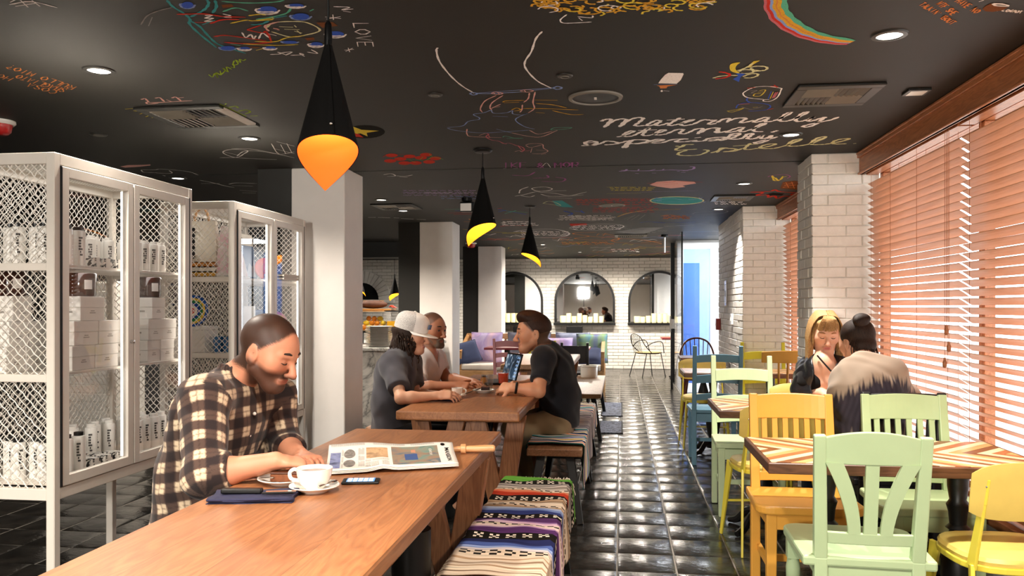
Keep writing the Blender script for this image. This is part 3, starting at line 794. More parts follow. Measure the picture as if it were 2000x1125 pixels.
def windsor_chair(mat, label, loc, rz):
    c = thing('windsor_chair', label, 'chair', loc, rz)
    m = MB(); saddle(m, .44, .42, .45, .035, .1, -.21); m.build('seat', mat, c, bevel=.01)
    pts = [(-.185, -.17, .44), (-.2, -.2, .6), (-.195, -.225, .74), (-.13, -.25, .86), (0, -.26, .905), (.13, -.25, .86), (.195, -.225, .74), (.2, -.2, .6), (.185, -.17, .44)]
    m = MB(); m.tube(cr(pts, 6), .012, 8); m.build('hoop', mat, c, smooth=True)
    for k in range(6):
        x = -.13 + k * .052; zt = .9 - .55 * x * x / .04 * .2
        m = MB(); m.tube([(x * .8, -.18, .44), (x * 1.05, -.18 - .16 * (zt - .44), zt)], .006, 6); m.build('spindle', mat, c, smooth=True)
    for s in (-1, 1):
        for y, yf in ((.13, .19), (-.14, -.2)):
            m = MB(); m.tube([(s * .14, y, .42), (s * .17, (y + yf) / 2, .25), (s * .2, yf, 0)], [.014, .02, .011], 8); m.build('leg', mat, c, smooth=True)
    m = MB(); m.tube([(-.165, 0, .2), (.165, 0, .2)], .011, 8); m.build('stretcher', mat, c)
    return c
# window side, front to back
fan_chair(P_mint, 'mint green chair with three fanned back slats, nearest the camera', (.835, 3.05, 0), R(-3))
metal_chair(P_ymet, P_pad, 'yellow metal cafe chair cut by the right edge, beside the mint chair', (1.335, 3.04, 0), R(4))
slat_chair(P_orange, 'apricot slat-back chair tucked under the front inlaid table', (.795, 3.72, 0), R(180))
slat_chair(P_green, 'sage green slat-back chair beside the apricot one', (1.315, 3.76, 0), R(180))
metal_chair(P_ymet, P_pad, 'yellow metal cafe chair seen behind the apricot chair', (.80, 4.56, 0), R(8))
slat_chair(P_chb, 'black chair the woman with the hair bun sits on', (1.345, 4.36, 0), 0)
ladder_chair(P_lime, 'pale green ladder-back chair facing the camera, white cloth on its seat', (.795, 5.3, 0), R(180), slats=((.80, .875), (.64, .70), (.53, .575)))
metal_chair(P_ymet, P_pad, 'yellow metal chair behind the blonde woman', (1.19, 5.27, 0), R(180))
ladder_chair(P_blue, 'dusty blue ladder-back chair at the third inlaid table', (.775, 6.95, 0), 0, h=.98, slats=((.84, .90), (.67, .735), (.53, .58)))
spindle_chair(P_must, 'mustard chair with thin spindles and broad curved crest', (1.31, 6.75, 0), R(0))
metal_chair(P_ymet, P_pad, 'yellow metal chair behind the dusty blue chair', (.77, 7.72, 0), R(180))
ladder_chair(P_yell, 'lemon yellow ladder-back chair behind the mustard one', (1.36, 7.85, 0), R(180), h=.95, slats=((.78, .85), (.55, .60)), w=.42)
windsor_chair(P_wind, 'red-brown hooped windsor chair in front of the glass lobby', (.93, 10.0, 0), R(180))
ladder_chair(P_pink, 'dusty rose ladder-back chair by the cushioned settle', (-1.37, 10.1, 0), R(-4), h=.90, slats=((.79, .86), (.66, .715), (.54, .60)), w=.37, wavy=.016)
ladder_chair(P_yell, 'lemon chair behind the man in the black tee, mostly hidden', (-1.0, 10.55, 0), R(0), h=.86, slats=((.72, .78), (.56, .61)), w=.36)
cb_ = ladder_chair(P_chb, 'black chair with white lettering behind the black tee man', (-.58, 10.45, 0), 0, h=.84, slats=((.58, .80),), w=.36, wavy=0)

# inlaid cafe tables
W4 = [wood('inlay_maple', '#f0d9b4', '#dcbc8e', 0, 1.5, .3), wood('inlay_oak', '#d9ab72', '#c08a52', 0, 1.5, .3), wood('inlay_walnut', '#8a5636', '#6b3f26', 0, 1.5, .3), wood('inlay_cherry', '#b9744a', '#96552f', 0, 1.5, .3)]
M_edge = wood('walnut_edge', '#6b4630', '#4d2f1e', 0, 1.2, .4); M_iron = plain('cast_iron', '#0e0d0c', .42, .2)
def clip(poly, ax, val, keep_less):
    out = []
    for i in range(len(poly)):
        a, b = poly[i], poly[(i + 1) % len(poly)]
        ia = (a[ax] <= val) == keep_less or a[ax] == val; ib = (b[ax] <= val) == keep_less or b[ax] == val
        if ia: out.append(a)
        if ia != ib:
            q = (val - a[ax]) / (b[ax] - a[ax]); out.append((a[0] + (b[0] - a[0]) * q, a[1] + (b[1] - a[1]) * q))
    return out
def pedestal(c, x, y, base=True):
    m = MB(); m.lathe([(.055, .05), (.06, .09), (.035, .11), (.032, .13), (.05, .17), (.062, .26), (.058, .33), (.036, .41), (.03, .43), (.045, .44), (.03, .455), (.034, .50), (.042, .53), (.03, .55), (.038, .6), (.04, .69)], (x, y, 0), 20)
    m.build('turned_post', M_iron, c, smooth=True)
    for k in range(4):
        a = pi / 4 + k * pi / 2; dx, dy = cos(a), sin(a)
        pts = cr([(x + dx * .03, y + dy * .03, .12), (x + dx * .10, y + dy * .10, .10), (x + dx * .17, y + dy * .17, .035), (x + dx * .23, y + dy * .23, .018)], 4)
        m = MB(); m.tube(pts, [.022] * (len(pts) - 3) + [.02, .018, .016], 8); m.build('foot', M_iron, c, smooth=True)
def inlaid_table(x0, x1, y0, y1, label, z=.73, chev=True):
    cx, cy = (x0 + x1) / 2, (y0 + y1) / 2; hw, hd = (x1 - x0) / 2, (y1 - y0) / 2
    t = thing('inlaid_table' if chev else 'wooden_table', label, 'table', (cx, cy, 0))
    m = MB(); m.box(-hw, -hd, z - .042, hw, hd, z - .002); m.build('table_top', M_edge, t, bevel=.003, seg=1)
    if chev:
        rd = random.Random(int(y0 * 10)); wp = .052; g = .0009; e = .012
        for side in (-1, 1):
            for k in range(-8, 16):
                mat = [0, 2, 0, 1, 3, 0, 2, 1, 0, 3][(k + (3 if side > 0 else 0)) % 10]
                for half in (-1, 1):
                    # chevrons point to the middle of the table
                    a0 = k * wp + g; a1 = (k + 1) * wp - g
                    far = hd
                    poly = [(a0, 0), (a1, 0), (a1 - far, half * far), (a0 - far, half * far)]
                    poly = [(-hw + p[0], p[1]) for p in poly]
                    poly = clip(poly, 0, -hw + e, False); 
                    if len(poly) < 3: continue
                    poly = clip(poly, 0, -.0006, True)
                    if len(poly) < 3: continue
                    poly = clip(poly, 1, half * (hd - e), half > 0)
                    if len(poly) < 3: continue
                    poly = [(x * (-side), y) for x, y in poly]
                    m = MB(); m.prism(poly, z - .003, z + rd.uniform(-.0003, .0006)); m.build('inlay_plank', W4[mat], t)
    n = [(-.22, 0), (.27, 0)] if hw > .4 else [(0, 0)]
    for px, py in n: pedestal(t, px, py)
    return t
inlaid_table(.533, 1.52, 3.05, 3.64, 'front cafe table with light and dark chevron inlay')
inlaid_table(.533, 1.52, 4.53, 5.14, 'chevron inlaid cafe table where the two women sit')
inlaid_table(.535, 1.52, 7.07, 7.6, 'third chevron inlaid table, behind the blue chair')
inlaid_table(.66, 1.19, 9.15, 9.62, 'small plain wooden table beside the glass lobby', chev=False)
# red topped tables at the back
M_redtop = plain('red_linoleum', '#7c1420', .35)
def red_table(x0, x1, y0, y1, label):
    cx, cy = (x0 + x1) / 2, (y0 + y1) / 2; hw, hd = (x1 - x0) / 2, (y1 - y0) / 2
    t = thing('red_top_table', label, 'table', (cx, cy, 0))
    m = MB(); m.box(-hw, -hd, .705, hw, hd, .735); m.build('table_top', M_redtop, t, bevel=.006)
    for x in ([-hw * .6, hw * .6] if hw > .4 else [0]):
        pedestal(t, x, 0)
    return t
red_table(-1.85, -.42, 10.85, 11.4, 'long dark red table in front of the settle')
red_table(.72, 1.35, 14.5, 15.1, 'small dark red table with ornate black base by the lobby glass')

# wire armchair
M_cane = plain('cane_seat', '#c9a36a', .6, var=.2, scale=60)
wc = thing('wire_armchair', 'black wire armchair with cane seat against the white brick wall', 'chair', (.5, 15.2, 0), R(-62))
pts = [(.26 * cos(a) * (1 if abs(cos(a)) < .8 else 1), .24 * sin(a), .44) for a in [2 * pi * k / 20 for k in range(20)]]
m = MB(); m.lathe([(.0, .42), (.2, .42), (.235, .435), (.235, .45), (0, .455)], n=20); m.build('seat', M_cane, wc, smooth=True)
m = MB(); m.tube(pts, .008, 6, closed=True); m.build('seat_ring', M_blackmetal, wc)
bp = cr([(-.24, -.06, .44), (-.24, -.2, .58), (-.17, -.27, .74), (0, -.3, .79), (.17, -.27, .74), (.24, -.2, .58), (.24, -.06, .44)], 5)
m = MB(); m.tube(bp, .008, 6); m.build('back_hoop', M_blackmetal, wc)
for k in range(7):
    x = -.15 + k * .05; zt = .775 - 1.6 * x * x; m = MB(); m.tube([(x, -.21, .44), (x, -.25, .58), (x, -.295 + x * x, zt)], .0045, 5); m.build('back_wire', M_blackmetal, wc)
for s in (-1, 1):
    m = MB(); m.tube(cr([(s * .24, -.18, .56), (s * .29, -.05, .64), (s * .29, .12, .64), (s * .26, .18, .44)], 4), .008, 6); m.build('arm', M_blackmetal, wc)
    for y, yf in ((.15, .22), (-.15, -.26)):
        m = MB(); m.tube([(s * .2, y, .43), (s * .24, yf, 0)], .009, 6); m.build('leg', M_blackmetal, wc)

# ------------------------------------------------------------------ cushioned settle at the back
M_pine = wood('pine_settle', '#c89a68', '#a87a4a', 0, 1, .45); M_seatc = plain('cream_seat', '#e2d5c8', .85, bump=.2)
se = thing('wooden_settle', 'long slatted wooden settle with cream seat cushions under the mirrors', 'bench', (-1.3, 12.0, 0))
m = MB(); m.box(-1.05, -.35, .30, 1.05, .3, .36); m.box(-1.05, -.36, .22, 1.05, -.32, .36); m.build('seat_frame', M_pine, se, bevel=.005)
for k in range(3):
    m = MB(); m.box(-1.03 + k * .69, -.36, .36, -1.03 + k * .69 + .67, .2, .455); m.build('seat_cushion', M_seatc, se, bevel=.03, seg=3)
for s in (-1, 1):
    for y in (-.33, .27):
        m = MB(); m.bar((s * 1.04, y, 0), (s * 1.04, y + (.06 if y > 0 else 0), .88 if y > 0 else .62), .05, up=(0, 1, 0)); m.build('post', M_pine, se, bevel=.005)
    for k in range(4):
        m = MB(); m.bar((s * 1.04, -.2 + k * .12, .36), (s * 1.04, -.2 + k * .12, .62 + k * .06), .022, up=(0, 1, 0)); m.build('arm_slat', M_pine, se)
    m = MB(); m.bar((s * 1.04, -.35, .63), (s * 1.04, .33, .86), .05, .03); m.build('arm_rail', M_pine, se)
m = MB(); m.box(-1.05, .28, .80, 1.05, .33, .88); m.build('back_rail', M_pine, se)
for k in range(16):
    m = MB(); m.bar((-.98 + k * .13, .28, .36), (-.98 + k * .13, .31, .8), .03, .02, up=(0, 1, 0)); m.build('back_slat', M_pine, se)
def tiedye(name, cs, sc=3):
    t = NT(name); n = t.noise(t.obj(), sc, 3, .5, 1.2); t.col(t.ramp(n, [(.25 + .5 * i / (len(cs) - 1), c) for i, c in enumerate(cs)])); t.p(rough=.9); return t.m
def cushion(w, h, th, loc, rot, mat, label, name='throw_pillow'):
    c = thing(name, label, 'pillow', loc); c.rotation_euler = rot
    m = MB()
    def f(u, v, s):
        a, b = 2 * u - 1, 2 * v - 1; e = (1 - abs(a) ** 4) * (1 - abs(b) ** 4); pin = 1 - .10 * (a * a * b * b) + .0
        return (a * w / 2 * (1 - .06 * (1 - abs(a)) * 0 - .05 * (1 - b * b) * abs(a)), s * th / 2 * max(0, e) ** .5, h / 2 + b * h / 2 * (1 - .05 * (1 - a * a) * abs(b)))
    m.grid(lambda u, v: f(u, v, 1), 14, 14); m.grid(lambda u, v: f(u, v, -1), 14, 14)
    m.build('cover', mat, c, smooth=True)
    e = [f(u, v, 0) for u, v in [(k / 10, 0) for k in range(10)] + [(1, k / 10) for k in range(10)] + [(1 - k / 10, 1) for k in range(10)] + [(0, 1 - k / 10) for k in range(10)]]
    m = MB(); m.tube(e, .006, 5, closed=True); m.build('piping', mat, c)
    return c
M_td1 = tiedye('tiedye_lilac', ['#c9bcd6', '#a894c2', '#d0aebc', '#cfc8dc']); M_td2 = tiedye('tiedye_blue', ['#4f7fa8', '#7f9a6a', '#5f5f98', '#8fb0c0'])
M_grey = plain('grey_linen', '#6a6a78', .9); M_nav = plain('navy_linen', '#3a4260', .9); M_gstr = tiedye('grey_stripe', ['#646a80', '#8f94aa', '#555a72'], 6)
lean = (R(-14), 0, 0)
cushion(.48, .46, .15, (-2.02, 12.05, .455), lean, M_td1, 'lilac tie-dye pillow at the column end of the settle')
cushion(.66, .46, .15, (-1.38, 12.1, .455), lean, M_grey, 'wide grey pillow behind the dusty rose chair')
cushion(.55, .40, .15, (-.98, 11.85, .455), (R(-20), 0, 0), M_td1, 'pale lilac pillow leaning on the wide grey one')
cushion(.52, .46, .14, (-.72, 12.12, .455), lean, M_gstr, 'striped blue-grey pillow behind the black tee man')
cushion(.46, .44, .14, (-.42, 12.0, .46), (R(-14), 0, R(6)), M_td2, 'blue green tie-dye pillow at the aisle end of the settle')
cushion(.5, .36, .16, (-.50, 11.78, .46), (R(-55), 0, 0), M_nav, 'navy pillow lying in front of the blue green tie-dye pillow')
cushion(.40, .34, .14, (-2.2, 11.75, .46), (R(-25), R(-12), R(35)), M_nav, 'dark navy pillow against the settle arm by the column')
# black box pedestals below the ledges
for x, nm in ((-.95, 'middle'), (-2.05, 'left')):
    b = thing('black_speaker', 'black boxy speaker under the %s arched mirror' % nm, 'speaker', (x, BW - .2, 0))
    m = MB(); m.box(-.16, -.12, 0, .16, .12, .89); m.build('cabinet', M_blackmetal, b, bevel=.006)
    m = MB(); m.box(-.14, -.128, .25, .14, -.12, .86); m.build('grille', M_blackmetal, b)
# woven mats on the floor beside the benches
M_mat = tiedye('patterned_mat', ['#3c4254', '#8f93a3', '#2b2e3a', '#b0aeb8'], 22)
for y0, y1, nm in ((8.3, 9.15, 'nearer'), (9.6, 10.9, 'farther')):
    a = thing('floor_mat', '%s patterned blue-grey mat beside the bare oak bench' % nm, 'mat', (-.11, (y0 + y1) / 2, .004))
    m = MB(); m.box(-.12, -(y1 - y0) / 2, 0, .12, (y1 - y0) / 2, .008); m.build('weave', M_mat, a)
    m = MB(); h = (y1 - y0) / 2
    for s in (-1, 1): m.box(s * .12 - .008, -h, 0, s * .12 + .008, h, .01)
    m.build('binding', M_dark, a)
# ------------------------------------------------------------------ pendant lamps: a square of felt rolled into a cone, corner hanging
M_felt = plain('black_felt', '#070605', .9, var=.15, bump=.15, scale=30, spec=.2)
t = NT('amber_lining'); t.col('#e85a10'); t.p(rough=.8); t.emit('#ff6a14', .62); M_amber = t.m  # emission puts the bulb's glow into the lining colour
t = NT('yellow_lining'); t.col('#f2a41c'); t.p(rough=.7); t.emit('#ffb020', .75); M_yel = t.m  # lining emits so that it looks lit by the bulb
M_bulb = emis('warm_bulb', '#ffd9a0', 6)
def pendant(x, y, apex, psi, label, power, lining, a=.345, name='pendant_lamp'):
    t = thing(name, label, 'lamp', (x, y, apex), psi)
    sb = .25; cb_ = math.sqrt(1 - sb * sb); nphi, ns = 48, 10
    def P(phi, s, off):
        # phi from the hanging tip, s along the sheet
        r = s * sb + off; return (r * cos(phi), r * sin(phi), -s * cb_)
    def smax(phi): return a / cos(pi / 4 - abs(phi) * sb) if abs(phi) * sb < pi / 4 else a
    m = MB()
    for off, mi in ((.0, 0), (-.003, 1)):
        m.grid(lambda u, v: P((u - .5) * 2 * pi, .02 + (smax((u - .5) * 2 * pi) - .02) * v, off), nphi, ns, mi)
    n1 = (nphi + 1) * (ns + 1); b = ns * (nphi + 1)
    for k in range(nphi): m.f.append([b + k, b + k + 1, n1 + b + k + 1, n1 + b + k]); m.mi.append(0)
    m.build('shade', [M_felt, lining], t, smooth=True)
    m = MB(); m.grid(lambda u, v: P(pi - .12 + u * .24, .03 + (a - .03) * v, .004), 3, 8); m.build('seam_flap', M_felt, t)
    m = MB(); p = P(pi, a * .9, .008); m.ball(p, .006, 10, 6); m.build('snap', M_chrome, t, smooth=True)
    m = MB(); m.lathe([(.004, .03), (.010, .02), (.012, -.02), (.012, -.06)], n=12); m.build('ferrule', M_blackmetal, t, smooth=True)
    m = MB(); m.tube([(0, 0, .02), (0, 0, CEIL - apex)], .0035, 8); m.build('cord', M_blackmetal, t)
    m = MB(); m.lathe([(.0, CEIL - apex - .022), (.05, CEIL - apex - .018), (.062, CEIL - apex - .006), (.062, CEIL - apex - .001)], n=24); m.build('canopy', M_blackmetal, t, smooth=True)
    m = MB(); m.ball((0, 0, -.19), (.022, .022, .028), 12, 8); m.build('bulb', M_bulb, t, smooth=True)
    point(x, y, apex - .27, power, (1, .72, .36), .02)
    return t
pendant(-.885, 2.37, 2.14, R(115), 'big black cone pendant lamp with orange lining over the nearest table', 2.2, M_amber)
pendant(-.876, 5.10, 2.16, R(151), 'second black cone pendant lamp, over the table of the three men', 4, M_yel)
pendant(-.90, 8.0, 2.16, R(30), 'third black cone pendant lamp, over the empty grey oak table', 4, M_yel)
pendant(-4.14, 14.5, 1.87, R(150), 'small looking cone pendant lamp in the kitchen, beside the black column', 7, M_yel)
pendant(-4.75, 14.3, 1.95, R(30), 'cone pendant lamp in the kitchen almost hidden by the nearest white column', 7, M_yel)

ORD = 'first second third fourth fifth sixth seventh eighth ninth tenth eleventh twelfth thirteenth fourteenth fifteenth'.split()
# ------------------------------------------------------------------ things on the nearest table
M_china = plain('white_china', '#f3efe6', .12, var=.01, coat=.3); M_cake = plain('brown_cake', '#6b3a1c', .85, var=.3, scale=60, bump=.6)
M_navy = plain('navy_napkin', '#22223f', .9, var=.12, scale=60, bump=.3); M_coffee = plain('coffee', '#5a3218', .2)
M_silver = plain('steel_cutlery', '#d5d3cf', .15, 1, var=.02)
M_paper = plain('newsprint', '#d9d2c8', .9, var=.03); M_ink = plain('grey_print', '#8d8780', .9)
def cup(loc, rz, label, r=.053, h=.062, group=None):
    c = thing('coffee_cup', label, 'cup', loc, rz)
    k = r / .053; q = h / .062
    m = MB(); m.lathe([(.0, .002), (.026 * k, .0), (.03 * k, .004 * q), (.042 * k, .018 * q), (.05 * k, .04 * q), (.0535 * k, .062 * q), (.0505 * k, .062 * q), (.047 * k, .042 * q), (.038 * k, .02 * q), (.02 * k, .008 * q), (0, .007 * q)], n=32); m.build('body', M_china, c, smooth=True)
    m = MB(); m.tube(cr([(.050 * k, 0, .050 * q), (.068 * k, 0, .053 * q), (.082 * k, 0, .042 * q), (.076 * k, 0, .024 * q), (.046 * k, 0, .02 * q)], 5), .0058 * k, 8); m.build('handle', M_china, c, smooth=True)
    m = MB(); m.lathe([(.0, .05 * q), (.048 * k, .05 * q)], n=24, cap=False); m.build('coffee', M_coffee, c)
    return c
def dish(loc, r, label, name='saucer', cat='saucer'):
    c = thing(name, label, cat, loc)
    m = MB(); m.lathe([(0, .002), (r * .55, 0), (r * .6, .004), (r * .9, .013), (r, .018), (r * .99, .0205), (r * .88, .016), (r * .58, .0075), (0, .006)], n=36); m.build('dish', M_china, c, smooth=True)
    m = MB(); m.lathe([(r * .30, .0068), (r * .32, .0085), (r * .34, .0068)], n=32, cap=False); m.build('well_ring', M_china, c, smooth=True)
    return c
def cutlery(p, q, label, name='fork', tines=True):
    p, q = Vector(p), Vector(q); c = thing(name, label, 'cutlery', p); d = q - p; L = d.length; d.normalize(); s = d.cross(Vector((0, 0, 1))).normalized()
    m = MB(); m.tube([d * 0, d * L * .3, d * L * .7], [.004, .003, .0022], 6); m.build('handle', M_silver, c, smooth=True)
    m = MB()
    if tines:
        m.bar(d * L * .68, d * L * .82, .016, .002)
        for k in (-1, 0, 1): m.bar(d * L * .81 + s * k * .006, d * L + s * k * .006, .003, .002)
    else: m.ball(d * L * .86, (.012, .018, .003), 12, 6)
    m.build('head', M_silver, c); return c
T = .7505
x, y, _ = atZ(614, 953, .76)
dish((x, y, T), .074, 'white saucer under the cappuccino cup on the nearest table')
cup((x, y, T + .008), R(172), 'white cappuccino cup on a saucer beside the phone')
cutlery((x + .03, y - .045, T + .024), (x + .05, y + .045, T + .024), 'small steel spoon on the cappuccino saucer', 'teaspoon', False)
x2, y2, _ = atZ(556, 938, .76)
dish((x2, y2, T), .082, 'white plate with brown cake by the plaid man', 'cake_plate', 'plate')
ck = thing('cake_slice', 'slice of brown cake on the white plate by the plaid man', 'cake', (x2 + .005, y2 + .0, T + .0085), R(10))
m = MB(); m.prism([(-.045, -.02), (.05, -.028), (.05, .028), (-.045, .02)], 0, .024); m.build('sponge', M_cake, ck, bevel=.004)
m = MB(); m.prism([(-.045, -.02), (.05, -.028), (.05, .028), (-.045, .02)], .024, .03); m.build('glaze', plain('cake_glaze', '#4a2410', .4), ck, bevel=.002)
x, y, _ = atZ(432, 942, .755)
cutlery((x2 - .17, y2 - .02, T + .004), (x2 - .02, y2 - .03, T + .025), 'steel fork resting on the cake plate by the plaid man')
# folded navy napkin with a pen case and reading glasses on it
def napkin(loc, w, d, rz, label):
    n = thing('navy_napkin', label, 'napkin', loc, rz)
    for k in range(3):
        m = MB(); o = k * .004
        m.grid(lambda u, v: ((u - .5) * w + .003 * sin(v * 9 + k), (v - .5) * d + .003 * sin(u * 11 + k * 2) - o * .4, .0038 * k + .0015 * sin(u * 8 + v * 5 + k)), 10, 8)
        b = m.build('fold', M_navy, n, smooth=True); sm = b.modifiers.new('t', 'SOLIDIFY'); sm.thickness = .0036; sm.offset = 1
    return n
x, y, _ = atZ(497, 970, .755)
napkin((x, y, T + .0015), .235, .13, R(12), 'folded navy napkin on the nearest table, black case on top')
pc = thing('glasses_case', 'black slim case on the navy napkin', 'case', (x - .035, y - .005, T + .0205), R(8))
m = MB(); m.box(-.058, -.013, -.006, .058, .013, .008); m.build('case', M_blackmetal, pc, bevel=.004)
m = MB(); m.box(-.056, -.0135, .001, .056, .0135, .002); m.build('seam', M_dark, pc)
eg = thing('table_knife', 'black handled steel knife beside the slim case on the napkin', 'knife', (x + .07, y + .0, T + .018), R(14))
m = MB(); m.box(-.04, -.02, 0, .045, -.012, .006); m.build('handle', M_blackmetal, eg, bevel=.002)
m = MB(); m.box(-.035, .0, 0, .05, .02, .002); m.build('blade', M_silver, eg)
# phone
x, y, _ = atZ(705, 938, .758)
ph = thing('smartphone', 'black smartphone with lit screen beside the cappuccino cup', 'phone', (x, y, T), R(12))
m = MB(); m.box(-.058, -.03, 0, .058, .03, .009); m.build('body', M_blackmetal, ph, bevel=.004)
m = MB(); m.box(-.043, -.026, .0088, .043, .026, .0095); m.build('screen', emis('phone_screen', '#4f7fb8', .9), ph)
m = MB()
for i in range(5):
    for j in range(4): m.box(-.039 + i * .0162, -.023 + j * .0122, .0094, -.027 + i * .0162, -.0145 + j * .0122, .0098)
m.build('icons', emis('phone_icons', '#e9eef5', 1.1), ph)
m = MB(); m.lathe([(0, .0092), (.005, .0094)], (.051, 0, 0), 12, cap=False); m.build('home_button', M_dark, ph)
# newspaper on its wooden rod
NP = thing('newspaper', 'folded newspaper clamped on a wooden rod, spread on the nearest table', 'newspaper', (-.8, 2.75, .752))
c00, c10, c11, c01 = [Vector(p) for p in ((-.95, 2.52, 0), (-.545, 2.69, 0), (-.63, 2.985, 0), (-1.09, 2.93, 0))]
O = Vector((-.8, 2.75, 0))
def npz(u, v): return .004 + .016 * math.exp(-((v - .95) / .22) ** 2) + .007 * sin(u * 5.2) ** 2 * v + .008 * math.exp(-((u - .42) / .07) ** 2) * (1 - v) + .004 * u
def NPt(u, v, dz=0, sc=1):
    p = c00.lerp(c10, u).lerp(c01.lerp(c11, u), v) - O
    return Vector((p.x, p.y, npz(u, v) + dz))
for k in range(3):
    m = MB(); s = k * .012
    m.grid(lambda u, v: NPt(u, v - .012 * (2 - k), .0035 * k + (.003 * (2 - k) * (u - .5) * 0)), 26, 14)
    pg = m.build('page', M_paper, NP, smooth=True); sm = pg.modifiers.new('t', 'SOLIDIFY'); sm.thickness = .0012; sm.offset = 1
PZ = .0086
def patch(mb, u0, u1, v0, v1, dz=0, n=4, mi=0):
    mb.grid(lambda a, b: NPt(u0 + (u1 - u0) * a, v0 + (v1 - v0) * b, PZ + dz), n, max(2, int(n * .7)), mi)
def pic(u0, u1, v0, v1, cs, sc=7, lab=None):
    mt = tiedye('news_photo', cs, sc); m = MB(); patch(m, u0, u1, v0, v1, 0, 8); return m.build('printed_photo', mt, NP)
pic(.50, .87, .10, .84, ['#31594f', '#6b7f72', '#8a6f58', '#4a5f6a', '#a08a70'], 9)
pic(.30, .47, .42, .80, ['#8f6a48', '#c09a70', '#5a4432'], 14)
pic(.02, .10, .08, .70, ['#3f4a86', '#7f88ac', '#2b2f52'], 12)
m = MB(); patch(m, .60, .70, .30, .62, .0004); m.build('printed_figure', plain('print_blue', '#2d4678', .9), NP)
m = MB(); patch(m, .655, .69, .62, .74, .0005); m.build('printed_head', plain('print_skin', '#b07a5c', .9), NP)
for cu, cv in ((.17, .62), (.17, .25)):
    m = MB(); m.add([NPt(cu, cv, PZ + .0003)] + [NPt(cu + .045 * cos(a), cv + .15 * sin(a), PZ + .0003) for a in [2 * pi * k / 20 for k in range(20)]], [(0, 1 + k, 1 + (k + 1) % 20) for k in range(20)])
    m.build('printed_portrait', plain('print_grey', '#77706a', .9, var=.5, scale=60), NP)
tx = MB(); rd = random.Random(4)
for u0, u1, v0, v1 in ((.24, .29, .1, .82), (.295, .335, .06, .38), (.35, .48, .30, .37), (.11, .13, .06, .8), (.34, .4, .06, .26), (.42, .48, .06, .26), (.02, .3, .87, .97), (.36, .62, .88, .97), (.66, .86, .88, .96)):
    n = int((u1 - u0) / .008)
    for k in range(max(2, n)):
        u = u0 + k * .008
        for q in range(3):
            a = v0 + (v1 - v0) * (q / 3 + rd.uniform(.0, .03)); b = v0 + (v1 - v0) * ((q + 1) / 3 - rd.uniform(.02, .1)); patch(tx, u, u + .0035, a, b, .0001, 2)
tx.build('print_columns', M_ink, NP, kind='stuff')
def textmesh(s, bold=0):
    cu = bpy.data.curves.new('t', 'FONT'); cu.body = s; cu.align_x = 'CENTER'; cu.resolution_u = 2; cu.offset = bold
    ob = bpy.data.objects.new('t', cu); COL.objects.link(ob); dg = bpy.context.evaluated_depsgraph_get(); me = bpy.data.meshes.new_from_object(ob.evaluated_get(dg))
    bpy.data.objects.remove(ob); vs = [v.co.copy() for v in me.vertices]; fs = [tuple(p.vertices) for p in me.polygons]; bpy.data.meshes.remove(me); return vs, fs
vs, fs = textmesh('MANSION', .015)
m = MB(); m.add([NPt(.925 + v.y * .05, .46 + (v.x / 4.6) * -.62 * -1 * -1, PZ + .0006) for v in vs], fs); m.build('masthead', M_blackmetal, NP)
m = MB(); m.add([NPt(.915 + .018 * cos(a) , .86 + .045 * sin(a), PZ + .0006) for a in [2 * pi * k / 16 for k in range(16)]], [tuple(range(16))]); m.build('emblem', M_blackmetal, NP)
vs, fs = textmesh('CENTURY', .01)
m = MB(); m.add([NPt(.80 + v.y * .028, .62 - v.x * .06, PZ + .0008) for v in vs], fs); m.build('printed_caption', M_paper, NP)
M_beech = wood('beech_rod', '#d9a878', '#c08a58', 0, 2, .4)
a, b = NPt(.0, .94, -.0095), NPt(1.0, .94, -.0095); dr = (b - a).normalized(); b.z = a.z = .0085; a += dr * .02
m = MB(); m.tube([a, b], .0075, 10); m.build('rod', M_beech, NP, smooth=True)
b.z = .0135
pts = [b - dr * .01, b + dr * .03, b + dr * .032, b + dr * .05, b + dr * .052, b + dr * .12, b + dr * .155, b + dr * .16]
m = MB(); m.tube(pts, [.010, .011, .019, .019, .012, .014, .013, .008], 14); m.build('rod_handle', M_beech, NP, smooth=True)

# ------------------------------------------------------------------ things on the table of the three men
def clearglass(name, tint=(1, 1, 1)): return glass(name, tint, 0, .07)
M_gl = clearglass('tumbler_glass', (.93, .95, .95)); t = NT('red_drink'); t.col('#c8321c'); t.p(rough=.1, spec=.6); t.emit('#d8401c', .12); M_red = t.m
def tumbler(loc, r, h, label, fill=None, fh=.6):
    g = thing('tumbler', label, 'glass', loc)
    m = MB(); m.lathe([(0, .001), (r * .78, 0), (r * .8, h * .08), (r * .84, h * .45), (r * .98, h * .5), (r, h), (r * .95, h), (r * .92, h * .52), (r * .76, h * .12), (0, h * .1)], n=24); m.build('glass', M_gl, g, smooth=True)
    m = MB()
    for k in range(10): a = 2 * pi * k / 10; m.tube([(r * .8 * cos(a), r * .8 * sin(a), h * .06), (r * .86 * cos(a), r * .86 * sin(a), h * .46)], .0022, 4)
    m.build('facet_rib', M_gl, g, kind='stuff')
    if fill:
        m = MB(); m.lathe([(0, h * .1), (r * .74, h * .12), (r * .86, h * fh), (0, h * fh)], n=20); m.build('drink', fill, g, smooth=True)
    return g
P2 = lambda px, py, dz=0: (lambda p: (p[0], p[1], T + dz))(atZ(px, py, .75))
tumbler(P2(952, 763), .040, .105, 'faceted water glass between the plate and the red drink')
tumbler(P2(983, 752), .043, .115, 'tumbler of red drink held by the man in the black tee', M_red, .72)
dish(P2(944, 767), .07, 'white plate with a brownie on the men\'s table', 'cake_plate', 'plate')
q = P2(948, 766, .0085); br = thing('brownie', 'dark square brownie on the plate beside the water glass', 'cake', q)
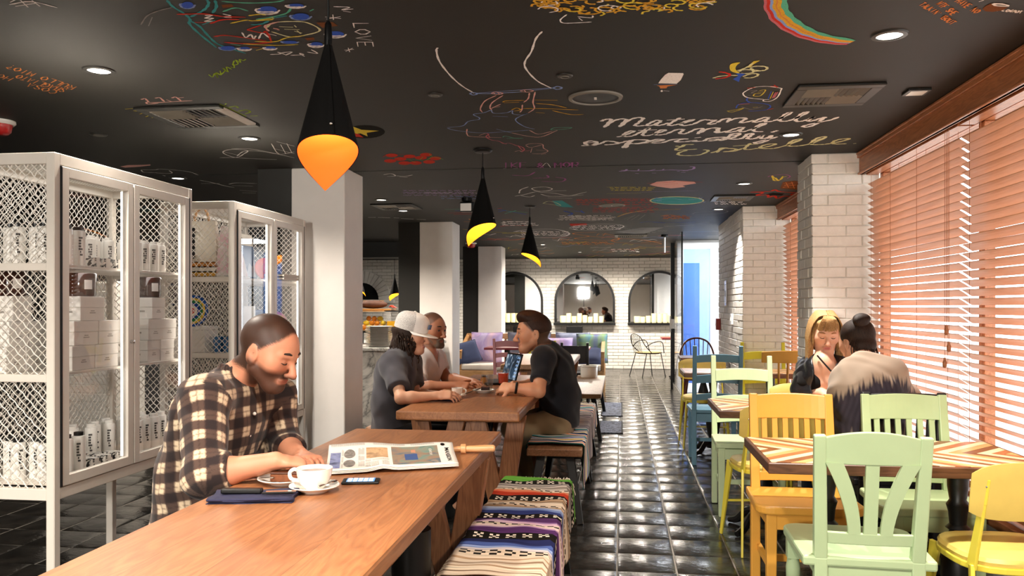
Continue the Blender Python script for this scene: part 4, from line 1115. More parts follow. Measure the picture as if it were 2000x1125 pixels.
m = MB(); m.box(-.026, -.02, 0, .026, .02, .024); m.build('crumb', plain('brownie', '#2a1209', .8, bump=.5), br, bevel=.004)
m = MB(); m.box(-.024, -.018, .0225, .024, .018, .0255); m.build('crust', plain('brownie_crust', '#4a2412', .6, bump=.5), br)
cutlery(P2(905, 772, .004), P2(938, 766, .024), 'steel fork resting on the brownie plate', 'fork')
q = P2(893, 777); dish(q, .055, 'small white saucer by the hand of the person in the cap')
cup((q[0] + .0, q[1], T + .008), R(20), 'small white espresso cup held by the person in the cap', .034, .052)
q = P2(856, 782); napkin((q[0], q[1], T + .0015), .24, .11, R(8), 'folded navy napkin near the elbow of the person in the cap')
cutlery((q[0] - .02, q[1] - .03, T + .017), (q[0] + .11, q[1] + .02, T + .017), 'steel fork lying on the navy napkin by the cap wearer')
cutlery((q[0] - .0, q[1] - .045, T + .017), (q[0] + .115, q[1] - .01, T + .017), 'steel spoon lying on the navy napkin by the cap wearer', 'teaspoon', False)
q = P2(946, 751); jar = thing('amber_jar', 'small amber glass jar behind the brownie plate', 'jar', q)
t = NT('amber_honey'); t.col('#c07a1c'); t.p(rough=.15); M_honey = t.m
m = MB(); m.lathe([(0, 0), (.024, 0), (.026, .01), (.026, .04), (.02, .05), (.02, .056), (0, .056)], n=16); m.build('glass', M_honey, jar, smooth=True)
m = MB(); m.lathe([(.021, .052), (.022, .062), (0, .063)], n=16); m.build('lid', M_blackmetal, jar)
# laptop, screen facing the men on the settle side
q = atZ(985, 748, .75); lp = thing('laptop', 'black laptop with a photo on its screen, standing open behind the red drink', 'laptop', (q[0] + .02, q[1] + .03, T), R(-62))
m = MB(); m.box(-.15, -.21, 0, .15, .0, .016); m.build('keyboard_half', M_blackmetal, lp, bevel=.004)
def SCp(x, z, y=0): return (x, .0 + z * .28 + y, .016 + z * .96)
m = MB(); m.add([SCp(-.15, 0), SCp(.15, 0), SCp(.15, .2), SCp(-.15, .2), SCp(-.15, 0, .008), SCp(.15, 0, .008), SCp(.15, .2, .008), SCp(-.15, .2, .008)], [(0, 1, 2, 3), (7, 6, 5, 4), (0, 4, 5, 1), (1, 5, 6, 2), (2, 6, 7, 3), (3, 7, 4, 0)]); lid = m.build('screen_lid', M_blackmetal, lp)
m = MB(); m.add([SCp(-.14, .012, -.001), SCp(.14, .012, -.001), SCp(.14, .19, -.001), SCp(-.14, .19, -.001)], [(0, 1, 2, 3)])
t = NT('laptop_screen'); n = t.noise(t.mp(t.obj(), (9, 1, 6)), 1.6, 4, .6, 1.5); cc = t.ramp(n, [(.35, '#0a1420'), (.5, '#244560'), (.62, '#c9d3dc'), (.7, '#1a2c3c')], 'LINEAR'); t.col('#000000'); t.link(cc, t.b.inputs['Emission Color']); t.b.inputs['Emission Strength'].default_value = .9
m.build('display', t.m, lid)
m = MB()
for i in range(2):
    for j in range(6): x0 = .085 + i * .028; z0 = .03 + j * .027; m.add([SCp(x0, z0, -.002), SCp(x0 + .016, z0, -.002), SCp(x0 + .016, z0 + .014, -.002), SCp(x0, z0 + .014, -.002)], [(0, 1, 2, 3)])
m.build('icons', emis('laptop_icons', '#7f9fc8', .8), lid)
# white pot at the end of the bare bench
q = atZ(1160, 733, .45); pt = thing('white_pot', 'white ceramic pot at the far end of the bare oak bench', 'pot', (q[0] - .05, q[1] - .25, .4505))
m = MB(); m.lathe([(0, 0), (.098, 0), (.102, .01), (.104, .12), (.098, .13), (.094, .128), (.096, .02), (0, .015)], n=28); m.build('pot', M_china, pt, smooth=True)
m = MB(); m.lathe([(.1, .118), (.108, .122), (.108, .134), (.1, .137)], n=28, cap=False); m.build('rim', M_china, pt, smooth=True)
# napkin cloth on the pale green chair, phone on the women's table
cl = thing('white_cloth', 'crumpled white cloth on the seat of the pale green chair', 'cloth', (.90, 5.16, .4555))
m = MB(); m.grid(lambda u, v: ((u - .5) * .26, (v - .5) * .22, .05 * max(0, sin(u * pi) * sin(v * pi)) ** .6 + .012 * sin(u * 17 + v * 6) * sin(v * 13) + .012), 22, 20); m.build('cloth', plain('white_cotton', '#ece8e4', .9), cl, smooth=True)
m = MB(); m.tube([(-.13, -.11, .012), (.13, -.11, .012), (.13, .11, .012), (-.13, .11, .012)], .004, 5, closed=True); m.build('hem', plain('white_hem', '#e2ded8', .9), cl)
bk = thing('notebook', 'blue notebook under the arm of the blonde woman', 'notebook', (1.10, 4.80, .7315), R(10))
m = MB(); m.box(-.09, -.06, 0, .09, .06, .012); m.build('cover', plain('blue_cover', '#3b3f86', .5), bk, bevel=.002)
m = MB(); m.box(-.087, -.061, .002, .088, .058, .010); m.build('pages', M_paper, bk)

# ------------------------------------------------------------------ kitchen pass beyond the columns
t = NT('veined_marble'); n = t.noise(t.obj(), 2.2, 6, .62, 1.6); v = t.math('ABSOLUTE', t.math('SUBTRACT', n, .5)); t.col(t.ramp(v, [(.0, '#8f8c88'), (.03, '#c9c5be'), (.1, '#ece8e0')])); t.p(rough=.2); M_marble = t.m
kc = thing('marble_counter', 'white veined marble counter between the first two columns', 'counter', (-2.6, 8.4, 0))
m = MB(); m.box(-.6, -.9, .87, .57, .9, .90); m.build('worktop', M_marble, kc, bevel=.004)
m = MB(); m.box(-.58, -.88, 0, .55, .88, .87); m.build('front_cladding', M_marble, kc)
for k in range(15):
    p = thing('dinner_plate', 'white dinner plate, %s in the tall stack on the marble counter' % (ORD[k] + ' from the bottom'), 'plate', (-2.36, 7.72, .9005 + k * .0135), group='plates stacked on the marble counter')
    m = MB(); m.lathe([(0, .001), (.085, 0), (.09, .003), (.135, .012), (.136, .0145), (.09, .006), (0, .005)], n=28)
    if k == 0: pm = m.mesh('plate', M_china, True); r2 = MB(); r2.lathe([(.085, -.0005), (.088, -.0015), (.091, .001)], n=28, cap=False); rm = r2.mesh('foot_ring', M_china, True)
    link('plate', pm, p); link('foot_ring', rm, p)
sh = thing('display_riser', 'black steel riser on the marble counter holding fruit and juice', 'riser', (-2.48, 8.35, .9005))
m = MB(); m.box(-.32, -.16, .12, .24, .16, .14); m.build('shelf', M_blackmetal, sh)
for s in (-.3, .22):
    m = MB(); m.bar((s, 0, 0), (s, 0, .12), .02, .3); m.build('leg', M_blackmetal, sh)
fb_ = thing('fruit_case', 'glass case of lemons and oranges on the kitchen riser', 'case', (-2.6, 8.35, 1.0415))
m = MB(); m.box(-.14, -.13, 0, .14, .13, .008); m.box(-.14, -.13, .20, .14, .13, .212); m.build('case_frame', wood('case_wood', '#c9a070', '#a87a4a', 0), fb_)
for s in (-1, 1):
    m = MB(); m.box(s * .138 - .002, -.13, .008, s * .138 + .002, .13, .2); m.build('side_pane', M_glass, fb_)
m = MB(); m.box(-.14, -.13, .008, .14, -.127, .2); m.build('front_pane', M_glass, fb_)
M_or = plain('orange_peel', '#e08a1c', .4); M_lem = plain('lemon_peel', '#e6c52c', .4); M_stalk = plain('stalk', '#5a6a2c', .7)
rd = random.Random(5)
fo = []
for k in range(11):
    px, py, pz = -.10 + (k % 4) * .062 + (k // 4) * .02, -.08 + rd.uniform(0, .02) + (k // 4) * .02, .008 + .028 + (k // 4) * .045
    lem = k % 3 == 1
    f = thing('lemon' if lem else 'orange', 'yellow lemon in the kitchen fruit case' if lem else 'orange in the kitchen fruit case', 'fruit', (-2.6 + px, 8.35 + py, 1.0415 + pz), group='lemons in the case' if lem else 'oranges in the case')
    m = MB(); m.ball((0, 0, 0), (.034, .027, .027) if lem else (.029, .029, .028), 12, 8); m.build('fruit', M_lem if lem else M_or, f, smooth=True)
    m = MB(); m.ball((.034 if lem else 0, 0, 0 if lem else .028), .004, 6, 4); m.build('stalk', M_stalk, f)
jd = thing('juice_dispenser', 'clear juice dispenser half full of yellow juice beside the fruit case', 'dispenser', (-2.36, 8.35, 1.0415))
t = NT('orange_juice'); t.col('#f0b020'); t.p(rough=.3); M_juice = t.m
m = MB(); m.box(-.085, -.085, .01, .085, .085, .10); m.build('juice', M_juice, jd, bevel=.008)
m = MB(); m.box(-.092, -.092, .004, .092, .092, .2); m.build('tank', M_glass, jd)
m = MB(); m.box(-.1, -.1, .2, .1, .1, .212); m.build('lid', M_chrome, jd); m = MB(); m.box(-.1, -.1, 0, .1, .1, .006); m.build('base', M_chrome, jd)
ba = thing('bread_board', 'wooden board with a dark loaf above the fruit case', 'board', (-2.6, 8.35, 1.2545))
m = MB(); m.box(-.2, -.12, 0, .2, .12, .018); m.build('board', wood('board_wood', '#c08a4a', '#96642f', 0), ba, bevel=.004)
lf = thing('bread_loaf', 'long dark crusty loaf on the wooden board', 'bread', (-2.62, 8.35, 1.2735))
m = MB(); m.ball((0, 0, .045), (.16, .07, .045), 20, 12); m.build('crust', plain('dark_crust', '#4a2a18', .8, var=.4, bump=.6), lf, smooth=True)
m = MB()
for k in range(4): m.bar((-.1 + k * .06, -.03, .084), (-.07 + k * .06, .03, .084), .008, .006)
m.build('score_mark', plain('flour_score', '#a87a50', .9), lf)
pep = thing('dried_chillies', 'bunch of red dried chillies beside the dark loaf', 'chillies', (-2.43, 8.32, 1.2735))
for k in range(6):
    a = R(-50 + k * 22); m = MB(); m.tube([(0, 0, .02), (.035 * cos(a), .03 * sin(a), .03), (.08 * cos(a), .05 * sin(a), .008)], [.008, .008, .002], 6); m.build('chilli', plain('chilli_red', '#a8301c', .4), pep, smooth=True)
# arched brick oven in the back wall
ov = thing('brick_oven', 'white brick oven arch in the kitchen back wall', 'oven', (-5.5, BW - .06, 0))
for k in range(17):
    a0, a1 = pi * k / 17 + .008, pi * (k + 1) / 17 - .008
    m = MB(); poly = [(.36 * cos(a0), .36 * sin(a0)), (.62 * cos(a0), .62 * sin(a0)), (.62 * cos(a1), .62 * sin(a1)), (.36 * cos(a1), .36 * sin(a1))]
    m.prism(poly, 0, .08, Matrix.Translation((0, 0, 1.44)) @ Matrix.Rotation(pi / 2, 4, 'X')); m.build('arch_brick', M_wbrick, ov, bevel=.004, seg=1)
m = MB(); n = 20; m.prism([(.36 * cos(pi * k / n), .36 * sin(pi * k / n)) for k in range(n + 1)], -.01, .0, Matrix.Translation((0, -.0, 1.44)) @ Matrix.Rotation(pi / 2, 4, 'X')); m.build('opening', M_blackmetal, ov)  # flat black sheet painted for the dark inside the oven
m = MB(); m.box(-.7, -.12, 1.38, .7, .0, 1.44); m.build('oven_shelf', M_wbrick, ov)
# ------------------------------------------------------------------ white mesh cabinets
t = NT('perforated_sheet'); o = t.obj(); s = t.sep(o)
fx = t.math('SUBTRACT', t.math('FRACT', t.math('MULTIPLY', s[0], 55)), .5); fy = t.math('SUBTRACT', t.math('FRACT', t.math('MULTIPLY', s[1], 55)), .5)
r2 = t.math('ADD', t.math('MULTIPLY', fx, fx), t.math('MULTIPLY', fy, fy))
t.col(t.mix(t.math('LESS_THAN', r2, .05), '#efece6', '#57534d')); t.p(rough=.45); M_perf = t.m
M_wire = plain('white_wire', '#e6e1d8', .4, var=.04)
def wire_mesh(W, H, pitch=.035, r=.0023):
    """crimped diamond wire cloth in the x (0..W), z (0..H) plane"""
    m = MB(); st = pitch / 2; n = int((W + H) / pitch) + 1
    for fam in (0, 1):
        for k in range(n):
            c = k * pitch; pts = []
            q0 = 0
            for j in range(int(max(W, H) / st) + 4):
                z = j * st
                x = c - z if fam == 0 else c - H + z
                if -1e-6 <= x <= W + 1e-6 and z <= H + 1e-6:
                    sg = 1 if (j + k + fam) % 2 else -1
                    pts.append((x + (0.0011 if j % 2 else -.0011) * (1 if fam else -1), .0026 * sg, z))
            if len(pts) > 1: m.tube(pts, r, 3, cap=False)
    return m
WM_END = wire_mesh(.40, 1.30).mesh('wire_mesh', M_wire, smooth=True)
WM_BACK = wire_mesh(.98, 1.30).mesh('wire_mesh', M_wire, smooth=True)
CABX, CAB_D, CAB_H = -2.2, .46, 1.905
ZS = (.60, 1.03, 1.47)
def cabinet(y0, L, label):
    c = thing('display_cabinet', label, 'cabinet', (CABX, y0, 0)); s = .036; b = .535
    for x in (-CAB_D, -s):
        for y in (0, L - s):
            m = MB(); m.box(x, y, 0, x + s, y + s, CAB_H); m.build('corner_post', M_wmetal, c, bevel=.003, seg=1)
    def rail(*q): m = MB(); m.box(*q); m.build('rail', M_wmetal, c, bevel=.002, seg=1)
    for z in (b, CAB_H - .045):
        zz = z + .045
        rail(-CAB_D + s, .002, z, -s, s - .002, zz); rail(-CAB_D + s, L - s + .002, z, -s, L - .002, zz)
        rail(-CAB_D + .002, s, z, -CAB_D + s - .002, L - s, zz); rail(-s + .002, s, z, -.002, L - s, zz)
    for z in ZS[1:]:
        for y in (.004, L - s + .004): rail(-CAB_D + s, y, z - .03, -s, y + s - .008, z)
    m = MB(); m.box(-CAB_D + .01, .01, CAB_H - .008, -.01, L - .01, CAB_H - .003); m.build('perforated_top', M_perf, c)
    for z in ZS:
        m = MB(); m.box(-CAB_D + .02, .03, z - .012, -.045, L - .03, z); m.build('shelf', M_wmetal, c, bevel=.002, seg=1)
    for y, nm in ((s / 2, 0), (L - s / 2, 1)):
        link('wire_mesh', WM_END, c, (-CAB_D + .03, y, b + .035), 0, kind='stuff')
    o = link('wire_mesh', WM_BACK, c, (-CAB_D + s / 2, (L - .98) / 2, b + .035), R(90), kind='stuff')
    # two glazed doors in the aisle face
    dw = (L - 2 * s) / 2; za, zb = b + .05, CAB_H - .05; fr = .04
    for k in (0, 1):
        ya = s + k * dw + .003; yb = ya + dw - .006
        m = MB(); m.box(-.02, ya, za, .006, ya + fr, zb); m.box(-.02, yb - fr, za, .006, yb, zb); m.box(-.02, ya + fr, za, .006, yb - fr, za + fr); m.box(-.02, ya + fr, zb - fr, .006, yb - fr, zb)
        d = m.build('door', M_wmetal, c, bevel=.002, seg=1)
        m = MB(); m.box(-.010, ya + fr, za + fr, -.007, yb - fr, zb - fr); m.build('glass_pane', M_glass, d)
        m = MB(); m.box(-.034, yb - fr + .004, za + fr, -.026, yb - fr + .014, zb - fr); m.build('led_strip', M_ledw, d, label='lit vertical led strip')
        hy = ya - .004 if k == 0 else yb + .001
        m = MB(); m.box(-.012, hy - .002, za, .008, hy + .003, zb); m.build('piano_hinge', M_blackmetal, d)
        if k == 0:
            m = MB(); m.lathe([(0, .02), (.008, .018), (.009, 0)], n=14); m.xf(Matrix.Translation((.004, yb - fr / 2, 1.14)) @ Matrix.Rotation(pi / 2, 4, 'Y')); m.build('lock', M_chrome, d, smooth=True)
    area(CABX - CAB_D / 2, y0 + L / 2, CAB_H - .02, .34, L - .15, 1.8, (1, .97, .92))
    for z in ZS[1:]: area(CABX - .07, y0 + L / 2, z - .02, .05, L - .2, .7, (1, .97, .92), (0, R(-25), 0))
    return c
cabinet(2.90, 1.03, 'nearest white mesh cabinet of grooming bottles and boxes')
cabinet(4.385, 1.06, 'second white mesh cabinet with books, cloth and coloured tableware')
# stock: white bottles, patterned packs, cartons, jars
M_bott = plain('white_bottle', '#efece6', .35, var=.02); M_cap = plain('black_cap', '#151414', .35); M_label = plain('black_print', '#1c1b1a', .5)
M_carton = plain('white_carton', '#e4e0da', .6, var=.03); M_gprint = plain('grey_print_carton', '#a09a92', .7)
t = NT('smoked_jar'); t.col('#3a1a12'); t.p(rough=.12, spec=.7); M_jar = t.m
t = NT('ink_blot_wrap'); n = t.noise(t.obj(), 38, 2, .5, 2.5); t.col(t.ramp(n, [(.47, '#1d1b1a'), (.52, '#e9e4dc')])); t.p(rough=.5); M_wrap = t.m
def bottle_meshes(h, r):
    b = MB(); b.lathe([(0, 0), (r * .96, 0), (r, .004), (r, h * .86), (r * .92, h * .9), (r * .6, h * .92), (0, h * .92)], n=18)
    cpm = MB(); cpm.lathe([(r * .70, h * .9), (r * .72, h), (r * .66, h * 1.005), (0, h * 1.006)], n=16)
    rd = random.Random(int(h * 1000)); lb = MB()
    for k in range(7):           # upright block lettering facing the aisle
        z = h * (.26 + .072 * k)
        for q in (-1, 0, 1):
            if rd.random() < .2: continue
            a = q * .3; lb.box(r * .985, -.0042 + q * .0052, z, r * 1.012, .0002 + q * .0052, z + h * .05)
    return b.mesh('body', M_bott, True), cpm, lb.mesh('lettering', M_label)
BM = {}
for kind, h, r in (('tall', .165, .027), ('short', .15, .024)):
    b, cpm, lb = bottle_meshes(h, r); BM[kind] = (b, cpm.mesh('cap', M_cap, True), cpm.mesh('cap', M_bott, True), lb)
def bottle(x, y, z, kind, black, label, group):
    t = thing('white_bottle', label, 'bottle', (x, y, z + .0005), R(random.uniform(-55, -25)), group)
    b, c1, c2, lb = BM[kind]; link('body', b, t); link('cap', c1 if black else c2, t); link('lettering', lb, t)
pk = MB(); pk.box(-.035, -.028, 0, .035, .028, .04); PKM = pk.mesh('wrap', M_wrap, bevel=.004); pk = MB(); pk.box(.0352, -.012, .0, .0358, .012, .04); pk.box(-.035, -.012, .0402, .035, .012, .0408); PKL = pk.mesh('paper_band', M_carton)
def pack(x, y, z, where, nth):
    t = thing('soap_pack', 'black and white patterned soap pack, %s from the left on the %s shelf' % (nth, where), 'pack', (x, y, z + .0005), R(random.uniform(-12, 12)), 'soap packs on the %s shelf' % where)
    link('wrap', PKM, t); link('paper_band', PKL, t)
random.seed(21)
Y0 = 2.90
for z, where in ((ZS[2], 'top'), (ZS[0], 'bottom')):
    for k, y in enumerate((.185, .262) if where == 'top' else (.12, .185, .262)): bottle(CABX - .085, Y0 + y, z, 'tall', True, 'black capped white bottle, %s from the left behind the first door, %s shelf' % (ORD[k], where), 'black capped bottles, %s shelf' % where)
    for k in range(6): bottle(CABX - .10 - .058 * k, Y0 + .075 + .03 * (k % 2), z, 'tall', True, 'black capped white bottle at the mesh end, %s from the aisle, %s shelf' % (ORD[k], where), 'black capped bottles, %s shelf' % where)
    sp = [(-.22, .40), (-.26, .46), (-.19, .49), (-.22, .56), (-.19, .62), (-.24, .67), (-.2, .74), (-.11, .72), (-.115, .79), (-.11, .86), (-.115, .93), (-.2, .82), (-.2, .90)]
    for k, (dx, y) in enumerate(sp): bottle(CABX + dx, Y0 + y, z, 'short' if where == 'top' else 'tall', False, 'all white bottle, %s of the row along the %s shelf' % (ORD[k], where), 'white bottles, %s shelf' % where)
    for k, (dx, y) in enumerate(((-.09, .345), (-.09, .425), (-.09, .505), (-.16, .38), (-.16, .46))): pack(CABX + dx, Y0 + y, z, where, ORD[k])
bxm = {}
def carton(x, y, z, w, d, h, where, pos):
    t = thing('white_carton', 'plain white gift carton, %s, %s' % (pos, where), 'box', (x, y, z + .0005), R(random.uniform(-3, 3)), 'cartons ' + where)
    key = (w, d, h)
    if key not in bxm:
        m = MB(); m.box(-d / 2, -w / 2, 0, d / 2, w / 2, h * .55); a = m.mesh('box_base', M_carton, bevel=.002, seg=1)
        m = MB(); m.box(-d / 2 - .0012, -w / 2 - .0012, h * .553, d / 2 + .0012, w / 2 + .0012, h); b = m.mesh('box_lid', M_carton, bevel=.002, seg=1)
        m = MB(); m.box(d / 2, -.018, h * .30, d / 2 + .0008, .018, h * .34); m.box(d / 2, -.012, h * .38, d / 2 + .0008, .012, h * .42); m.box(-.02, -w / 2 - .0008, h * .32, .02, -w / 2, h * .40); bxm[key] = (a, b, m.mesh('small_print', M_gprint))
    for q in bxm[key]: link(q.name.split('.')[0], q, t)
def jar(x, y, z, where):
    t = thing('candle_jar', 'dark brown candle jar %s' % where, 'jar', (x, y, z + .0005), R(-30))
    m = MB(); m.lathe([(0, 0), (.05, 0), (.054, .006), (.056, .095), (.052, .1), (.05, .09), (0, .085)], n=22); m.build('glass', M_jar, t, smooth=True)
    m = MB(); m.box(.0545, -.016, .03, .0565, .016, .07); m.build('paper_label', M_carton, t)
def stack(yc, xs, where, w=.115, cols=2):
    z = ZS[1]; h = .103
    for r in range(3):
        n = (2, 2, 1)[r]
        for x in xs:
            for k in range(n): carton(x, yc + (k - (n - 1) / 2) * (w + .006) + (.02 if r == 1 else 0) - (.02 if r == 2 else 0), z + r * (h + .001), w, .115, h, where, ('bottom ', 'middle ', 'topmost')[r] + (('left', 'right')[k] if n == 2 else ''))
    jar(xs[0] + .005, yc - .015, z + 3 * (h + .001), 'atop the cartons ' + where.split(' stacked ')[-1])
stack(Y0 + .335, [CABX - .115], 'stacked behind the first glass door', .155)
stack(Y0 + .835, [CABX - .115], 'stacked behind the second glass door', .115)
stack(Y0 + .15, [CABX - .30], 'stacked at the mesh end of the cabinet', .11)
# second cabinet: books, cloth, plates, tumblers
Y1 = 4.385
M_pinkc = tiedye('pink_white_cloth', ['#f4eeee', '#efc4cf', '#f7f2f0', '#e58aa4'], 7)
bg = thing('beach_towel', 'white and pink tie-dye cloth standing folded in the second cabinet', 'towel', (CABX - .12, Y1 + .20, ZS[2] + .0005))
m = MB(); m.loft([[(-.03, -.13, 0), (.03, -.13, 0), (.03, .17, 0), (-.03, .17, 0)], [(-.025, -.12, .12), (.025, -.12, .12), (.025, .12, .12), (-.025, .12, .12)], [(-.012, -.10, .30), (.012, -.10, .30), (.012, .0, .30), (-.012, .0, .30)]]); m.build('fold', M_pinkc, bg, smooth=True)
m = MB(); m.box(-.035, -.14, 0, .035, .18, .012); m.build('bottom_fold', M_carton, bg, bevel=.004)
def book(loc, w, h, th, colr, label, rot=(0, 0, 0), textw=None, band=None):
    b = thing('book', label, 'book', loc); b.rotation_euler = rot
    mt = plain('book_cover', colr, .5, var=.08)
    m = MB(); m.box(-th / 2, -w / 2, 0, -th / 2 + .003, w / 2, h); m.box(th / 2 - .003, -w / 2, 0, th / 2, w / 2, h); m.box(-th / 2, -w / 2, 0, th / 2, -w / 2 + .003, h); m.build('cover', mt, b)
    m = MB(); m.box(-th / 2 + .003, -w / 2 + .004, .004, th / 2 - .003, w / 2 - .004, h - .004); m.build('pages', M_paper, b)
    if band:
        m = MB(); m.box(th / 2, -w / 2, h - .075, th / 2 + .0008, w / 2, h); m.build('title_band', plain('title_band', band, .6), b)
    if textw:
        vs, fs = textmesh(textw, .01); m = MB(); m.add([(th / 2 + .0016, v.x * .042, h - .055 + v.y * .045) for v in vs], fs); m.build('title', M_label, b)
    return b
bk = book((CABX - .21, Y1 + .55, ZS[2] + .0005), .34, .30, .03, '#5a7396', 'large surf photography book, blue wave cover, in the second cabinet', (0, R(-8), 0), 'Leroy: Grannis', '#d8cfc0')
m = MB(); m.grid(lambda u, v: (.0162, -.15 + .3 * u, .02 + v * (.10 + .05 * sin(u * 7) + .03 * sin(u * 19))), 20, 2); m.build('printed_wave', plain('printed_wave', '#a8b4c4', .6), bk)
od = thing('orange_frisbee', 'orange plastic disc standing in the second cabinet', 'disc', (CABX - .13, Y1 + .70, ZS[2] + .0005), R(-40))
m = MB(); m.lathe([(0, .012), (.06, .012), (.072, .008), (.075, -.004), (.07, -.004), (.06, .006), (0, .007)], n=26); m.xf(Matrix.Translation((0, 0, .076)) @ Matrix.Rotation(R(80), 4, 'Y')); m.build('disc', plain('orange_plastic', '#e8501c', .35), od, smooth=True)
m = MB(); m.lathe([(.03, .0125), (.032, .014), (.034, .0125)], n=24, cap=False); m.xf(Matrix.Translation((0, 0, .076)) @ Matrix.Rotation(R(80), 4, 'Y')); m.build('ring', plain('orange_ring', '#c8401a', .4), od)
for k, (colr, nm) in enumerate((('#d8a030', 'yellow'), ('#ece6da', 'white'), ('#c07a2a', 'ochre'))):
    book((CABX - .36 + .0, Y1 + .20, ZS[2] + .003 + k * .029 + .013), .30, .22, .026, colr, '%s book lying flat at the mesh end of the second cabinet' % nm, (0, R(90), 0))
for k, (colr, nm) in enumerate((('#e6e2da', 'white'), ('#d8d2c6', 'off-white'))):
    book((CABX - .16, Y1 + .80, ZS[2] + .003 + k * .02 + .009), .26, .17, .018, colr, '%s book lying flat beside the orange disc' % nm, (0, R(90), 0))
tb = thing('tote_bag', 'cream tote bag with tan straps at the mesh end of the second cabinet', 'bag', (CABX - .25, Y1 + .10, ZS[2] + .09))
m = MB(); m.loft([[(-.10, -.02, 0), (.10, -.02, 0), (.10, .02, 0), (-.10, .02, 0)], [(-.09, -.025, .1), (.10, -.025, .1), (.10, .025, .1), (-.09, .025, .1)], [(-.08, -.012, .24), (.09, -.012, .24), (.09, .012, .24), (-.08, .012, .24)]]); m.build('body', plain('cream_canvas', '#e8e0d0', .9), tb, smooth=True)
m = MB(); m.tube(cr([(-.05, 0, .23), (-.03, 0, .3), (.02, 0, .31), (.05, 0, .23)], 5), .008, 6); m.build('strap', plain('tan_leather', '#c09468', .6), tb, smooth=True)
m = MB(); m.box(-.085, -.028, .02, -.03, -.024, .2); m.build('printed_panel', M_cap, tb)
# middle shelf
pl = thing('patterned_plate', 'plate with blue, green and yellow rings at the mesh end of the second cabinet', 'plate', (CABX - .30, Y1 + .09, ZS[1] + .1505))
for k, (r, c_) in enumerate(((.095, '#1f4fa0'), (.078, '#e0c040'), (.064, '#2a7a4a'), (.048, '#1c3f90'), (.03, '#e6e2d0'), (.016, '#c03a2a'))):
    m = MB(); m.lathe([(0, .001 * k), (r, .001 * k), (r, .001 * k + .004), (0, .001 * k + .005)], n=26); m.xf(Matrix.Translation((0, 0, .09)) @ Matrix.Rotation(R(80), 4, 'X')); m.build('ring' if k else 'plate', plain('plate_glaze', c_, .25), pl)
gt = thing('glassware_box', 'pale box under the ringed plate in the second cabinet', 'box', (CABX - .30, Y1 + .12, ZS[1] + .0005))
m = MB(); m.box(-.1, -.08, 0, .1, .08, .13); m.build('carton', M_carton, gt, bevel=.003); m = MB(); m.box(-.102, -.082, .131, .102, .082, .15); m.build('lid', M_carton, gt, bevel=.003)
M_blg = plain('blue_glass', '#2f6fa8', .1, spec=.8); M_grg = plain('green_glass', '#1f7a5a', .1, spec=.8); M_clg = plain('pale_glass', '#c9d2d2', .1, spec=.8)
for k in range(7):
    mt, nm = ((M_blg, 'blue'), (M_grg, 'green'), (M_clg, 'pale'))[0 if k < 3 else 1 if k < 5 else 2]
    g = thing('tumbler', '%s glass tumbler on the middle shelf of the second cabinet' % nm, 'glass', (CABX - .15 + (k % 2) * .06, Y1 + .10 + .062 * (k // 2), ZS[1] + .0005), group='%s tumblers in the second cabinet' % nm)
    m = MB(); m.lathe([(0, 0), (.024, 0), (.028, .09), (.026, .09), (.022, .008), (0, .006)], n=16); m.build('glass', mt, g, smooth=True)
    m = MB(); m.lathe([(.0245, .03), (.0262, .034), (.0255, .04)], n=16, cap=False); m.build('band', mt, g, smooth=True)
book((CABX - .13, Y1 + .40, ZS[1] + .0005), .17, .27, .06, '#dfe3e2', 'tall white box-like book on the middle shelf of the second cabinet')
dn = thing('folded_denim', 'folded blue denim on the middle shelf of the second cabinet', 'cloth', (CABX - .20, Y1 + .60, ZS[1] + .0005))
for k in range(5):
    m = MB(); m.box(-.08, -.10, k * .05, .08 - .004 * (k % 2), .10, k * .05 + .046); m.build('fold', plain('denim', ('#3f5a86', '#4f6a98', '#2f4a74', '#5a75a2', '#34507c')[k], .9, bump=.4), dn, bevel=.016, seg=3)
pd = thing('painted_disc', 'pink and yellow painted disc at the far end of the second cabinet', 'plate', (CABX - .12, Y1 + .86, ZS[1] + .0005), R(-20))
for k, (r, c_) in enumerate(((.09, '#c8708a'), (.066, '#e0b84a'), (.04, '#a03a5a'), (.02, '#e8d8c0'))):
    m = MB(); m.lathe([(0, .001 * k), (r, .001 * k), (r, .001 * k + .004), (0, .001 * k + .005)], n=24); m.xf(Matrix.Translation((0, 0, .17)) @ Matrix.Scale(.7, 4, (0, 0, 1)) @ Matrix.Rotation(R(80), 4, 'Y')); m.build('ring' if k else 'disc', plain('disc_glaze', c_, .3), pd)
m = MB(); m.box(-.02, -.06, 0, .02, .06, .11); m.build('stand', M_jar, pd)
for k, (c_, nm) in enumerate((('#2a5a9a', 'blue'), ('#c0453a', 'red'), ('#d8b050', 'yellow'), ('#3a8a6a', 'green'))):
    g = thing('folded_cloth', '%s folded cloth on the lowest shelf of the second cabinet' % nm, 'cloth', (CABX - .16, Y1 + .14 + k * .22, ZS[0] + .0005))
    for q in range(3): m = MB(); m.box(-.09, -.085, q * .04, .09, .085, q * .04 + .037); m.build('fold', plain('cloth_' + nm, c_, .9), g, bevel=.013, seg=2)
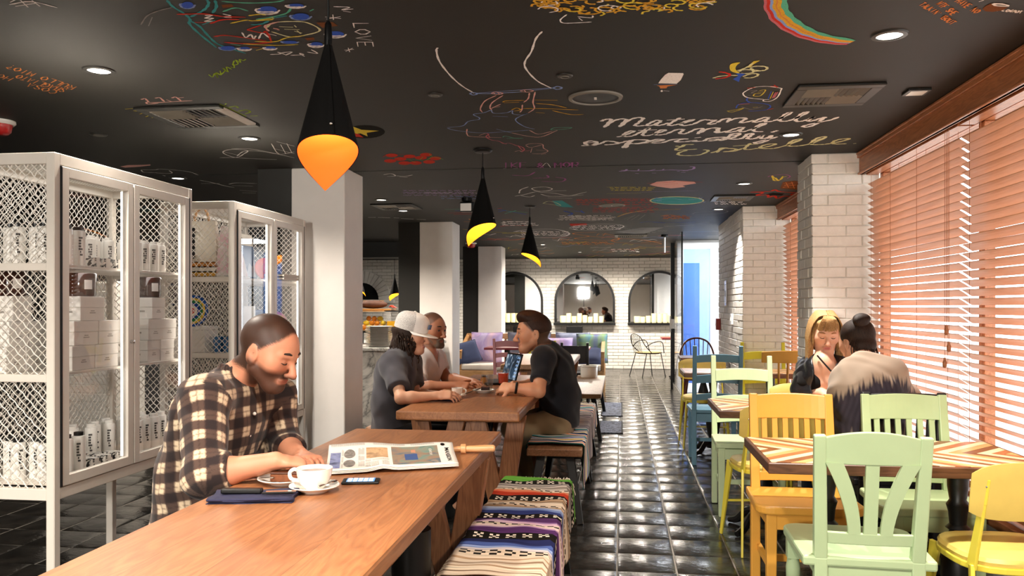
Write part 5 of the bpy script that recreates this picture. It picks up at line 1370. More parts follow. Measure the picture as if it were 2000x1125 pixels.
# ------------------------------------------------------------------ people: each figure one implicit surface of tapered limbs, then clothes over it
V = Vector
def A3(v): return np.array([v[0], v[1], v[2]], np.float32)
class Sdf:
    def __init__(s): s.p = []; s.cuts = []; s.amp = 0
    def cone(s, a, b, ra, rb=None, k=.02, lat=None, op=1, flat=False, tag=0):
        rb = ra if rb is None else rb
        ra = ra if isinstance(ra, tuple) else (ra, ra); rb = rb if isinstance(rb, tuple) else (rb, rb)
        s.p.append(('c', A3(a), A3(b), ra, rb, k, None if lat is None else A3(V(lat).normalized()), op, flat, tag)); return s
    def ell(s, c, r, ax=None, k=.02, op=1, tag=0):
        r = r if isinstance(r, tuple) else (r, r, r)
        s.p.append(('e', A3(c), np.array(r, np.float32), ax, k, op, tag)); return s
    def cut(s, p0, n): s.cuts.append((A3(p0), A3(V(n).normalized()))); return s   # keeps the side n points away from
    def d(s, q, X, Y, Z):
        if q[0] == 'c':
            _, a, b, ra, rb, k, lat, op, flat, tag = q; ba = b - a; L2 = max(float(ba @ ba), 1e-9)
            px, py, pz = X - a[0], Y - a[1], Z - a[2]
            tr = (px * ba[0] + py * ba[1] + pz * ba[2]) / L2; t = np.clip(tr, 0, 1)
            qx, qy, qz = px - t * ba[0], py - t * ba[1], pz - t * ba[2]
            l2 = qx * qx + qy * qy + qz * qz; w = ra[0] + (rb[0] - ra[0]) * t
            if lat is None: dd = np.sqrt(l2) - w
            else:
                h = ra[1] + (rb[1] - ra[1]) * t; lx = qx * lat[0] + qy * lat[1] + qz * lat[2]; o2 = np.maximum(l2 - lx * lx, 0)
                k0 = np.sqrt((lx / w) ** 2 + o2 / h ** 2); k1 = np.sqrt((lx / (w * w)) ** 2 + o2 / h ** 4)
                dd = np.where(k1 > 1e-6, k0 * (k0 - 1) / np.maximum(k1, 1e-6), -np.minimum(w, h))
            if flat: dd = np.maximum(dd, (tr - 1) * math.sqrt(L2))
            return dd
        _, c, r, ax, k, op, tag = q; px, py, pz = X - c[0], Y - c[1], Z - c[2]
        if ax is not None: px, py, pz = [px * v[0] + py * v[1] + pz * v[2] for v in ax]
        k0 = np.sqrt((px / r[0]) ** 2 + (py / r[1]) ** 2 + (pz / r[2]) ** 2); k1 = np.sqrt((px / r[0] ** 2) ** 2 + (py / r[1] ** 2) ** 2 + (pz / r[2] ** 2) ** 2)
        return np.where(k1 > 1e-6, k0 * (k0 - 1) / np.maximum(k1, 1e-6), -r.min())
    def bb(s, q):
        if q[0] == 'c':
            m = max(q[3] + q[4]); return np.minimum(q[1], q[2]) - m, np.maximum(q[1], q[2]) + m, q[5]
        m = q[2].max(); return q[1] - m, q[1] + m, q[4]
    def mesh(s, res, smooth=1):
        bs = [s.bb(q) for q in s.p if q[7 if q[0] == 'c' else 5] > 0]
        lo = np.min([b[0] for b in bs], 0) - 3 * res; hi = np.max([b[1] for b in bs], 0) + 3 * res
        n = np.ceil((hi - lo) / res).astype(int) + 1; Fd = np.full(n, .2, np.float32)
        gx = [lo[i] + np.arange(n[i], dtype=np.float32) * res for i in range(3)]
        for q in s.p:
            a, b, k = s.bb(q); mg = k + 3 * res
            i0 = np.maximum(np.floor((a - mg - lo) / res).astype(int), 0); i1 = np.minimum(np.ceil((b + mg - lo) / res).astype(int) + 1, n)
            if (i1 <= i0).any(): continue
            sl = tuple(slice(i0[i], i1[i]) for i in range(3)); X, Y, Z = np.meshgrid(*[gx[i][sl[i]] for i in range(3)], indexing='ij', sparse=True)
            d = s.d(q, X, Y, Z).astype(np.float32); f = Fd[sl]; op = q[7 if q[0] == 'c' else 5]
            if op > 0:
                h = np.clip(.5 + .5 * (f - d) / k, 0, 1); Fd[sl] = f + (d - f) * h - k * h * (1 - h)
            else:
                d = -d; h = np.clip(.5 - .5 * (f - d) / k, 0, 1); Fd[sl] = f + (d - f) * h + k * h * (1 - h)
        X, Y, Z = np.meshgrid(*gx, indexing='ij', sparse=True)
        if s.amp:
            Fd += s.amp * (np.sin(31 * X + 2.5 * np.sin(17 * Z + 9 * Y)) * np.sin(27 * Z + 2 * np.sin(23 * Y)) + .6 * np.sin(45 * Y + 3 * np.sin(19 * X + 20 * Z)))
        for p0, nn in s.cuts: Fd = np.maximum(Fd, (X - p0[0]) * nn[0] + (Y - p0[1]) * nn[1] + (Z - p0[2]) * nn[2])
        ins = Fd < 0
        c8 = [ins[dx:n[0] - 1 + dx, dy:n[1] - 1 + dy, dz:n[2] - 1 + dz] for dx in (0, 1) for dy in (0, 1) for dz in (0, 1)]
        anyv = c8[0].copy(); allv = c8[0].copy()
        for c in c8[1:]: anyv |= c; allv &= c
        act = np.argwhere(anyv & ~allv); N = len(act)
        idm = np.full(n - 1, -1, np.int32); idm[act[:, 0], act[:, 1], act[:, 2]] = np.arange(N)
        offs = [(dx, dy, dz) for dx in (0, 1) for dy in (0, 1) for dz in (0, 1)]
        vals = np.stack([Fd[act[:, 0] + o[0], act[:, 1] + o[1], act[:, 2] + o[2]] for o in offs], 1)
        acc = np.zeros((N, 3), np.float32); cnt = np.zeros((N, 1), np.float32)
        for i in range(8):
            for j in range(i + 1, 8):
                oi, oj = np.array(offs[i]), np.array(offs[j])
                if abs(oi - oj).sum() != 1: continue
                vi, vj = vals[:, i], vals[:, j]; m = (vi < 0) != (vj < 0); t = np.where(m, vi / np.where(m, vi - vj, 1), 0)[:, None]
                acc += np.where(m[:, None], oi + (oj - oi) * t, 0); cnt += m[:, None]
        vs = lo + (act + acc / np.maximum(cnt, 1)) * res
        faces = []
        for ax in range(3):
            a = [slice(1, n[i] - 1) for i in range(3)]; b = list(a); a[ax] = slice(0, n[ax] - 1); b[ax] = slice(1, n[ax])
            fa, fb_ = ins[tuple(a)], ins[tuple(b)]; e = np.argwhere(fa != fb_)
            if not len(e): continue
            base = e + np.array([0 if i == ax else 1 for i in range(3)]); u, v = [(1, 2), (2, 0), (0, 1)][ax]
            du = np.zeros(3, int); du[u] = 1; dv = np.zeros(3, int); dv[v] = 1
            g = lambda p: idm[p[:, 0], p[:, 1], p[:, 2]]
            qd = np.stack([g(base - du - dv), g(base - dv), g(base), g(base - du)], 1)
            fl = ~fa[e[:, 0], e[:, 1], e[:, 2]]; qd[fl] = qd[fl][:, ::-1]; faces.append(qd)
        fs = np.concatenate(faces); fs = fs[(fs >= 0).all(1)]
        for _ in range(smooth):
            sm = np.zeros_like(vs); ct = np.zeros(len(vs))
            for i in range(4):
                a, b = fs[:, i], fs[:, (i + 1) % 4]
                for c in range(3): sm[:, c] += np.bincount(a, vs[b, c], len(vs)) + np.bincount(b, vs[a, c], len(vs))
                ct += np.bincount(a, minlength=len(vs)) + np.bincount(b, minlength=len(vs))
            vs = vs * .5 + .5 * sm / np.maximum(ct, 1)[:, None]
        return vs, fs
def np_mesh(name, vs, fs, mat, col=None):
    me = bpy.data.meshes.new(name); me.vertices.add(len(vs)); me.vertices.foreach_set('co', vs.astype(np.float32).ravel())
    me.loops.add(len(fs) * 4); me.loops.foreach_set('vertex_index', fs.astype(np.int32).ravel())
    me.polygons.add(len(fs)); me.polygons.foreach_set('loop_start', np.arange(0, len(fs) * 4, 4, dtype=np.int32))
    try: me.polygons.foreach_set('loop_total', np.full(len(fs), 4, np.int32))
    except Exception: pass
    me.materials.append(mat); me.update(calc_edges=True); me.polygons.foreach_set('use_smooth', [True] * len(fs))
    if col is not None:
        ca = me.color_attributes.new('col', 'FLOAT_COLOR', 'POINT'); c4 = np.ones((len(vs), 4), np.float32); c4[:, :3] = col; ca.data.foreach_set('color', c4.ravel())
    return me
M_skin = vcol('skin', rough=.48, spec=.35, bump=.06, bscale=500, sss=.12)
M_cloth = vcol('tee_cloth', rough=.9, spec=.15, bump=.18, bscale=260, sheen=.15)
def hair_mat(name, a, b, sc=(240, 240, 30), rough=.58):
    t = NT(name); n = t.noise(t.mp(t.obj(), sc), 1.5, 4, .6, .6); t.col(t.ramp(n, [(.3, a), (.7, b)])); t.p(rough=rough, spec=.25); t.bump(n, .5, .003); return t.m
M_hbrown = hair_mat('brown_hair', '#241510', '#3d261a'); M_hbuzz = hair_mat('cropped_hair', '#3a241a', '#5a3826', (200, 200, 200), .7); M_hdark = hair_mat('dark_hair', '#150d0a', '#3a271c')
M_hblonde = hair_mat('blonde_hair', '#7d5630', '#cda873'); M_hbeard = hair_mat('grey_beard', '#4d3b31', '#8a7868', (240, 240, 240), .8)
M_eyew = plain('eye_white', '#e6ddd4', .2); M_iris = plain('eye_iris', '#241811', .15); M_brow = plain('eyebrow_hair', '#2a1a12', .8)
class Fig:
    def __init__(s, label, base, skin):
        s.root = thing('person', label, 'person', base); s.base = V(base); s.b = Sdf(); s.skin = lin(skin); s.H = None; s.paint = []
    def add(s, name, me, parent=None):
        o = link(name, me, parent or s.root)
        if parent is None: o.matrix_parent_inverse = Matrix.Translation(-s.base)
        return o
    def hd(s, c, fw, up, sc=1.0):
        c, f, u = V(c), V(fw).normalized(), V(up); r = f.cross(u).normalized(); u = r.cross(f).normalized()
        s.H = (c, r, f, u, sc); return s
    def L(s, x, y, z): c, r, f, u, k = s.H; return c + (r * x + f * y + u * z) * k
    def head(s, neck, male=True, lips='#9a5548', nose=1.0):
        b = s.b; c, r, f, u, k = s.H; ax = [A3(r), A3(f), A3(u)]; L = s.L
        E = lambda p, rr, kk=.02, op=1: b.ell(L(*p), tuple(x * k for x in rr), ax, kk * k, op)
        C = lambda p, q, ra, rb, kk=.015: b.cone(L(*p), L(*q), ra * k if not isinstance(ra, tuple) else tuple(x * k for x in ra), rb * k if not isinstance(rb, tuple) else tuple(x * k for x in rb), kk * k, r if isinstance(ra, tuple) else None)
        b.cone(neck, L(0, -.032, -.05), .060 if male else .047, .058 if male else .047, .04)
        E((0, -.016, .030), (.076, .096, .088)); E((0, .035, .022), (.062, .052, .058))
        C((0, .026, -.015), (0, .044, -.088), (.062, .056), (.036, .036), .03)
        E((0, .066, -.100), (.022 if male else .017, .018, .016), .02)
        for q in (-1, 1):
            C((q * .056, .0, -.055), (q * .022, .06, -.096), .018 if male else .014, .014, .03)
            E((q * .045, .050, -.024), (.021, .022, .024), .03)
            C((q * .044, .070, .019), (q * .012, .083, .015), .009, .009, .014)
            E((q * .032, .093, -.003), (.017, .014, .011), .012, -1)
            E((q * .032, .071, -.004), (.0145, .0135, .0125), .005)
            E((q * .0125, .094, -.045), (.0085, .010, .008), .006)
            E((q * .075, -.012, -.012), (.007, .021, .033), .008); E((q * .083, -.006, -.010), (.006, .011, .018), .006, -1)
            E((q * .072, -.006, -.037), (.007, .010, .011), .006)
        C((0, .083, .006), (0, .108 * nose, -.040), .0085, .0125, .010)
        C((-.018, .082, -.0655), (.018, .082, -.0655), .0065, .0065, .005); C((-.014, .080, -.076), (.014, .080, -.076), .0075, .0075, .006)
        C((-.02, .096, -.0705), (.02, .096, -.0705), .002, .002, .003)
        lc = lin(lips)
        def paint(P, col):
            q = P - A3(c); X, Y, Z = [(q @ a) / k for a in ax]
            m = np.exp(-((X / .024) ** 4 + ((Z + .0705) / .0095) ** 4)) * (Y > .06); col[:] = col * (1 - m[:, None]) + np.array(lc) * m[:, None]
            ch = .35 * np.exp(-(((np.abs(X) - .045) / .02) ** 2 + ((Z + .035) / .02) ** 2)) * (Y > .03) + .35 * np.exp(-((X / .014) ** 2 + ((Z + .04) / .015) ** 2)) * (Y > .09)
            col[:] = col * (1 - ch[:, None] * np.array([.05, .28, .28]))
        s.paint.append(paint); return s
    def stubble(s, colr, amt, zt=-.045):
        c, r, f, u, k = s.H; sc = np.array(lin(colr))
        def paint(P, col):
            q = P - A3(c); X, Y, Z = [(q @ A3(a)) / k for a in (r, f, u)]
            m = amt * np.clip((zt - Z + .25 * (np.clip(.05 - Y, 0, 1))) / .02, 0, 1) * np.clip((Y + .035) / .02, 0, 1) * np.clip((Z + .14) / .02, 0, 1)
            m = np.maximum(m, amt * .9 * np.exp(-((X / .03) ** 4 + ((Z + .057) / .006) ** 4)) * (Y > .07))
            m *= 1 - np.exp(-((X / .026) ** 4 + ((Z + .0705) / .0095) ** 4)) * (Y > .06); m *= np.clip((np.hypot(X, (Y - .07)) > -1), 0, 1)
            col[:] = col * (1 - m[:, None]) + sc * m[:, None]
        s.paint.append(paint)
    def buzz(s, colr, zf=.075, amt=.85, yoff=.0):
        c, r, f, u, k = s.H; sc = np.array(lin(colr))
        def paint(P, col):
            q = P - A3(c); X, Y, Z = [(q @ A3(a)) / k for a in (r, f, u)]
            g = Z - (zf + (Y - .066 + yoff) * 1.15) - .010 * np.cos(X * 55) ; g = np.where(Y < -.02, np.maximum(g, (Z + .085 + .9 * (Y + .07))), g)
            g = np.minimum(g, Z + .075) + .006 * np.sin(X * 900 + 40 * Y) * np.sin(Y * 830) * np.sin(Z * 870)
            m = amt * np.clip(g / .016 + .5, 0, 1); ear = (np.abs(X) > .0775) & (np.abs(Y + .01) < .03) & (Z < .03); m = np.where(ear, 0, m)
            col[:] = col * (1 - m[:, None]) + sc * m[:, None]
        s.paint.append(paint)
    def eyes(s, open_=True, brow=M_brow, look=(0, 0)):
        c, r, f, u, k = s.H; ax = Matrix((r, f, u)).transposed().to_4x4(); ax.translation = c; ax = ax @ Matrix.Scale(k, 4)
        for q in (-1, 1):
            m = MB(); m.tube([(q * .013, .0885, .0225), (q * .03, .088, .028), (q * .044, .079, .026), (q * .052, .071, .0195)], [.0032, .004, .0034, .0018], 6); m.xf(ax); s.add('eyebrow', m.mesh('eyebrow', brow, True))
            if open_:
                m = MB(); m.ball((q * .0315, .0742, -.003), (.0125, .0125, .0082), 14, 8); m.xf(ax); e = s.add('eye', m.mesh('eye', M_eyew, True))
                m = MB(); m.ball((q * .0315 + look[0], .0832, -.003 + look[1]), (.0055, .0042, .0055), 10, 6); m.xf(ax); link('iris', m.mesh('iris', M_iris, True), e).matrix_parent_inverse = Matrix()
            m = MB(); z = .0035 if open_ else -.0085
            m.tube([(q * .019, .0835, -.004 if open_ else -.006), (q * .027, .0870, z), (q * .036, .0862, z), (q * .0455, .0785, -.005)], [.0012, .0019, .0019, .001], 5); m.xf(ax); s.add('eyelid_line', m.mesh('eyelid_line', M_brow, True))
    def hand(s, w, d, n, ts, curl=(.35, .5, .35), spread=.06, k=1.0, thumb=(.55, .75, .35)):
        b = s.b; w, d, n = V(w), V(d).normalized(), V(n); l = d.cross(n).normalized() * ts; n = (n - d * n.dot(d)).normalized()
        b.cone(w, w + d * .03 * k, (.027 * k, .021 * k), (.034 * k, .017 * k), .015, l); b.cone(w + d * .028 * k, w + d * .082 * k, (.036 * k, .0155 * k), (.041 * k, .0125 * k), .012, l)
        b.ell(w + d * .036 * k + l * .024 * k + n * .006 * k, .0165 * k, None, .012)
        for i, (off, ln, r) in enumerate(((.031, .074, .0086), (.0105, .082, .0088), (-.0105, .076, .0084), (-.030, .060, .0075))):
            p = w + d * (.080 - .004 * abs(i - 1)) * k + l * off * k; a = 0; ds = (d + l * off * spread / .03).normalized(); rr = r * k
            b.cone(w + d * .05 * k + l * off * .9 * k, p, rr * 1.1, rr * 1.05, .006)
            for j, fr in enumerate((.46, .30, .24)):
                a += curl[j] * (1 + .12 * i); dd = ds * cos(a) + n * sin(a); q = p + dd * ln * fr * k
                b.cone(p, q, rr, rr * .9, .0035); p = q; rr *= .9
        p = w + d * .022 * k + l * .026 * k; t1 = (d * thumb[0] + l * thumb[1] + n * thumb[2]).normalized(); q = p + t1 * .045 * k; t2 = (t1 + d * .5 + n * .25).normalized(); q2 = q + t2 * .032 * k
        b.cone(p, q, .0125 * k, .0105 * k, .008); b.cone(q, q2, .0102 * k, .0088 * k, .004)
    def arm(s, sh, el, wr, k=1.0):
        s.b.cone(sh, el, .047 * k, .038 * k, .03).cone(el, V(el).lerp(V(wr), .3), .038 * k, .040 * k, .02).cone(V(el).lerp(V(wr), .3), wr, .040 * k, .0255 * k, .02)
    def torso(s, P, W, Cc, N, sl, sr, w=(.155, .135, .16), h=(.105, .10, .115), up=None):
        lat = V(sr) - V(sl); b = s.b
        b.cone(P, W, (w[0], h[0]), (w[1], h[1]), .05, lat).cone(W, Cc, (w[1], h[1]), (w[2], h[2]), .05, lat)
        t = V(N).lerp(V(Cc), .3)
        for q in (sl, sr): b.cone(t, q, .06, .052, .05)
    def legs(s, P, hips, knees, ankles, toes, k=1.0):
        for h, kn, an, to in zip(hips, knees, ankles, toes):
            s.b.cone(h, kn, .082 * k, .056 * k, .04).cone(kn, V(kn).lerp(V(an), .35), .054 * k, .055 * k, .02).cone(V(kn).lerp(V(an), .35), an, .055 * k, .037 * k, .02).cone(an, to, .036, .026, .02)
    def finish(s, res=.0042):
        vs, fs = s.b.mesh(res); n = len(vs); col = np.tile(np.array(s.skin, np.float32), (n, 1))
        v = .06 * np.sin(37 * vs[:, 0] + 21 * vs[:, 2]) * np.sin(43 * vs[:, 1] + 11 * vs[:, 2]); col *= 1 + v[:, None] * np.array([.6, 1, 1])
        for p in s.paint: p(vs.astype(np.float32), col)
        s.add('body', np_mesh('body', vs, fs, M_skin, col)); return s
    def garment(s, name, sdf, colf, mat=None, res=.006, label=None, smooth=1):
        vs, fs = sdf.mesh(res, smooth); col = colf(vs) if callable(colf) else np.tile(np.array(lin(colf)), (len(vs), 1))
        o = s.add(name, np_mesh(name, vs, fs, mat or M_cloth, col))
        if label: o['label'] = label
        return o
    def headsdf(s, parts, cuts, k=.012):
        c, r, f, u, kk = s.H; ax = [A3(r), A3(f), A3(u)]; q = Sdf()
        for p, rr in parts: q.ell(s.L(*p), tuple(x * kk for x in rr), ax, k)
        for p, n in cuts: q.cut(s.L(*p), r * n[0] + f * n[1] + u * n[2])
        return q
    def shoes(s, ankles, toes, colr):
        for a, t in zip(ankles, toes):
            q = Sdf(); a, t = V(a), V(t); d = (t - a); d.z = 0; d.normalize(); g = V((a.x, a.y, .035))
            q.cone(g - d * .05, g + d * .16, (.042, .036), (.038, .026), .02, d.cross(V((0, 0, 1)))).cone(a + V((0, 0, .02)), g, .046, .044, .03).cut((0, 0, .002), (0, 0, -1))
            s.garment('shoe', q, colr, res=.008)
def sleeves(q, sh, el, frac, r0, r1, k=.045, tag=1): q.cone(sh, V(sh).lerp(V(el), frac), r0, r1, k, flat=True, tag=tag)
def tshirt(P, W, Cc, N, sl, sr, infl=.016, w=(.155, .135, .16), h=(.105, .10, .115), hem=None):
    q = Sdf(); lat = V(sr) - V(sl); i = infl
    q.cone(P, W, (w[0] + i + .004, h[0] + i + .004), (w[1] + i, h[1] + i), .05, lat).cone(W, Cc, (w[1] + i, h[1] + i), (w[2] + i, h[2] + i), .05, lat)
    t = V(N).lerp(V(Cc), .3)
    for e in (sl, sr): q.cone(t, e, .06 + i * .7, .052 + i, .05)
    return q
def ztint(c, k=.08):
    c = np.array(lin(c))
    return lambda v: c[None] * (1 + k * np.sin(60 * v[:, 0] + 33 * v[:, 2]) * np.sin(51 * v[:, 1] + 27 * v[:, 2]))[:, None]

# --- man in the plaid shirt
f = Fig('man in brown plaid shirt with rolled sleeves reading the newspaper on the nearest table', (-1.5, 2.75, 0), '#c98a6c')
P = D(392, 1020, 2.95); W = D(402, 930, 2.93); Cc = D(428, 815, 2.90); N = D(462, 738, 2.88)
sr, sl = D(398, 782, 2.68), D(535, 775, 3.09); er, el = D(402, 930, 2.50), D(556, 872, 3.05); wr, wl = D(538, 900, 2.52), D(590, 893, 2.80)
f.hd(D(527, 686, 2.83), (1, -.16, -.42), (.42, -.05, 1), 1.08)
f.torso(P, W, Cc, N, sl, sr, (.17, .165, .175), (.13, .13, .13)); f.head(N, lips='#a5604e', nose=1.02); f.stubble('#3a241b', .92, -.03); f.buzz('#1d130e', .085, .93)
f.arm(sr, er, wr, 1.08); f.arm(sl, el, wl, 1.08)
f.hand(wr, D(620, 905, 2.58) - wr, (.1, .25, -1), 1, (.25, .35, .3), thumb=(.7, .5, .5)); f.hand(wl, D(640, 898, 2.62) - wl, (.1, -.2, -1), -1, (.3, .4, .3))
hp = [P + V((.02, -.09, -.02)), P + V((.02, .09, -.02))]; kn = [V((-1.02, 2.62, .5)), V((-1.02, 2.92, .5))]; an = [V((-1.08, 2.6, .09)), V((-1.05, 2.95, .09))]; to = [V((-.95, 2.6, .035)), V((-.92, 2.95, .035))]
f.legs(P, hp, kn, an, to); f.eyes(False); f.finish(.0036)
q = f.headsdf([((0, -.018, .033), (.0778, .0978, .0885))], [((0, .03, .088), (0, .80, -.60)), ((0, -.06, .03), (0, -.2, -1))]); q = q
def plaid_shirt():
    q = tshirt(P, W, Cc, N, sl, sr, .022, (.17, .165, .175), (.13, .13, .13))
    q.cone(sr, er, .078, .066, .05, tag=1).cone(er, V(er).lerp(wr, .34), .066, .056, .03, flat=True, tag=2).cone(V(er).lerp(wr, .2), V(er).lerp(wr, .36), .061, .060, .008, flat=True, tag=2)
    q.cone(sl, el, .076, .062, .05, tag=3).cone(el, V(el).lerp(wl, .30), .062, .056, .03, flat=True, tag=4).cone(V(el).lerp(wl, .15), V(el).lerp(wl, .34), .060, .059, .008, flat=True, tag=4)
    cn = V(N); fw = V((1, -.1, 0)); 
    for a in range(-110, 111, 20):
        d1 = Matrix.Rotation(R(a), 3, 'Z') @ fw; p = cn + d1 * .068 + V((0, 0, .012 - .012 * cos(R(a)))); q.cone(p, p + V((0, 0, .034)) - d1 * .006, .0105, .008, .012, tag=5)
    q.amp = .0032; q.cut((0, 0, .50), (0, 0, -1)); return q
q = plaid_shirt(); vs, fs = q.mesh(.005)
best = np.full(len(vs), 9., np.float32); uv = np.zeros((len(vs), 2))
for pr in q.p:
    dd = q.d(pr, vs[:, 0].astype(np.float32), vs[:, 1].astype(np.float32), vs[:, 2].astype(np.float32)); m = dd < best - .004
    if pr[9] == 0: th = np.arctan2(vs[:, 1] - Cc.y, vs[:, 0] - Cc.x); U = np.stack([th * .155, vs[:, 2] - .18 * (vs[:, 0] - Cc.x)], 1)
    else:
        a, b = pr[1], pr[2]; ba = b - a; Lb = np.sqrt(ba @ ba); ba = ba / Lb; t = (vs - a) @ ba; e1 = np.cross(ba, [0, 1, .2]); e1 /= np.linalg.norm(e1); e2 = np.cross(ba, e1); r = vs - a - t[:, None] * ba
        U = np.stack([np.arctan2(r @ e2, r @ e1) * .066, t + .03 * pr[9]], 1)
    uv[m] = U[m]; best = np.minimum(best, dd)
def band(x, p=.070):
    y = np.abs((x / p) % 1 - .5); a = np.clip((.29 - y) / .06, 0, 1) * .84; y2 = np.abs((x / p + .5) % 1 - .5); return np.maximum(a, .45 * np.clip((.035 - y2) / .02, 0, 1))
a, b = band(uv[:, 0]), band(uv[:, 1]); tone = (1 - a) * (1 - b)
cr_, bk_ = np.array(lin('#cdb89b')), np.array(lin('#1e181b')); mid = np.array(lin('#6a5347'))
tt = tone[:, None]; colp = np.where(tt > .35, mid + (cr_ - mid) * np.clip((tt - .35) / .65, 0, 1), bk_ + (mid - bk_) * np.clip(tt / .35, 0, 1))
shirt = f.add('shirt', np_mesh('shirt', vs, fs, M_cloth, colp))
fw = V((.92, -.38, 0)).normalized()
for k in range(4):
    p = Cc.lerp(W, -.1 + k * .36) + V((.150, -.045, 0)); m = MB(); m.ball(p, .0065, 10, 6); o = link('button', m.mesh('button', M_china, True), shirt)
q = Sdf(); q.cone(P + V((0, -.02, -.03)), P + V((0, .02, -.03)), (.16, .125), None, .04, (0, 1, 0))
for h, k_, a_ in zip(hp, kn, an): q.cone(h, k_, .096, .072, .05).cone(k_, a_, .07, .05, .03, flat=True)
f.garment('trousers', q, '#2b3042', res=.008); f.shoes(an, to, '#2a201a')

# --- person in the white cap
f = Fig('person in white mesh cap and grey tee with long dark curls, coffee cup in hand', (-1.45, 5.0, 0), '#d3a083')
P = D(768, 842, 5.0); W = D(766, 785, 4.98); Cc = D(772, 728, 4.97); N = D(786, 692, 4.96)
sr, sl = D(768, 712, 4.84), D(800, 708, 5.14); er, el = D(783, 778, 4.60), D(812, 772, 5.05); wr, wl = D(852, 773, 4.62), D(872, 772, 4.84)
f.hd(D(805, 653, 4.97), (1, -.10, -.10), (.10, 0, 1), .98)
f.torso(P, W, Cc, N, sl, sr, (.145, .125, .14), (.10, .09, .10)); f.head(N, False, '#b06a5c', .99)
f.arm(sr, er, wr, .86); f.arm(sl, el, wl, .86); f.hand(wr, D(893, 770, 4.62) - wr, (.1, .5, -.8), 1, (.35, .5, .4), k=.95); f.hand(wl, D(905, 770, 4.75) - wl, (0, -.3, -1), -1, k=.95)
hp = [P + V((.02, -.08, -.02)), P + V((.02, .08, -.02))]; kn = [V((-.98, 4.9, .5)), V((-.98, 5.15, .5))]; an = [V((-1.05, 4.88, .09)), V((-1.0, 5.18, .09))]; to = [V((-.92, 4.88, .035)), V((-.88, 5.18, .035))]
f.legs(P, hp, kn, an, to, .9); f.eyes(True, look=(0, -.001)); f.finish(.0045)
q = tshirt(P, W, Cc, N, sl, sr, .024, (.145, .125, .14), (.10, .09, .10)); sleeves(q, sr, er, .74, .07, .066); sleeves(q, sl, el, .72, .07, .066); q.amp = .003; q.cut((0, 0, .50), (0, 0, -1))
f.garment('tee_shirt', q, ztint('#47454a', .12))
q = Sdf(); q.cone(P + V((0, -.02, -.03)), P + V((0, .02, -.03)), (.15, .11), None, .04, (0, 1, 0))
for h, k_, a_ in zip(hp, kn, an): q.cone(h, k_, .088, .066, .05).cone(k_, a_, .064, .048, .03, flat=True)
f.garment('trousers', q, '#131316', res=.009); f.shoes(an, to, '#1a1a1a')
q = f.headsdf([((0, -.030, .02), (.085, .098, .085)), ((0, -.075, -.06), (.075, .05, .09)), ((0, -.085, -.13), (.065, .045, .07))], [((0, .035, 0), (0, 1, -.25))]); q.amp = .006; q.cut(f.L(0, 0, .035), f.H[3])
hb = f.garment('hair', q, '#1c1410', M_hdark, .0055)
rd = random.Random(8); m = MB()
for k in range(150):
    a = rd.uniform(-2.5, 2.5); x0, y0_ = .082 * sin(a), -.02 - .085 * cos(a)
    if y0_ > .03 and abs(x0) < .05: continue
    ln = rd.uniform(.10, .24); ph = rd.uniform(0, 6); z0 = rd.uniform(-.05, .012); n = 9; am = rd.uniform(.006, .013)
    pts = [f.L(x0 * (1 + .25 * i / n) + am * cos(ph + i * 1.5), y0_ * (1 + .10 * i / n) + am * sin(ph + i * 1.5) - .015 * i / n, z0 - ln * i / n) for i in range(n)]
    m.tube(cr(pts, 3), .0034, 4)
m.build('curls', M_hdark, hb, smooth=True, kind='stuff')
# white trucker cap: crown, mesh back, flat brim
M_capw = plain('cap_white', '#efeae4', .8, var=.03, bump=.3, scale=40); t = NT('cap_mesh'); o_ = t.obj(); n_ = t.add('ShaderNodeTexVoronoi'); n_.inputs['Scale'].default_value = 330; t.link(o_, n_.inputs['Vector']); t.col(t.ramp(n_.outputs['Distance'], [(.2, '#8f8a86'), (.6, '#d8d3ce')])); t.p(rough=.9); M_capm = t.m
c, r_, f_, u_, kk = f.H; AX = Matrix((r_, f_, u_)).transposed().to_4x4(); AX.translation = c; AX = AX @ Matrix.Scale(kk, 4) @ Matrix.Translation((0, -.016, .0)) @ Matrix.Rotation(R(-9), 4, 'X')
def crown(u0, u1, n):
    def g(u, v):
        a = u0 + (u1 - u0) * u; z = .028 + .118 * v; s_ = max(.02, (1 - v ** 4.5)) ** .5 if v < 1 else .02; fr = 1 + .06 * max(0, cos(a - pi / 2)) * v
        return (.090 * cos(a) * s_, .110 * sin(a) * s_ * fr, z)
    m = MB(); m.grid(g, n, 12); return m
m = crown(-pi - R(25), R(25), 26); m.xf(AX); cap = f.add('cap', m.mesh('cap_back', M_capm, True), None)
m = crown(R(25), R(155), 16); m.xf(AX); o = link('front_panel', m.mesh('front_panel', M_capw, True), cap)
m = MB(); m.grid(lambda u, v: ((.088 + .006 * v) * cos(R(12) + u * R(156)), .108 * sin(R(12) + u * R(156)) + .078 * v * sin(R(12) + u * R(156)) ** .6, .030 - .006 * v - .012 * (2 * u - 1) ** 2 * v), 20, 5); m.xf(AX)
o = link('brim', m.mesh('brim', M_capw, True), cap); o.modifiers.new('t', 'SOLIDIFY').thickness = .004
m = MB(); m.box(-.022, .116, .06, .022, .121, .09); m.xf(AX); link('badge', m.mesh('badge', plain('badge_blue', '#5a6a90', .7)), cap)
m = MB(); m.ball((0, -.0, .146), (.008, .008, .004), 10, 6); m.xf(AX); link('top_button', m.mesh('top_button', M_capw, True), cap)

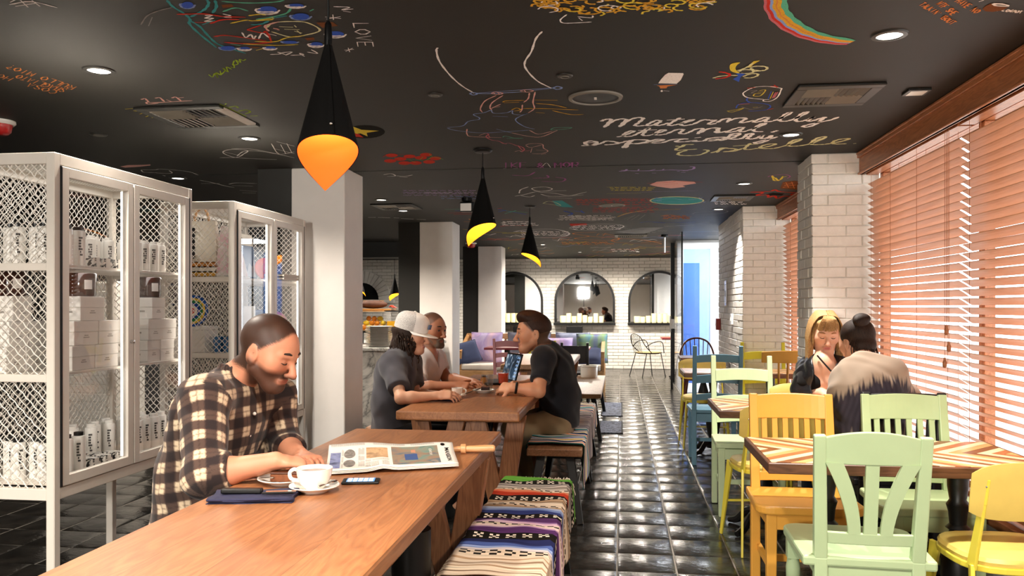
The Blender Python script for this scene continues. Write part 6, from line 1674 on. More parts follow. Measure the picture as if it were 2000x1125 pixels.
# --- bearded man in the white tee
f = Fig('bearded man with shaved head in white v-neck tee, leaning on the table', (-1.45, 5.95, 0), '#bd8264')
P = D(822, 800, 5.98); W = D(822, 760, 5.97); Cc = D(829, 716, 5.96); N = D(836, 684, 5.94)
sr, sl = D(817, 706, 5.82), D(852, 700, 6.12); er, el = D(818, 757, 5.42), D(872, 738, 6.05); wr, wl = D(890, 753, 5.40), D(925, 746, 5.72)
f.hd(D(846, 643, 5.9), (1, -.55, -.10), (.10, -.03, 1), 1.04)
f.torso(P, W, Cc, N, sl, sr); f.head(N, True, '#8a4f42', 1.03); f.stubble('#4d3a2e', .6); f.buzz('#3a2c24', .082, .7)
f.arm(sr, er, wr); f.arm(sl, el, wl); f.hand(wr, D(918, 757, 5.36) - wr, (.2, .6, -.6), 1, (.4, .6, .4)); f.hand(wl, D(948, 750, 5.6) - wl, (.1, -.2, -1), -1, (.25, .35, .3))
hp = [P + V((.02, -.09, -.02)), P + V((.02, .09, -.02))]; kn = [V((-1.0, 5.85, .5)), V((-1.0, 6.1, .5))]; an = [V((-1.05, 5.83, .09)), V((-1.02, 6.1, .09))]; to = [V((-.92, 5.83, .035)), V((-.9, 6.1, .035))]
f.legs(P, hp, kn, an, to); f.eyes(True, look=(.002, 0)); f.finish(.0045)
q = Sdf(); c, r_, f_, u_, kk = f.H
q.cone(f.L(-.060, .005, -.05), f.L(-.02, .066, -.108), .017, .019, .02).cone(f.L(.060, .005, -.05), f.L(.02, .066, -.108), .017, .019, .02).cone(f.L(-.014, .074, -.106), f.L(.014, .074, -.106), .021, .021, .02)
q.cone(f.L(-.028, .082, -.072), f.L(-.004, .094, -.0575), .005, .006, .006).cone(f.L(.028, .082, -.072), f.L(.004, .094, -.0575), .005, .006, .006).cone(f.L(-.03, .076, -.07), f.L(-.022, .08, -.1), .009, .012, .01).cone(f.L(.03, .076, -.07), f.L(.022, .08, -.1), .009, .012, .01)
q.amp = .0015; f.garment('beard', q, '#6a5848', M_hbeard, .0042)
q = tshirt(P, W, Cc, N, sl, sr, .016); sleeves(q, sr, er, .72, .066, .062); sleeves(q, sl, el, .66, .066, .062); q.amp = .003
ch = N.lerp(Cc, .30) + V((.14, -.07, .0)); q.cone(N + V((.05, -.02, .02)), N.lerp(Cc, 1.0) + V((.14, -.06, .03)), (.062, .06), (.010, .05), .008, (V(sr) - V(sl)), op=-1); q.cut((0, 0, .5), (0, 0, -1))
f.garment('tee_shirt', q, ztint('#e9e0da', .03))
q = Sdf(); q.cone(P + V((0, -.02, -.03)), P + V((0, .02, -.03)), (.16, .12), None, .04, (0, 1, 0))
for h, k_, a_ in zip(hp, kn, an): q.cone(h, k_, .092, .07, .05).cone(k_, a_, .068, .05, .03, flat=True)
f.garment('trousers', q, '#26282f', res=.009); f.shoes(an, to, '#2a2622')

# --- man in the black tee on the aisle bench
f = Fig('man in black tee and khaki trousers seated on the serape bench, profile to the left', (-.4, 5.4, 0), '#cf9472')
P = D(1092, 820, 5.42); W = D(1094, 772, 5.38); Cc = D(1080, 716, 5.30); N = D(1062, 678, 5.24)
sl, sr = D(1062, 700, 5.08), D(1078, 700, 5.45); el, er = D(1052, 764, 4.95), D(1046, 752, 5.45); wl, wr = D(1002, 757, 4.95), D(1012, 752, 5.25)
f.hd(D(1040, 650, 5.2), (-1, -.22, -.03), (-.04, 0, 1), 1.06)
f.torso(P, W, Cc, N, sl, sr, (.16, .14, .17), (.115, .11, .12)); f.head(N, True, '#a8604e', 1.0); f.stubble('#6a4634', .35); f.buzz('#2a1a14', .08, .9)
f.arm(sl, el, wl, 1.05); f.arm(sr, er, wr, 1.0); f.hand(wl, D(975, 756, 5.0) - wl, (0, .6, -.6), 1, (.4, .6, .45)); f.hand(wr, D(985, 752, 5.15) - wr, (0, -.7, -.4), -1, (.4, .5, .4))
hp = [P + V((-.02, -.09, -.01)), P + V((-.02, .09, -.01))]; kn = [D(1003, 838, 5.25), D(1008, 828, 5.5)]; an = [D(1033, 915, 5.5), D(1015, 905, 5.75)]
an = [V((a.x, a.y, .10)) for a in an]; to = [a + V((-.13, -.01, -.065)) for a in an]
f.legs(P, hp, kn, an, to, 1.02); f.eyes(True, look=(0, 0)); f.finish(.0042)
q = f.headsdf([((0, -.020, .033), (.080, .099, .089))], [((0, .05, .072), (0, .78, -.62)), ((0, -.06, .0), (0, -.2, -1))]); hb = f.garment('hair', q, '#2a1a12', M_hbrown, .0042)
q = f.headsdf([((0, .0, .085), (.066, .088, .050)), ((0, .052, .098), (.056, .042, .036)), ((.01, .02, .108), (.05, .07, .03))], [((0, 0, .068), (0, -.1, -1))]); q.amp = .003; f.garment('quiff', q, '#24150f', M_hbrown, .0042)
q = tshirt(P, W, Cc, N, sl, sr, .018, (.16, .14, .17), (.115, .11, .12)); sleeves(q, sl, el, .70, .072, .064); sleeves(q, sr, er, .7, .07, .062); q.amp = .0028; q.cut((0, 0, .50), (0, 0, -1))
f.garment('tee_shirt', q, ztint('#1f1f24', .1))
q = Sdf(); q.cone(P + V((-.02, -.03, -.03)), P + V((-.02, .03, -.03)), (.165, .125), None, .04, (0, 1, 0))
for h, k_, a_ in zip(hp, kn, an): q.cone(h, k_, .10, .074, .05).cone(k_, a_, .072, .052, .03, flat=True)
q.amp = .003; f.garment('trousers', q, ztint('#8d7a5e', .06), res=.007); f.shoes(an, to, '#3a2c20')
a_ = wl + (V(el) - wl).normalized() * .02; d_ = (V(el) - wl).normalized(); m = MB(); e1 = d_.cross(V((0, 0, 1))).normalized(); e2 = d_.cross(e1)
m.tube([a_ + (e1 * cos(t_) + e2 * sin(t_)) * .0305 for t_ in [2 * pi * k / 20 for k in range(20)]], .0085, 6, closed=True); f.add('watch', m.mesh('watch', M_blackmetal, True))

# --- blonde woman in the leather jacket
f = Fig('blonde woman in black leather jacket leaning over the second inlaid table', (1.22, 5.3, 0), '#e0ad90')
P = V((1.20, 5.30, .52)); W = V((1.20, 5.24, .70)); Cc = V((1.205, 5.16, .84)); N = V((1.215, 5.10, .975))
sr, sl = D(1582, 722, 5.10), V((1.37, 5.14, .915)); er, el = D(1566, 766, 4.97), V((1.43, 4.98, .79)); wr, wl = D(1606, 768, 4.84), V((1.26, 4.80, .775))
f.hd(D(1612, 650, 4.93), (-.06, -1, -.30), (0, -.30, 1), 1.0)
f.torso(P, W, Cc, N, sl, sr, (.145, .12, .14), (.10, .09, .10)); f.head(N, False, '#b8645c', .98)
f.arm(sr, er, wr, .85); f.arm(sl, el, wl, .85); f.hand(wr, D(1632, 770, 4.78) - wr, (.2, .2, -1), -1, (.4, .5, .4), k=.9); f.hand(wl, V((1.18, 4.74, .77)) - wl, (0, 0, -1), 1, (.4, .5, .4), k=.9)
hp = [P + V((-.08, -.02, -.02)), P + V((.08, -.02, -.02))]; kn = [V((1.1, 4.9, .5)), V((1.3, 4.9, .5))]; an = [V((1.1, 4.95, .09)), V((1.3, 4.95, .09))]; to = [V((1.1, 4.82, .035)), V((1.3, 4.82, .035))]
f.legs(P, hp, kn, an, to, .88); f.eyes(False, plain('fair_brow', '#9a6a3e', .8)); f.finish(.0042)
t = NT('black_leather'); t.col('#17171a'); t.p(rough=.3, spec=.6); t.bump(t.noise(t.obj(), 45, 4, .6, .8), .5, .006); M_leather = t.m
q = Sdf(); q.cone(P, W, (.150, .105), (.126, .096), .05, (1, 0, 0)).cone(W, Cc, (.126, .096), (.146, .106), .05, (1, 0, 0)); q.cut(Cc + V((0, -.06, .125)), (0, -1, 1.2)); f.garment('top', q, '#0c0b0c')
q = tshirt(P, W, Cc, N, sl, sr, .026, (.145, .12, .14), (.10, .09, .10)); q.cone(sr, er, .072, .06, .05).cone(er, V(er).lerp(wr, .85), .058, .042, .03, flat=True).cone(sl, el, .072, .06, .05).cone(el, V(el).lerp(wl, .85), .058, .042, .03, flat=True)
q.cone(N + V((0, -.05, .05)), W + V((0, -.14, -.05)), (.055, .10), (.085, .09), .01, (1, 0, 0), op=-1); q.cone(N + V((0, -.03, .0)), N + V((0, -.04, .15)), .068, .10, .01, op=-1); q.amp = .0045; q.cut((0, 0, .52), (0, 0, -1))
f.garment('leather_jacket', q, '#17171a', M_leather, .005)
q = Sdf(); q.cone(P + V((-.02, 0, -.03)), P + V((.02, 0, -.03)), (.15, .12), None, .04, (1, 0, 0))
for h, k_, a_ in zip(hp, kn, an): q.cone(h, k_, .086, .064, .05).cone(k_, a_, .06, .045, .03, flat=True)
f.garment('trousers', q, '#20242e', res=.009); f.shoes(an, to, '#1a1512')
q = f.headsdf([((0, -.02, .036), (.086, .102, .090)), ((0, .050, .074), (.062, .036, .034)), ((-.075, .0, -.04), (.018, .05, .08)), ((.075, .0, -.04), (.018, .05, .08)), ((0, -.07, -.05), (.08, .045, .10))], [((0, .0, -.14), (0, 0, -1))])
q.ell(f.L(0, .085, -.055), tuple(x * .98 for x in (.064, .07, .098)), [A3(v) for v in f.H[1:4]], .012, -1); q.amp = .002
hb = f.garment('hair', q, '#c08a48', M_hblonde, .0042)
rd = random.Random(31); m = MB()
def strands(m, n, gen, r=.0026):
    for k in range(n): m.tube(cr(gen(rd), 3), [r] * 3 + [r] * 40 if False else r, 4)
for k in range(260):
    sd = rd.choice((-1, 1)); a = rd.uniform(0, 1); yy = .045 - .12 * a; x0 = sd * rd.uniform(.0, .02)
    wv = rd.uniform(-.012, .012); ln = rd.uniform(.12, .22)
    pts = [f.L(x0, yy * .8 + .01, .126), f.L(sd * .054, yy, .113), f.L(sd * .09, yy, .045), f.L(sd * (.098 + wv * .5), yy + .004, -.04), f.L(sd * (.088 + wv), yy + .012, -.09), f.L(sd * (.085 + wv), yy + .02 + wv, -.10 - ln * .6), f.L(sd * (.07 + wv), yy + .035, -.10 - ln)]
    m.tube(cr(pts, 3), .0034, 4)
for k in range(90):
    x0 = rd.uniform(-.058, .058); b_ = rd.uniform(-.004, .004)
    m.tube(cr([f.L(x0 * .35, .03, .124), f.L(x0 * .7, .086, .113), f.L(x0, .094 + b_ - abs(x0) * .3, .072), f.L(x0 * 1.05, .096 + b_ - abs(x0) * .4, .040 + rd.uniform(-.004, .010))], 3), .0025, 4)
m.build('strands', M_hblonde, hb, smooth=True, kind='stuff')
m = MB(); p0 = N + V((.03, -.085, -.02)); m.tube(cr([N + V((-.05, -.05, .03)), p0 + V((-.02, -.01, -.03)), p0 + V((0, -.02, -.05))], 5), .005, 6); nk = f.add('necklace', m.mesh('cord', M_blackmetal, True))
m = MB(); m.lathe([(.006, 0), (.013, .002), (.013, .005), (.006, .006)], n=18); m.xf(Matrix.Translation(p0 + V((0, -.03, -.06))) @ Matrix.Rotation(pi / 2, 4, 'X')); link('pendant_ring', m.mesh('pendant_ring', M_blackmetal, True), nk)

# --- woman with the hair bun, back to the camera
f = Fig('woman with dark hair bun in beige and charcoal dip-dyed sweater, back to the camera', (1.27, 4.3, 0), '#d09a7c')
P = V((1.265, 4.36, .53)); W = V((1.255, 4.31, .70)); Cc = V((1.24, 4.30, .88)); N = D(1688, 706, 4.22)
sl, sr = D(1664, 738, 4.16), D(1736, 735, 4.11); el, er = D(1645, 805, 4.24), V((1.50, 4.55, .80)); wl, wr = V((1.12, 4.66, .775)), V((1.34, 4.70, .775))
f.hd(D(1672, 668, 4.33), (-.45, 1, -.40), (-.10, .36, 1), .97)
f.torso(P, W, Cc, N, sl, sr, (.15, .125, .145), (.105, .095, .10)); f.head(N, False, nose=.98)
f.arm(sl, el, wl, .85); f.arm(sr, er, wr, .85); f.hand(wl, (.3, 1, 0), (0, 0, -1), 1, k=.9); f.hand(wr, (-.3, 1, 0), (0, 0, -1), -1, k=.9)
hp = [P + V((-.08, .02, -.02)), P + V((.08, .02, -.02))]; kn = [V((1.12, 4.68, .5)), V((1.4, 4.68, .5))]; an = [V((1.12, 4.66, .09)), V((1.4, 4.66, .09))]; to = [V((1.12, 4.8, .035)), V((1.4, 4.8, .035))]
f.legs(P, hp, kn, an, to, .9); f.eyes(False); f.finish(.0045)
q = f.headsdf([((0, -.024, .036), (.085, .101, .089)), ((0, -.06, -.035), (.068, .05, .065))], [((0, .068, .052), (0, .80, -.55)), ((0, -.09, -.095), (0, -.1, -1))]); q.amp = .0018
hb = f.garment('hair', q, '#1c120e', M_hdark, .0042)
bc = D(1682, 625, 4.27)
q = Sdf(); q.ell(bc, (.040, .038, .034), None, .01).cone(bc - V((0, 0, .05)), bc, .03, .03, .02).ell(bc + V((.02, -.012, .006)), .022, None, .01).ell(bc + V((-.02, -.015, -.006)), .022, None, .01); q.amp = .003; f.garment('hair_bun', q, '#1c120e', M_hdark, .0042)
m = MB()
for k in range(46):
    a = rd.uniform(-1.6, 1.6); p = f.L(.078 * sin(a), -.04 - .055 * cos(a), -.02 + rd.uniform(-.06, .0)); q_ = f.L(.08 * sin(a), -.045 - .06 * cos(a), -.11 - rd.uniform(0, .03)); t_ = f.L(.0, -.075, .085)
    m.tube(cr([t_, t_.lerp(p, .55) + (p - f.L(0, -.02, .0)) * .12, p, q_] if k % 3 == 0 else [t_, t_.lerp(p, .55) + (p - f.L(0, -.02, .0)) * .12, p], 4), .0022, 4)
m.build('loose_strands', M_hdark, hb, smooth=True, kind='stuff')
q = tshirt(P, W, Cc, N, sl, sr, .034, (.15, .125, .145), (.105, .095, .10)); q.cone(sl, el, .075, .085, .07).cone(el, V(el).lerp(wl, .8), .085, .05, .05, flat=True).cone(sr, er, .072, .072, .07).cone(er, V(er).lerp(wr, .8), .075, .05, .05, flat=True).cone(Cc + V((-.08, 0, -.05)), V(el) + V((.03, 0, -.06)), .09, .08, .08)
q.amp = .004; q.cut((0, 0, .5), (0, 0, -1))
def dip(v):
    bg_, dk, lo = np.array(lin('#b7a38f')), np.array(lin('#3a343c')), np.array(lin('#8a7d72'))
    edge = .955 - .55 * np.maximum(0, np.abs(v[:, 0] - 1.30) - .06) + .022 * np.sin(v[:, 0] * 190) * np.sin(v[:, 0] * 77 + 1) + .012 * np.sin(v[:, 0] * 400) ; m = np.clip((edge - v[:, 2]) / .03, 0, 1)
    st = .5 + .5 * np.sin(v[:, 0] * 260 + 4 * np.sin(v[:, 2] * 20)); m2 = np.clip((edge - .23 + .03 * np.sin(v[:, 0] * 150) - v[:, 2]) / .03, 0, 1)
    c = bg_ + (dk * (1 + .35 * st[:, None]) - bg_) * m[:, None]; return c + (lo - c) * m2[:, None]
f.garment('sweater', q, dip, res=.005)
m = MB(); m.tube([N + V((.072 * cos(a), .072 * sin(a) + .01, -.012 + .012 * sin(a))) for a in [2 * pi * k / 24 for k in range(24)]], .010, 6, closed=True); f.add('neckline', m.mesh('neckline', plain('black_binding', '#16141a', .9), True))
q = Sdf(); q.cone(P + V((-.02, 0, -.03)), P + V((.02, 0, -.03)), (.155, .125), None, .04, (1, 0, 0))
for h, k_, a_ in zip(hp, kn, an): q.cone(h, k_, .09, .066, .05).cone(k_, a_, .062, .045, .03, flat=True)
f.garment('trousers', q, '#1c1e26', res=.009); f.shoes(an, to, '#1a1512')
# ------------------------------------------------------------------ chalk drawings and lettering on the ceiling boards
def chalkmat(name, c, dens=.62):
    t = NT('chalk_' + name); n = t.noise(t.obj(), 160, 3, .7); c = lin(c)
    t.col(t.ramp(n, [(.28, tuple(x * .7 for x in c)), (.5, c)])); t.p(rough=.95, spec=.1); return t.m
CH = {k: chalkmat(k, v) for k, v in dict(white='#fdf8f6', cream='#e2e0b0', yellow='#e6cf4a', gold='#e0aa3a', orange='#d9874e', red='#cf3a2c', pink='#eab3ab', rose='#c9707c', blue='#3d5fc4',
      sky='#8fa6dc', teal='#3f9aa0', green='#6fae4c', lime='#a9c838', purple='#a8609a', lilac='#b79ad0', grey='#8f8c88', brown='#7a4a2c', mint='#5fb89a', black='#0c0b09').items()}
CC = {1: (1120, 200, .15), 2: (1400, 200, .15), 3: (260, 0, .25), 4: (840, 40, .2488), 5: (1240, 90, .16), 6: (1000, 0, .21), 7: (1720, 0, .14), 8: (0, 100, .26), 9: (1000, 290, .28), 10: (700, 330, .2), 0: (0, 0, 1),
      11: (650, 0, .35556), 12: (1300, 0, .35556)}
ZL = [0]
def cpt(c, x, y):
    ox, oy, s = CC[c]; X, Y, _ = atZ(ox + x * s, min(oy + y * s, 560), CEIL); return X, Y
def zlev(y):
    ZL[0] = (ZL[0] + 1) % 12; return (CEIL if y < 5.79 else CEIL - .003) - .0006 - ZL[0] * .00012
def strokes(m, c, lines, w, smooth=True):
    for ln in lines:
        P = [V((*cpt(c, x, y), 0)) for x, y in ln]
        if smooth and len(P) > 2: P = cr(P, 5)
        z = zlev(P[0].y); n = len(P); vs = []
        for i, p in enumerate(P):
            d = P[min(i + 1, n - 1)] - P[max(i - 1, 0)]
            if d.length < 1e-6: d = V((1, 0, 0))
            d.normalize(); nn = V((-d.y, d.x, 0)); ww = w / 2 * (.8 + .2 * sin(i * 1.7)) * (.55 if i in (0, n - 1) else 1)
            vs += [(*(p + nn * ww).xy, z), (*(p - nn * ww).xy, z)]
        m.add(vs, [(2 * i, 2 * i + 1, 2 * i + 3, 2 * i + 2) for i in range(n - 1)])
def S(txt):  # 'x,y x,y;x,y ...' -> list of polylines
    return [[tuple(float(q) for q in p.split(',')) for p in ln.split()] for ln in txt.strip().split(';') if ln.strip()]
def chalk(name, col, c, txt, w=.008, smooth=True, label=None):
    m = MB(); strokes(m, c, S(txt) if isinstance(txt, str) else txt, w, smooth); return m.build(name, CH[col], ceiling, label=label)
def fill(name, col, c, txt, label=None, smooth=False):
    m = MB()
    for ln in S(txt):
        P = [V((*cpt(c, x, y), 0)) for x, y in ln]
        if smooth: P = cr(P, 4, True)
        z = zlev(P[0].y); m.add([(p.x, p.y, z) for p in P], [tuple(range(len(P)))])
    return m.build(name, CH[col], ceiling, label=label)
FONT = {'A': '0,0 2,6 4,0;.7,2 3.3,2', 'B': '0,0 0,6 3,6 3,3 0,3;3,3 4,2 3.6,0 0,0', 'C': '4,5 2,6 0,4 0,2 2,0 4,1', 'D': '0,0 0,6 3,5 4,3 3,1 0,0', 'E': '4,6 0,6 0,0 4,0;0,3 3,3', 'F': '4,6 0,6 0,0;0,3 3,3', 'G': '4,5 2,6 0,4 0,2 2,0 4,1 4,3 2,3',
        'H': '0,0 0,6;4,0 4,6;0,3 4,3', 'I': '2,0 2,6', 'J': '3,6 3,1 1.5,0 0,1', 'K': '0,0 0,6;4,6 0,3 4,0', 'L': '0,6 0,0 4,0', 'M': '0,0 0,6 2,2 4,6 4,0', 'N': '0,0 0,6 4,0 4,6', 'O': '2,6 0,4 0,2 2,0 4,2 4,4 2,6', 'P': '0,0 0,6 3,6 4,4.5 3,3 0,3',
        'R': '0,0 0,6 3,6 4,4.5 3,3 0,3;1.5,3 4,0', 'S': '4,5 2,6 0,5 1,3.4 3,2.6 4,1 2,0 0,1', 'T': '0,6 4,6;2,6 2,0', 'U': '0,6 0,1 2,0 4,1 4,6', 'V': '0,6 2,0 4,6', 'W': '0,6 1,0 2,4 3,0 4,6', 'X': '0,0 4,6;0,6 4,0', 'Y': '0,6 2,3 4,6;2,3 2,0',
        '?': '0,5 2,6 4,5 2,3 2,2;2,.6 2,0', "'": '2,6 1.6,4.6', '&': '4,0 .6,4.5 2,6 3,4.6 0,1.5 1.6,0 4,2.5', ' ': '', '.': '1.8,0 2.2,.4'}
def write(name, col, c, text, x0, y0, x1, y1, hx, hy, w=.008, label=None):
    """text from (x0,y0) to (x1,y1) along its baseline, (hx,hy) the height vector, in crop pixels"""
    n = len(text); out = []
    for i, chh in enumerate(text):
        for ln in S(FONT.get(chh, '')):
            out.append([(x0 + (x1 - x0) * (i + (a / 4) * .72) / n + hx * b / 6, y0 + (y1 - y0) * (i + (a / 4) * .72) / n + hy * b / 6) for a, b in ln])
    return chalk(name, col, c, out, w, False, label)
# the large brush script
W_ = .026
lab = 'white brush lettering reading Maternally eternal, especially'
def multi(name, col, parts, w, label):
    m = MB()
    for c, txt in parts: strokes(m, c, S(txt), w)
    return m.build(name, CH[col], ceiling, label=label)
multi('script_lettering', 'white', [(1, '360,245 400,225 450,215 500,215;500,215 455,265 400,325;420,310 500,250 600,215 690,215;700,215 640,270 600,318;620,305 720,230 830,195 900,200 905,212 850,260 800,295 850,305 930,295;1150,240 1080,230 1000,265 955,295 1000,300 1060,280 1130,245;1140,245 1080,280 1090,298 1150,290 1240,262;1390,195 1310,240 1240,285 1270,298 1340,285;1215,228 1450,212;1340,285 1450,260 1560,225 1530,222 1450,245 1400,280 1440,298 1560,280;1560,280 1680,225 1730,222 1790,228 1850,228 1790,255 1760,275 1800,280 1860,265'),
     (2, '0,262 90,215 170,212 130,260;150,240 260,205 380,205 330,240 310,262 370,258 480,230;690,198 620,195 530,225 480,250 520,255 600,235 670,205;670,205 630,240 660,250 740,238;740,238 850,195 960,135 940,130 880,160 820,220 840,242 930,240;930,240 1060,190 1180,128 1150,125 1090,155 1030,220 1050,245 1130,238;1130,238 1230,200 1260,185 1210,215 1190,238 1240,238 1330,210 1420,185;1420,185 1360,225 1270,290 1170,318 1120,308 1180,290 1330,255 1480,225 1590,185')], W_, 'white brush lettering reading Maternally')
multi('script_lettering', 'white', [(1, '565,448 650,430 740,395 790,372 740,368 670,400 650,430 700,442 780,430;780,430 860,390 990,325 930,380 900,420 950,430 1030,415;840,360 1090,352;1030,415 1140,380 1200,358 1150,352 1080,385 1070,415 1120,420 1220,405;1220,405 1340,355 1380,350 1430,352 1410,375 1380,400 1440,408 1500,390;1500,390 1600,345 1690,340 1640,380 1620,410;1650,395 1760,340 1880,330 1890,345 1850,385 1900,392 1990,370'),
     (2, '0,340 20,370 30,385 130,380;370,325 290,325 190,355 130,385 180,385 270,365 350,330;340,335 300,370 330,380 400,365;400,365 530,320 635,275 590,272 520,310 480,355 500,375 605,378;795,362 760,372 710,388')], W_, 'white brush lettering reading eternal,')
multi('script_lettering', 'white', [(1, '100,560 220,555 310,520 230,498 150,520 180,548 260,555 360,530;150,525 300,515;360,530 430,500 540,510 580,530 480,545 400,548;540,540 640,515 700,495;740,490 690,540 640,592;765,490 715,540 680,592;700,510 800,485 970,490 930,515 800,535 720,530;800,540 980,520 1170,490 1100,478 1000,500 1020,525 1150,525;1020,500 1150,490;1150,525 1300,480 1500,472;1500,472 1400,480 1330,510 1450,510;1450,510 1600,490 1560,505 1700,500;1575,460 1660,450;1700,500 1760,465 1900,450 1990,455 1850,490 1750,498;1760,480 1900,470'),
     (2, '0,470 60,490 130,470;130,470 200,410 300,405 230,450 170,475 290,475 360,450;170,440 260,420;360,450 400,410 470,405 430,440 400,470 480,472 540,450;540,450 600,425 570,465 640,465 720,425;720,425 640,500 540,530 490,522 600,495 700,470 790,445')], W_ * 1.15, 'white heavy brush lettering reading especially')
multi('script_lettering', 'cream', [(1, '1570,545 1450,550 1430,570;1330,565 1400,570 1450,545;1440,565 1340,600 1350,620 1440,615 1610,605;1480,620 1380,650 1370,680 1480,690 1640,680 1740,640 1750,620 1690,612;1790,655 1900,620 1960,590'),
     (2, '0,650 60,590 150,595 255,605 180,630 80,640;80,640 230,630 330,595;440,530 390,570 360,605 420,612 540,595;210,568 540,540;540,595 680,570 770,540 690,540 600,560 560,590 620,600 740,600;740,600 930,550 1100,480 1020,485 950,520 930,555 960,568 1070,565;1070,565 1240,530 1420,450 1330,455 1250,500 1230,540 1280,548 1400,545;1400,545 1600,510 1730,470 1620,475 1530,500 1510,530 1570,540 1690,535;1775,535 1815,530;960,530 1060,490;1260,505 1370,465')], W_, 'cream brush lettering reading Estelle.')
# trapeze girl
chalk('chalk_rope', 'white', 4, '60,210 50,235 75,320 160,430 250,510 345,568;880,82 830,140 795,240 745,320 755,380 840,470 950,528', .010, label='white swing ropes')
chalk('chalk_bar', 'sky', 4, '310,570 340,562 370,572 340,582 310,572;365,572 480,573 600,566 720,560;810,547 960,532;965,528 1000,516 1035,528 1000,540 965,530;370,568 960,526', .012)
chalk('chalk_figure', 'pink', 4, '480,570 510,560 570,568 540,580 480,572;500,565 510,578;530,562 545,578;705,550 750,542 810,548 770,560 710,556;740,545 750,558;520,585 430,630 395,690 410,718;572,585 490,640 470,680 485,700;780,565 770,610 735,640;825,560 808,640 818,690 770,725;480,690 500,680 555,655;510,680 550,675;725,660 720,700 705,720;290,850 290,890 330,910 560,918;385,902 430,885;780,860 850,890 960,868;640,880 760,905 870,912 1000,860', .0085)
chalk('chalk_dress', 'sky', 4, '480,700 420,722 340,735 385,760 380,775 300,790 255,825 135,838;480,700 500,725 600,722 645,705 650,730 720,740 760,728 670,775 740,830 820,850;135,842 200,860 400,880 600,870 780,858;520,850 640,880;490,750 610,755', .008)
chalk('chalk_hair', 'gold', 4, '570,640 600,630 740,625;580,645 700,640;820,622 1000,624;830,650 960,660 1075,685;640,700 680,685 710,700 660,710;730,690 900,690 1165,700;830,720 900,725;960,705 1100,735 1205,735', .010)
chalk('chalk_shoe', 'mint', 4, '570,915 590,905 660,920 730,922 600,924;945,855 980,840 1110,838 1060,850 950,858', .007)
chalk('chalk_plait', 'rose', 4, '430,885 460,890 440,910 480,935 540,945 580,965 620,960 680,980 720,990 740,1010 720,1030;450,885 470,920;560,955 600,970;690,980 730,1020 790,1020', .010)
chalk('chalk_animal', 'pink', 4, '750,975 800,965 880,970 890,1000 925,1025 870,1045 800,1045;750,980 790,995 880,975;800,1000 790,1035;665,1028 700,1020 720,1030;830,1015 920,1020;870,1050 910,1045', .007)
# yellow scribble
rd = random.Random(77); sc = []
for k in range(120):
    x = rd.uniform(190, 1850); ymax = 30 + 105 * math.sin(pi * min(1, max(0, (x - 150) / 1700))) ** .6; y = rd.uniform(-190, ymax); a = rd.uniform(0, 6); r = rd.uniform(30, 95)
    sc.append([(x + r * cos(a + i * .9) * (1 + .25 * i * .2), y + r * .33 * sin(a + i * .9)) for i in range(rd.randint(3, 7))])
chalk('chalk_scribble', 'gold', 6, sc[:84], .011, label='dense yellow chalk scribble'); chalk('chalk_scribble', 'yellow', 6, sc[84:108], .010); chalk('chalk_scribble', 'white', 6, sc[108:] + S('510,130 450,180 480,210 600,208 740,200;610,150 740,160 750,140;620,160 655,188;1640,38 1850,15 1890,10'), .007)
# rainbow, px in crop 12 (zoom of 1300..2000)
def arc(off): return [[(550 + off * 24, -40), (556 + off * 22, 50 - off * 3), (610 + off * 19, 130 - off * 8), (720 + off * 12, 195 - off * 10), (860 + off * 4, 232 - off * 9), (995 + off * 10, 244 - off * 5)]]
for k, (c_, off) in enumerate((('rose', .2), ('red', .9), ('sky', 1.7), ('gold', 2.6), ('orange', 3.2), ('gold', 3.7), ('mint', 4.5))): chalk('chalk_rainbow', c_, 12, arc(off), .030 if c_ == 'gold' else .024)
# top right writing and coconut
write('chalk_words', 'orange', 7, "TALKIN' BOUT", 530, 62, 990, 345, 80, -40, .009, 'orange writing reading talkin bout'); write('chalk_words', 'orange', 7, 'WTF SHE', 770, 55, 1000, 215, 95, -42, .009); write('chalk_words', 'orange', 7, 'HAVE NO', 1030, 18, 1330, 190, 90, -45, .009)
fill('chalk_shell', 'brown', 7, '1420,120 1460,80 1540,40 1620,85 1780,95 1690,140 1560,160 1460,150'); fill('chalk_flesh', 'white', 7, '1545,50 1580,35 1700,40 1800,65 1790,85 1680,85 1580,75'); fill('chalk_milk', 'grey', 7, '1590,58 1640,50 1760,66 1740,76 1640,72')
chalk('chalk_words', 'white', 7, '1570,115 1530,120 1510,140 1560,150;1610,130 1640,120 1660,135 1630,150 1605,140;1720,125 1690,140 1720,155;1750,145 1780,130 1800,148 1765,160 1750,148;1810,165 1840,130 1845,165 1880,135;1890,140 1885,170 1920,165 1930,140;1940,180 1970,140;1930,150 1985,150;1370,18 1440,-5', .008, label='white writing reading coconut')
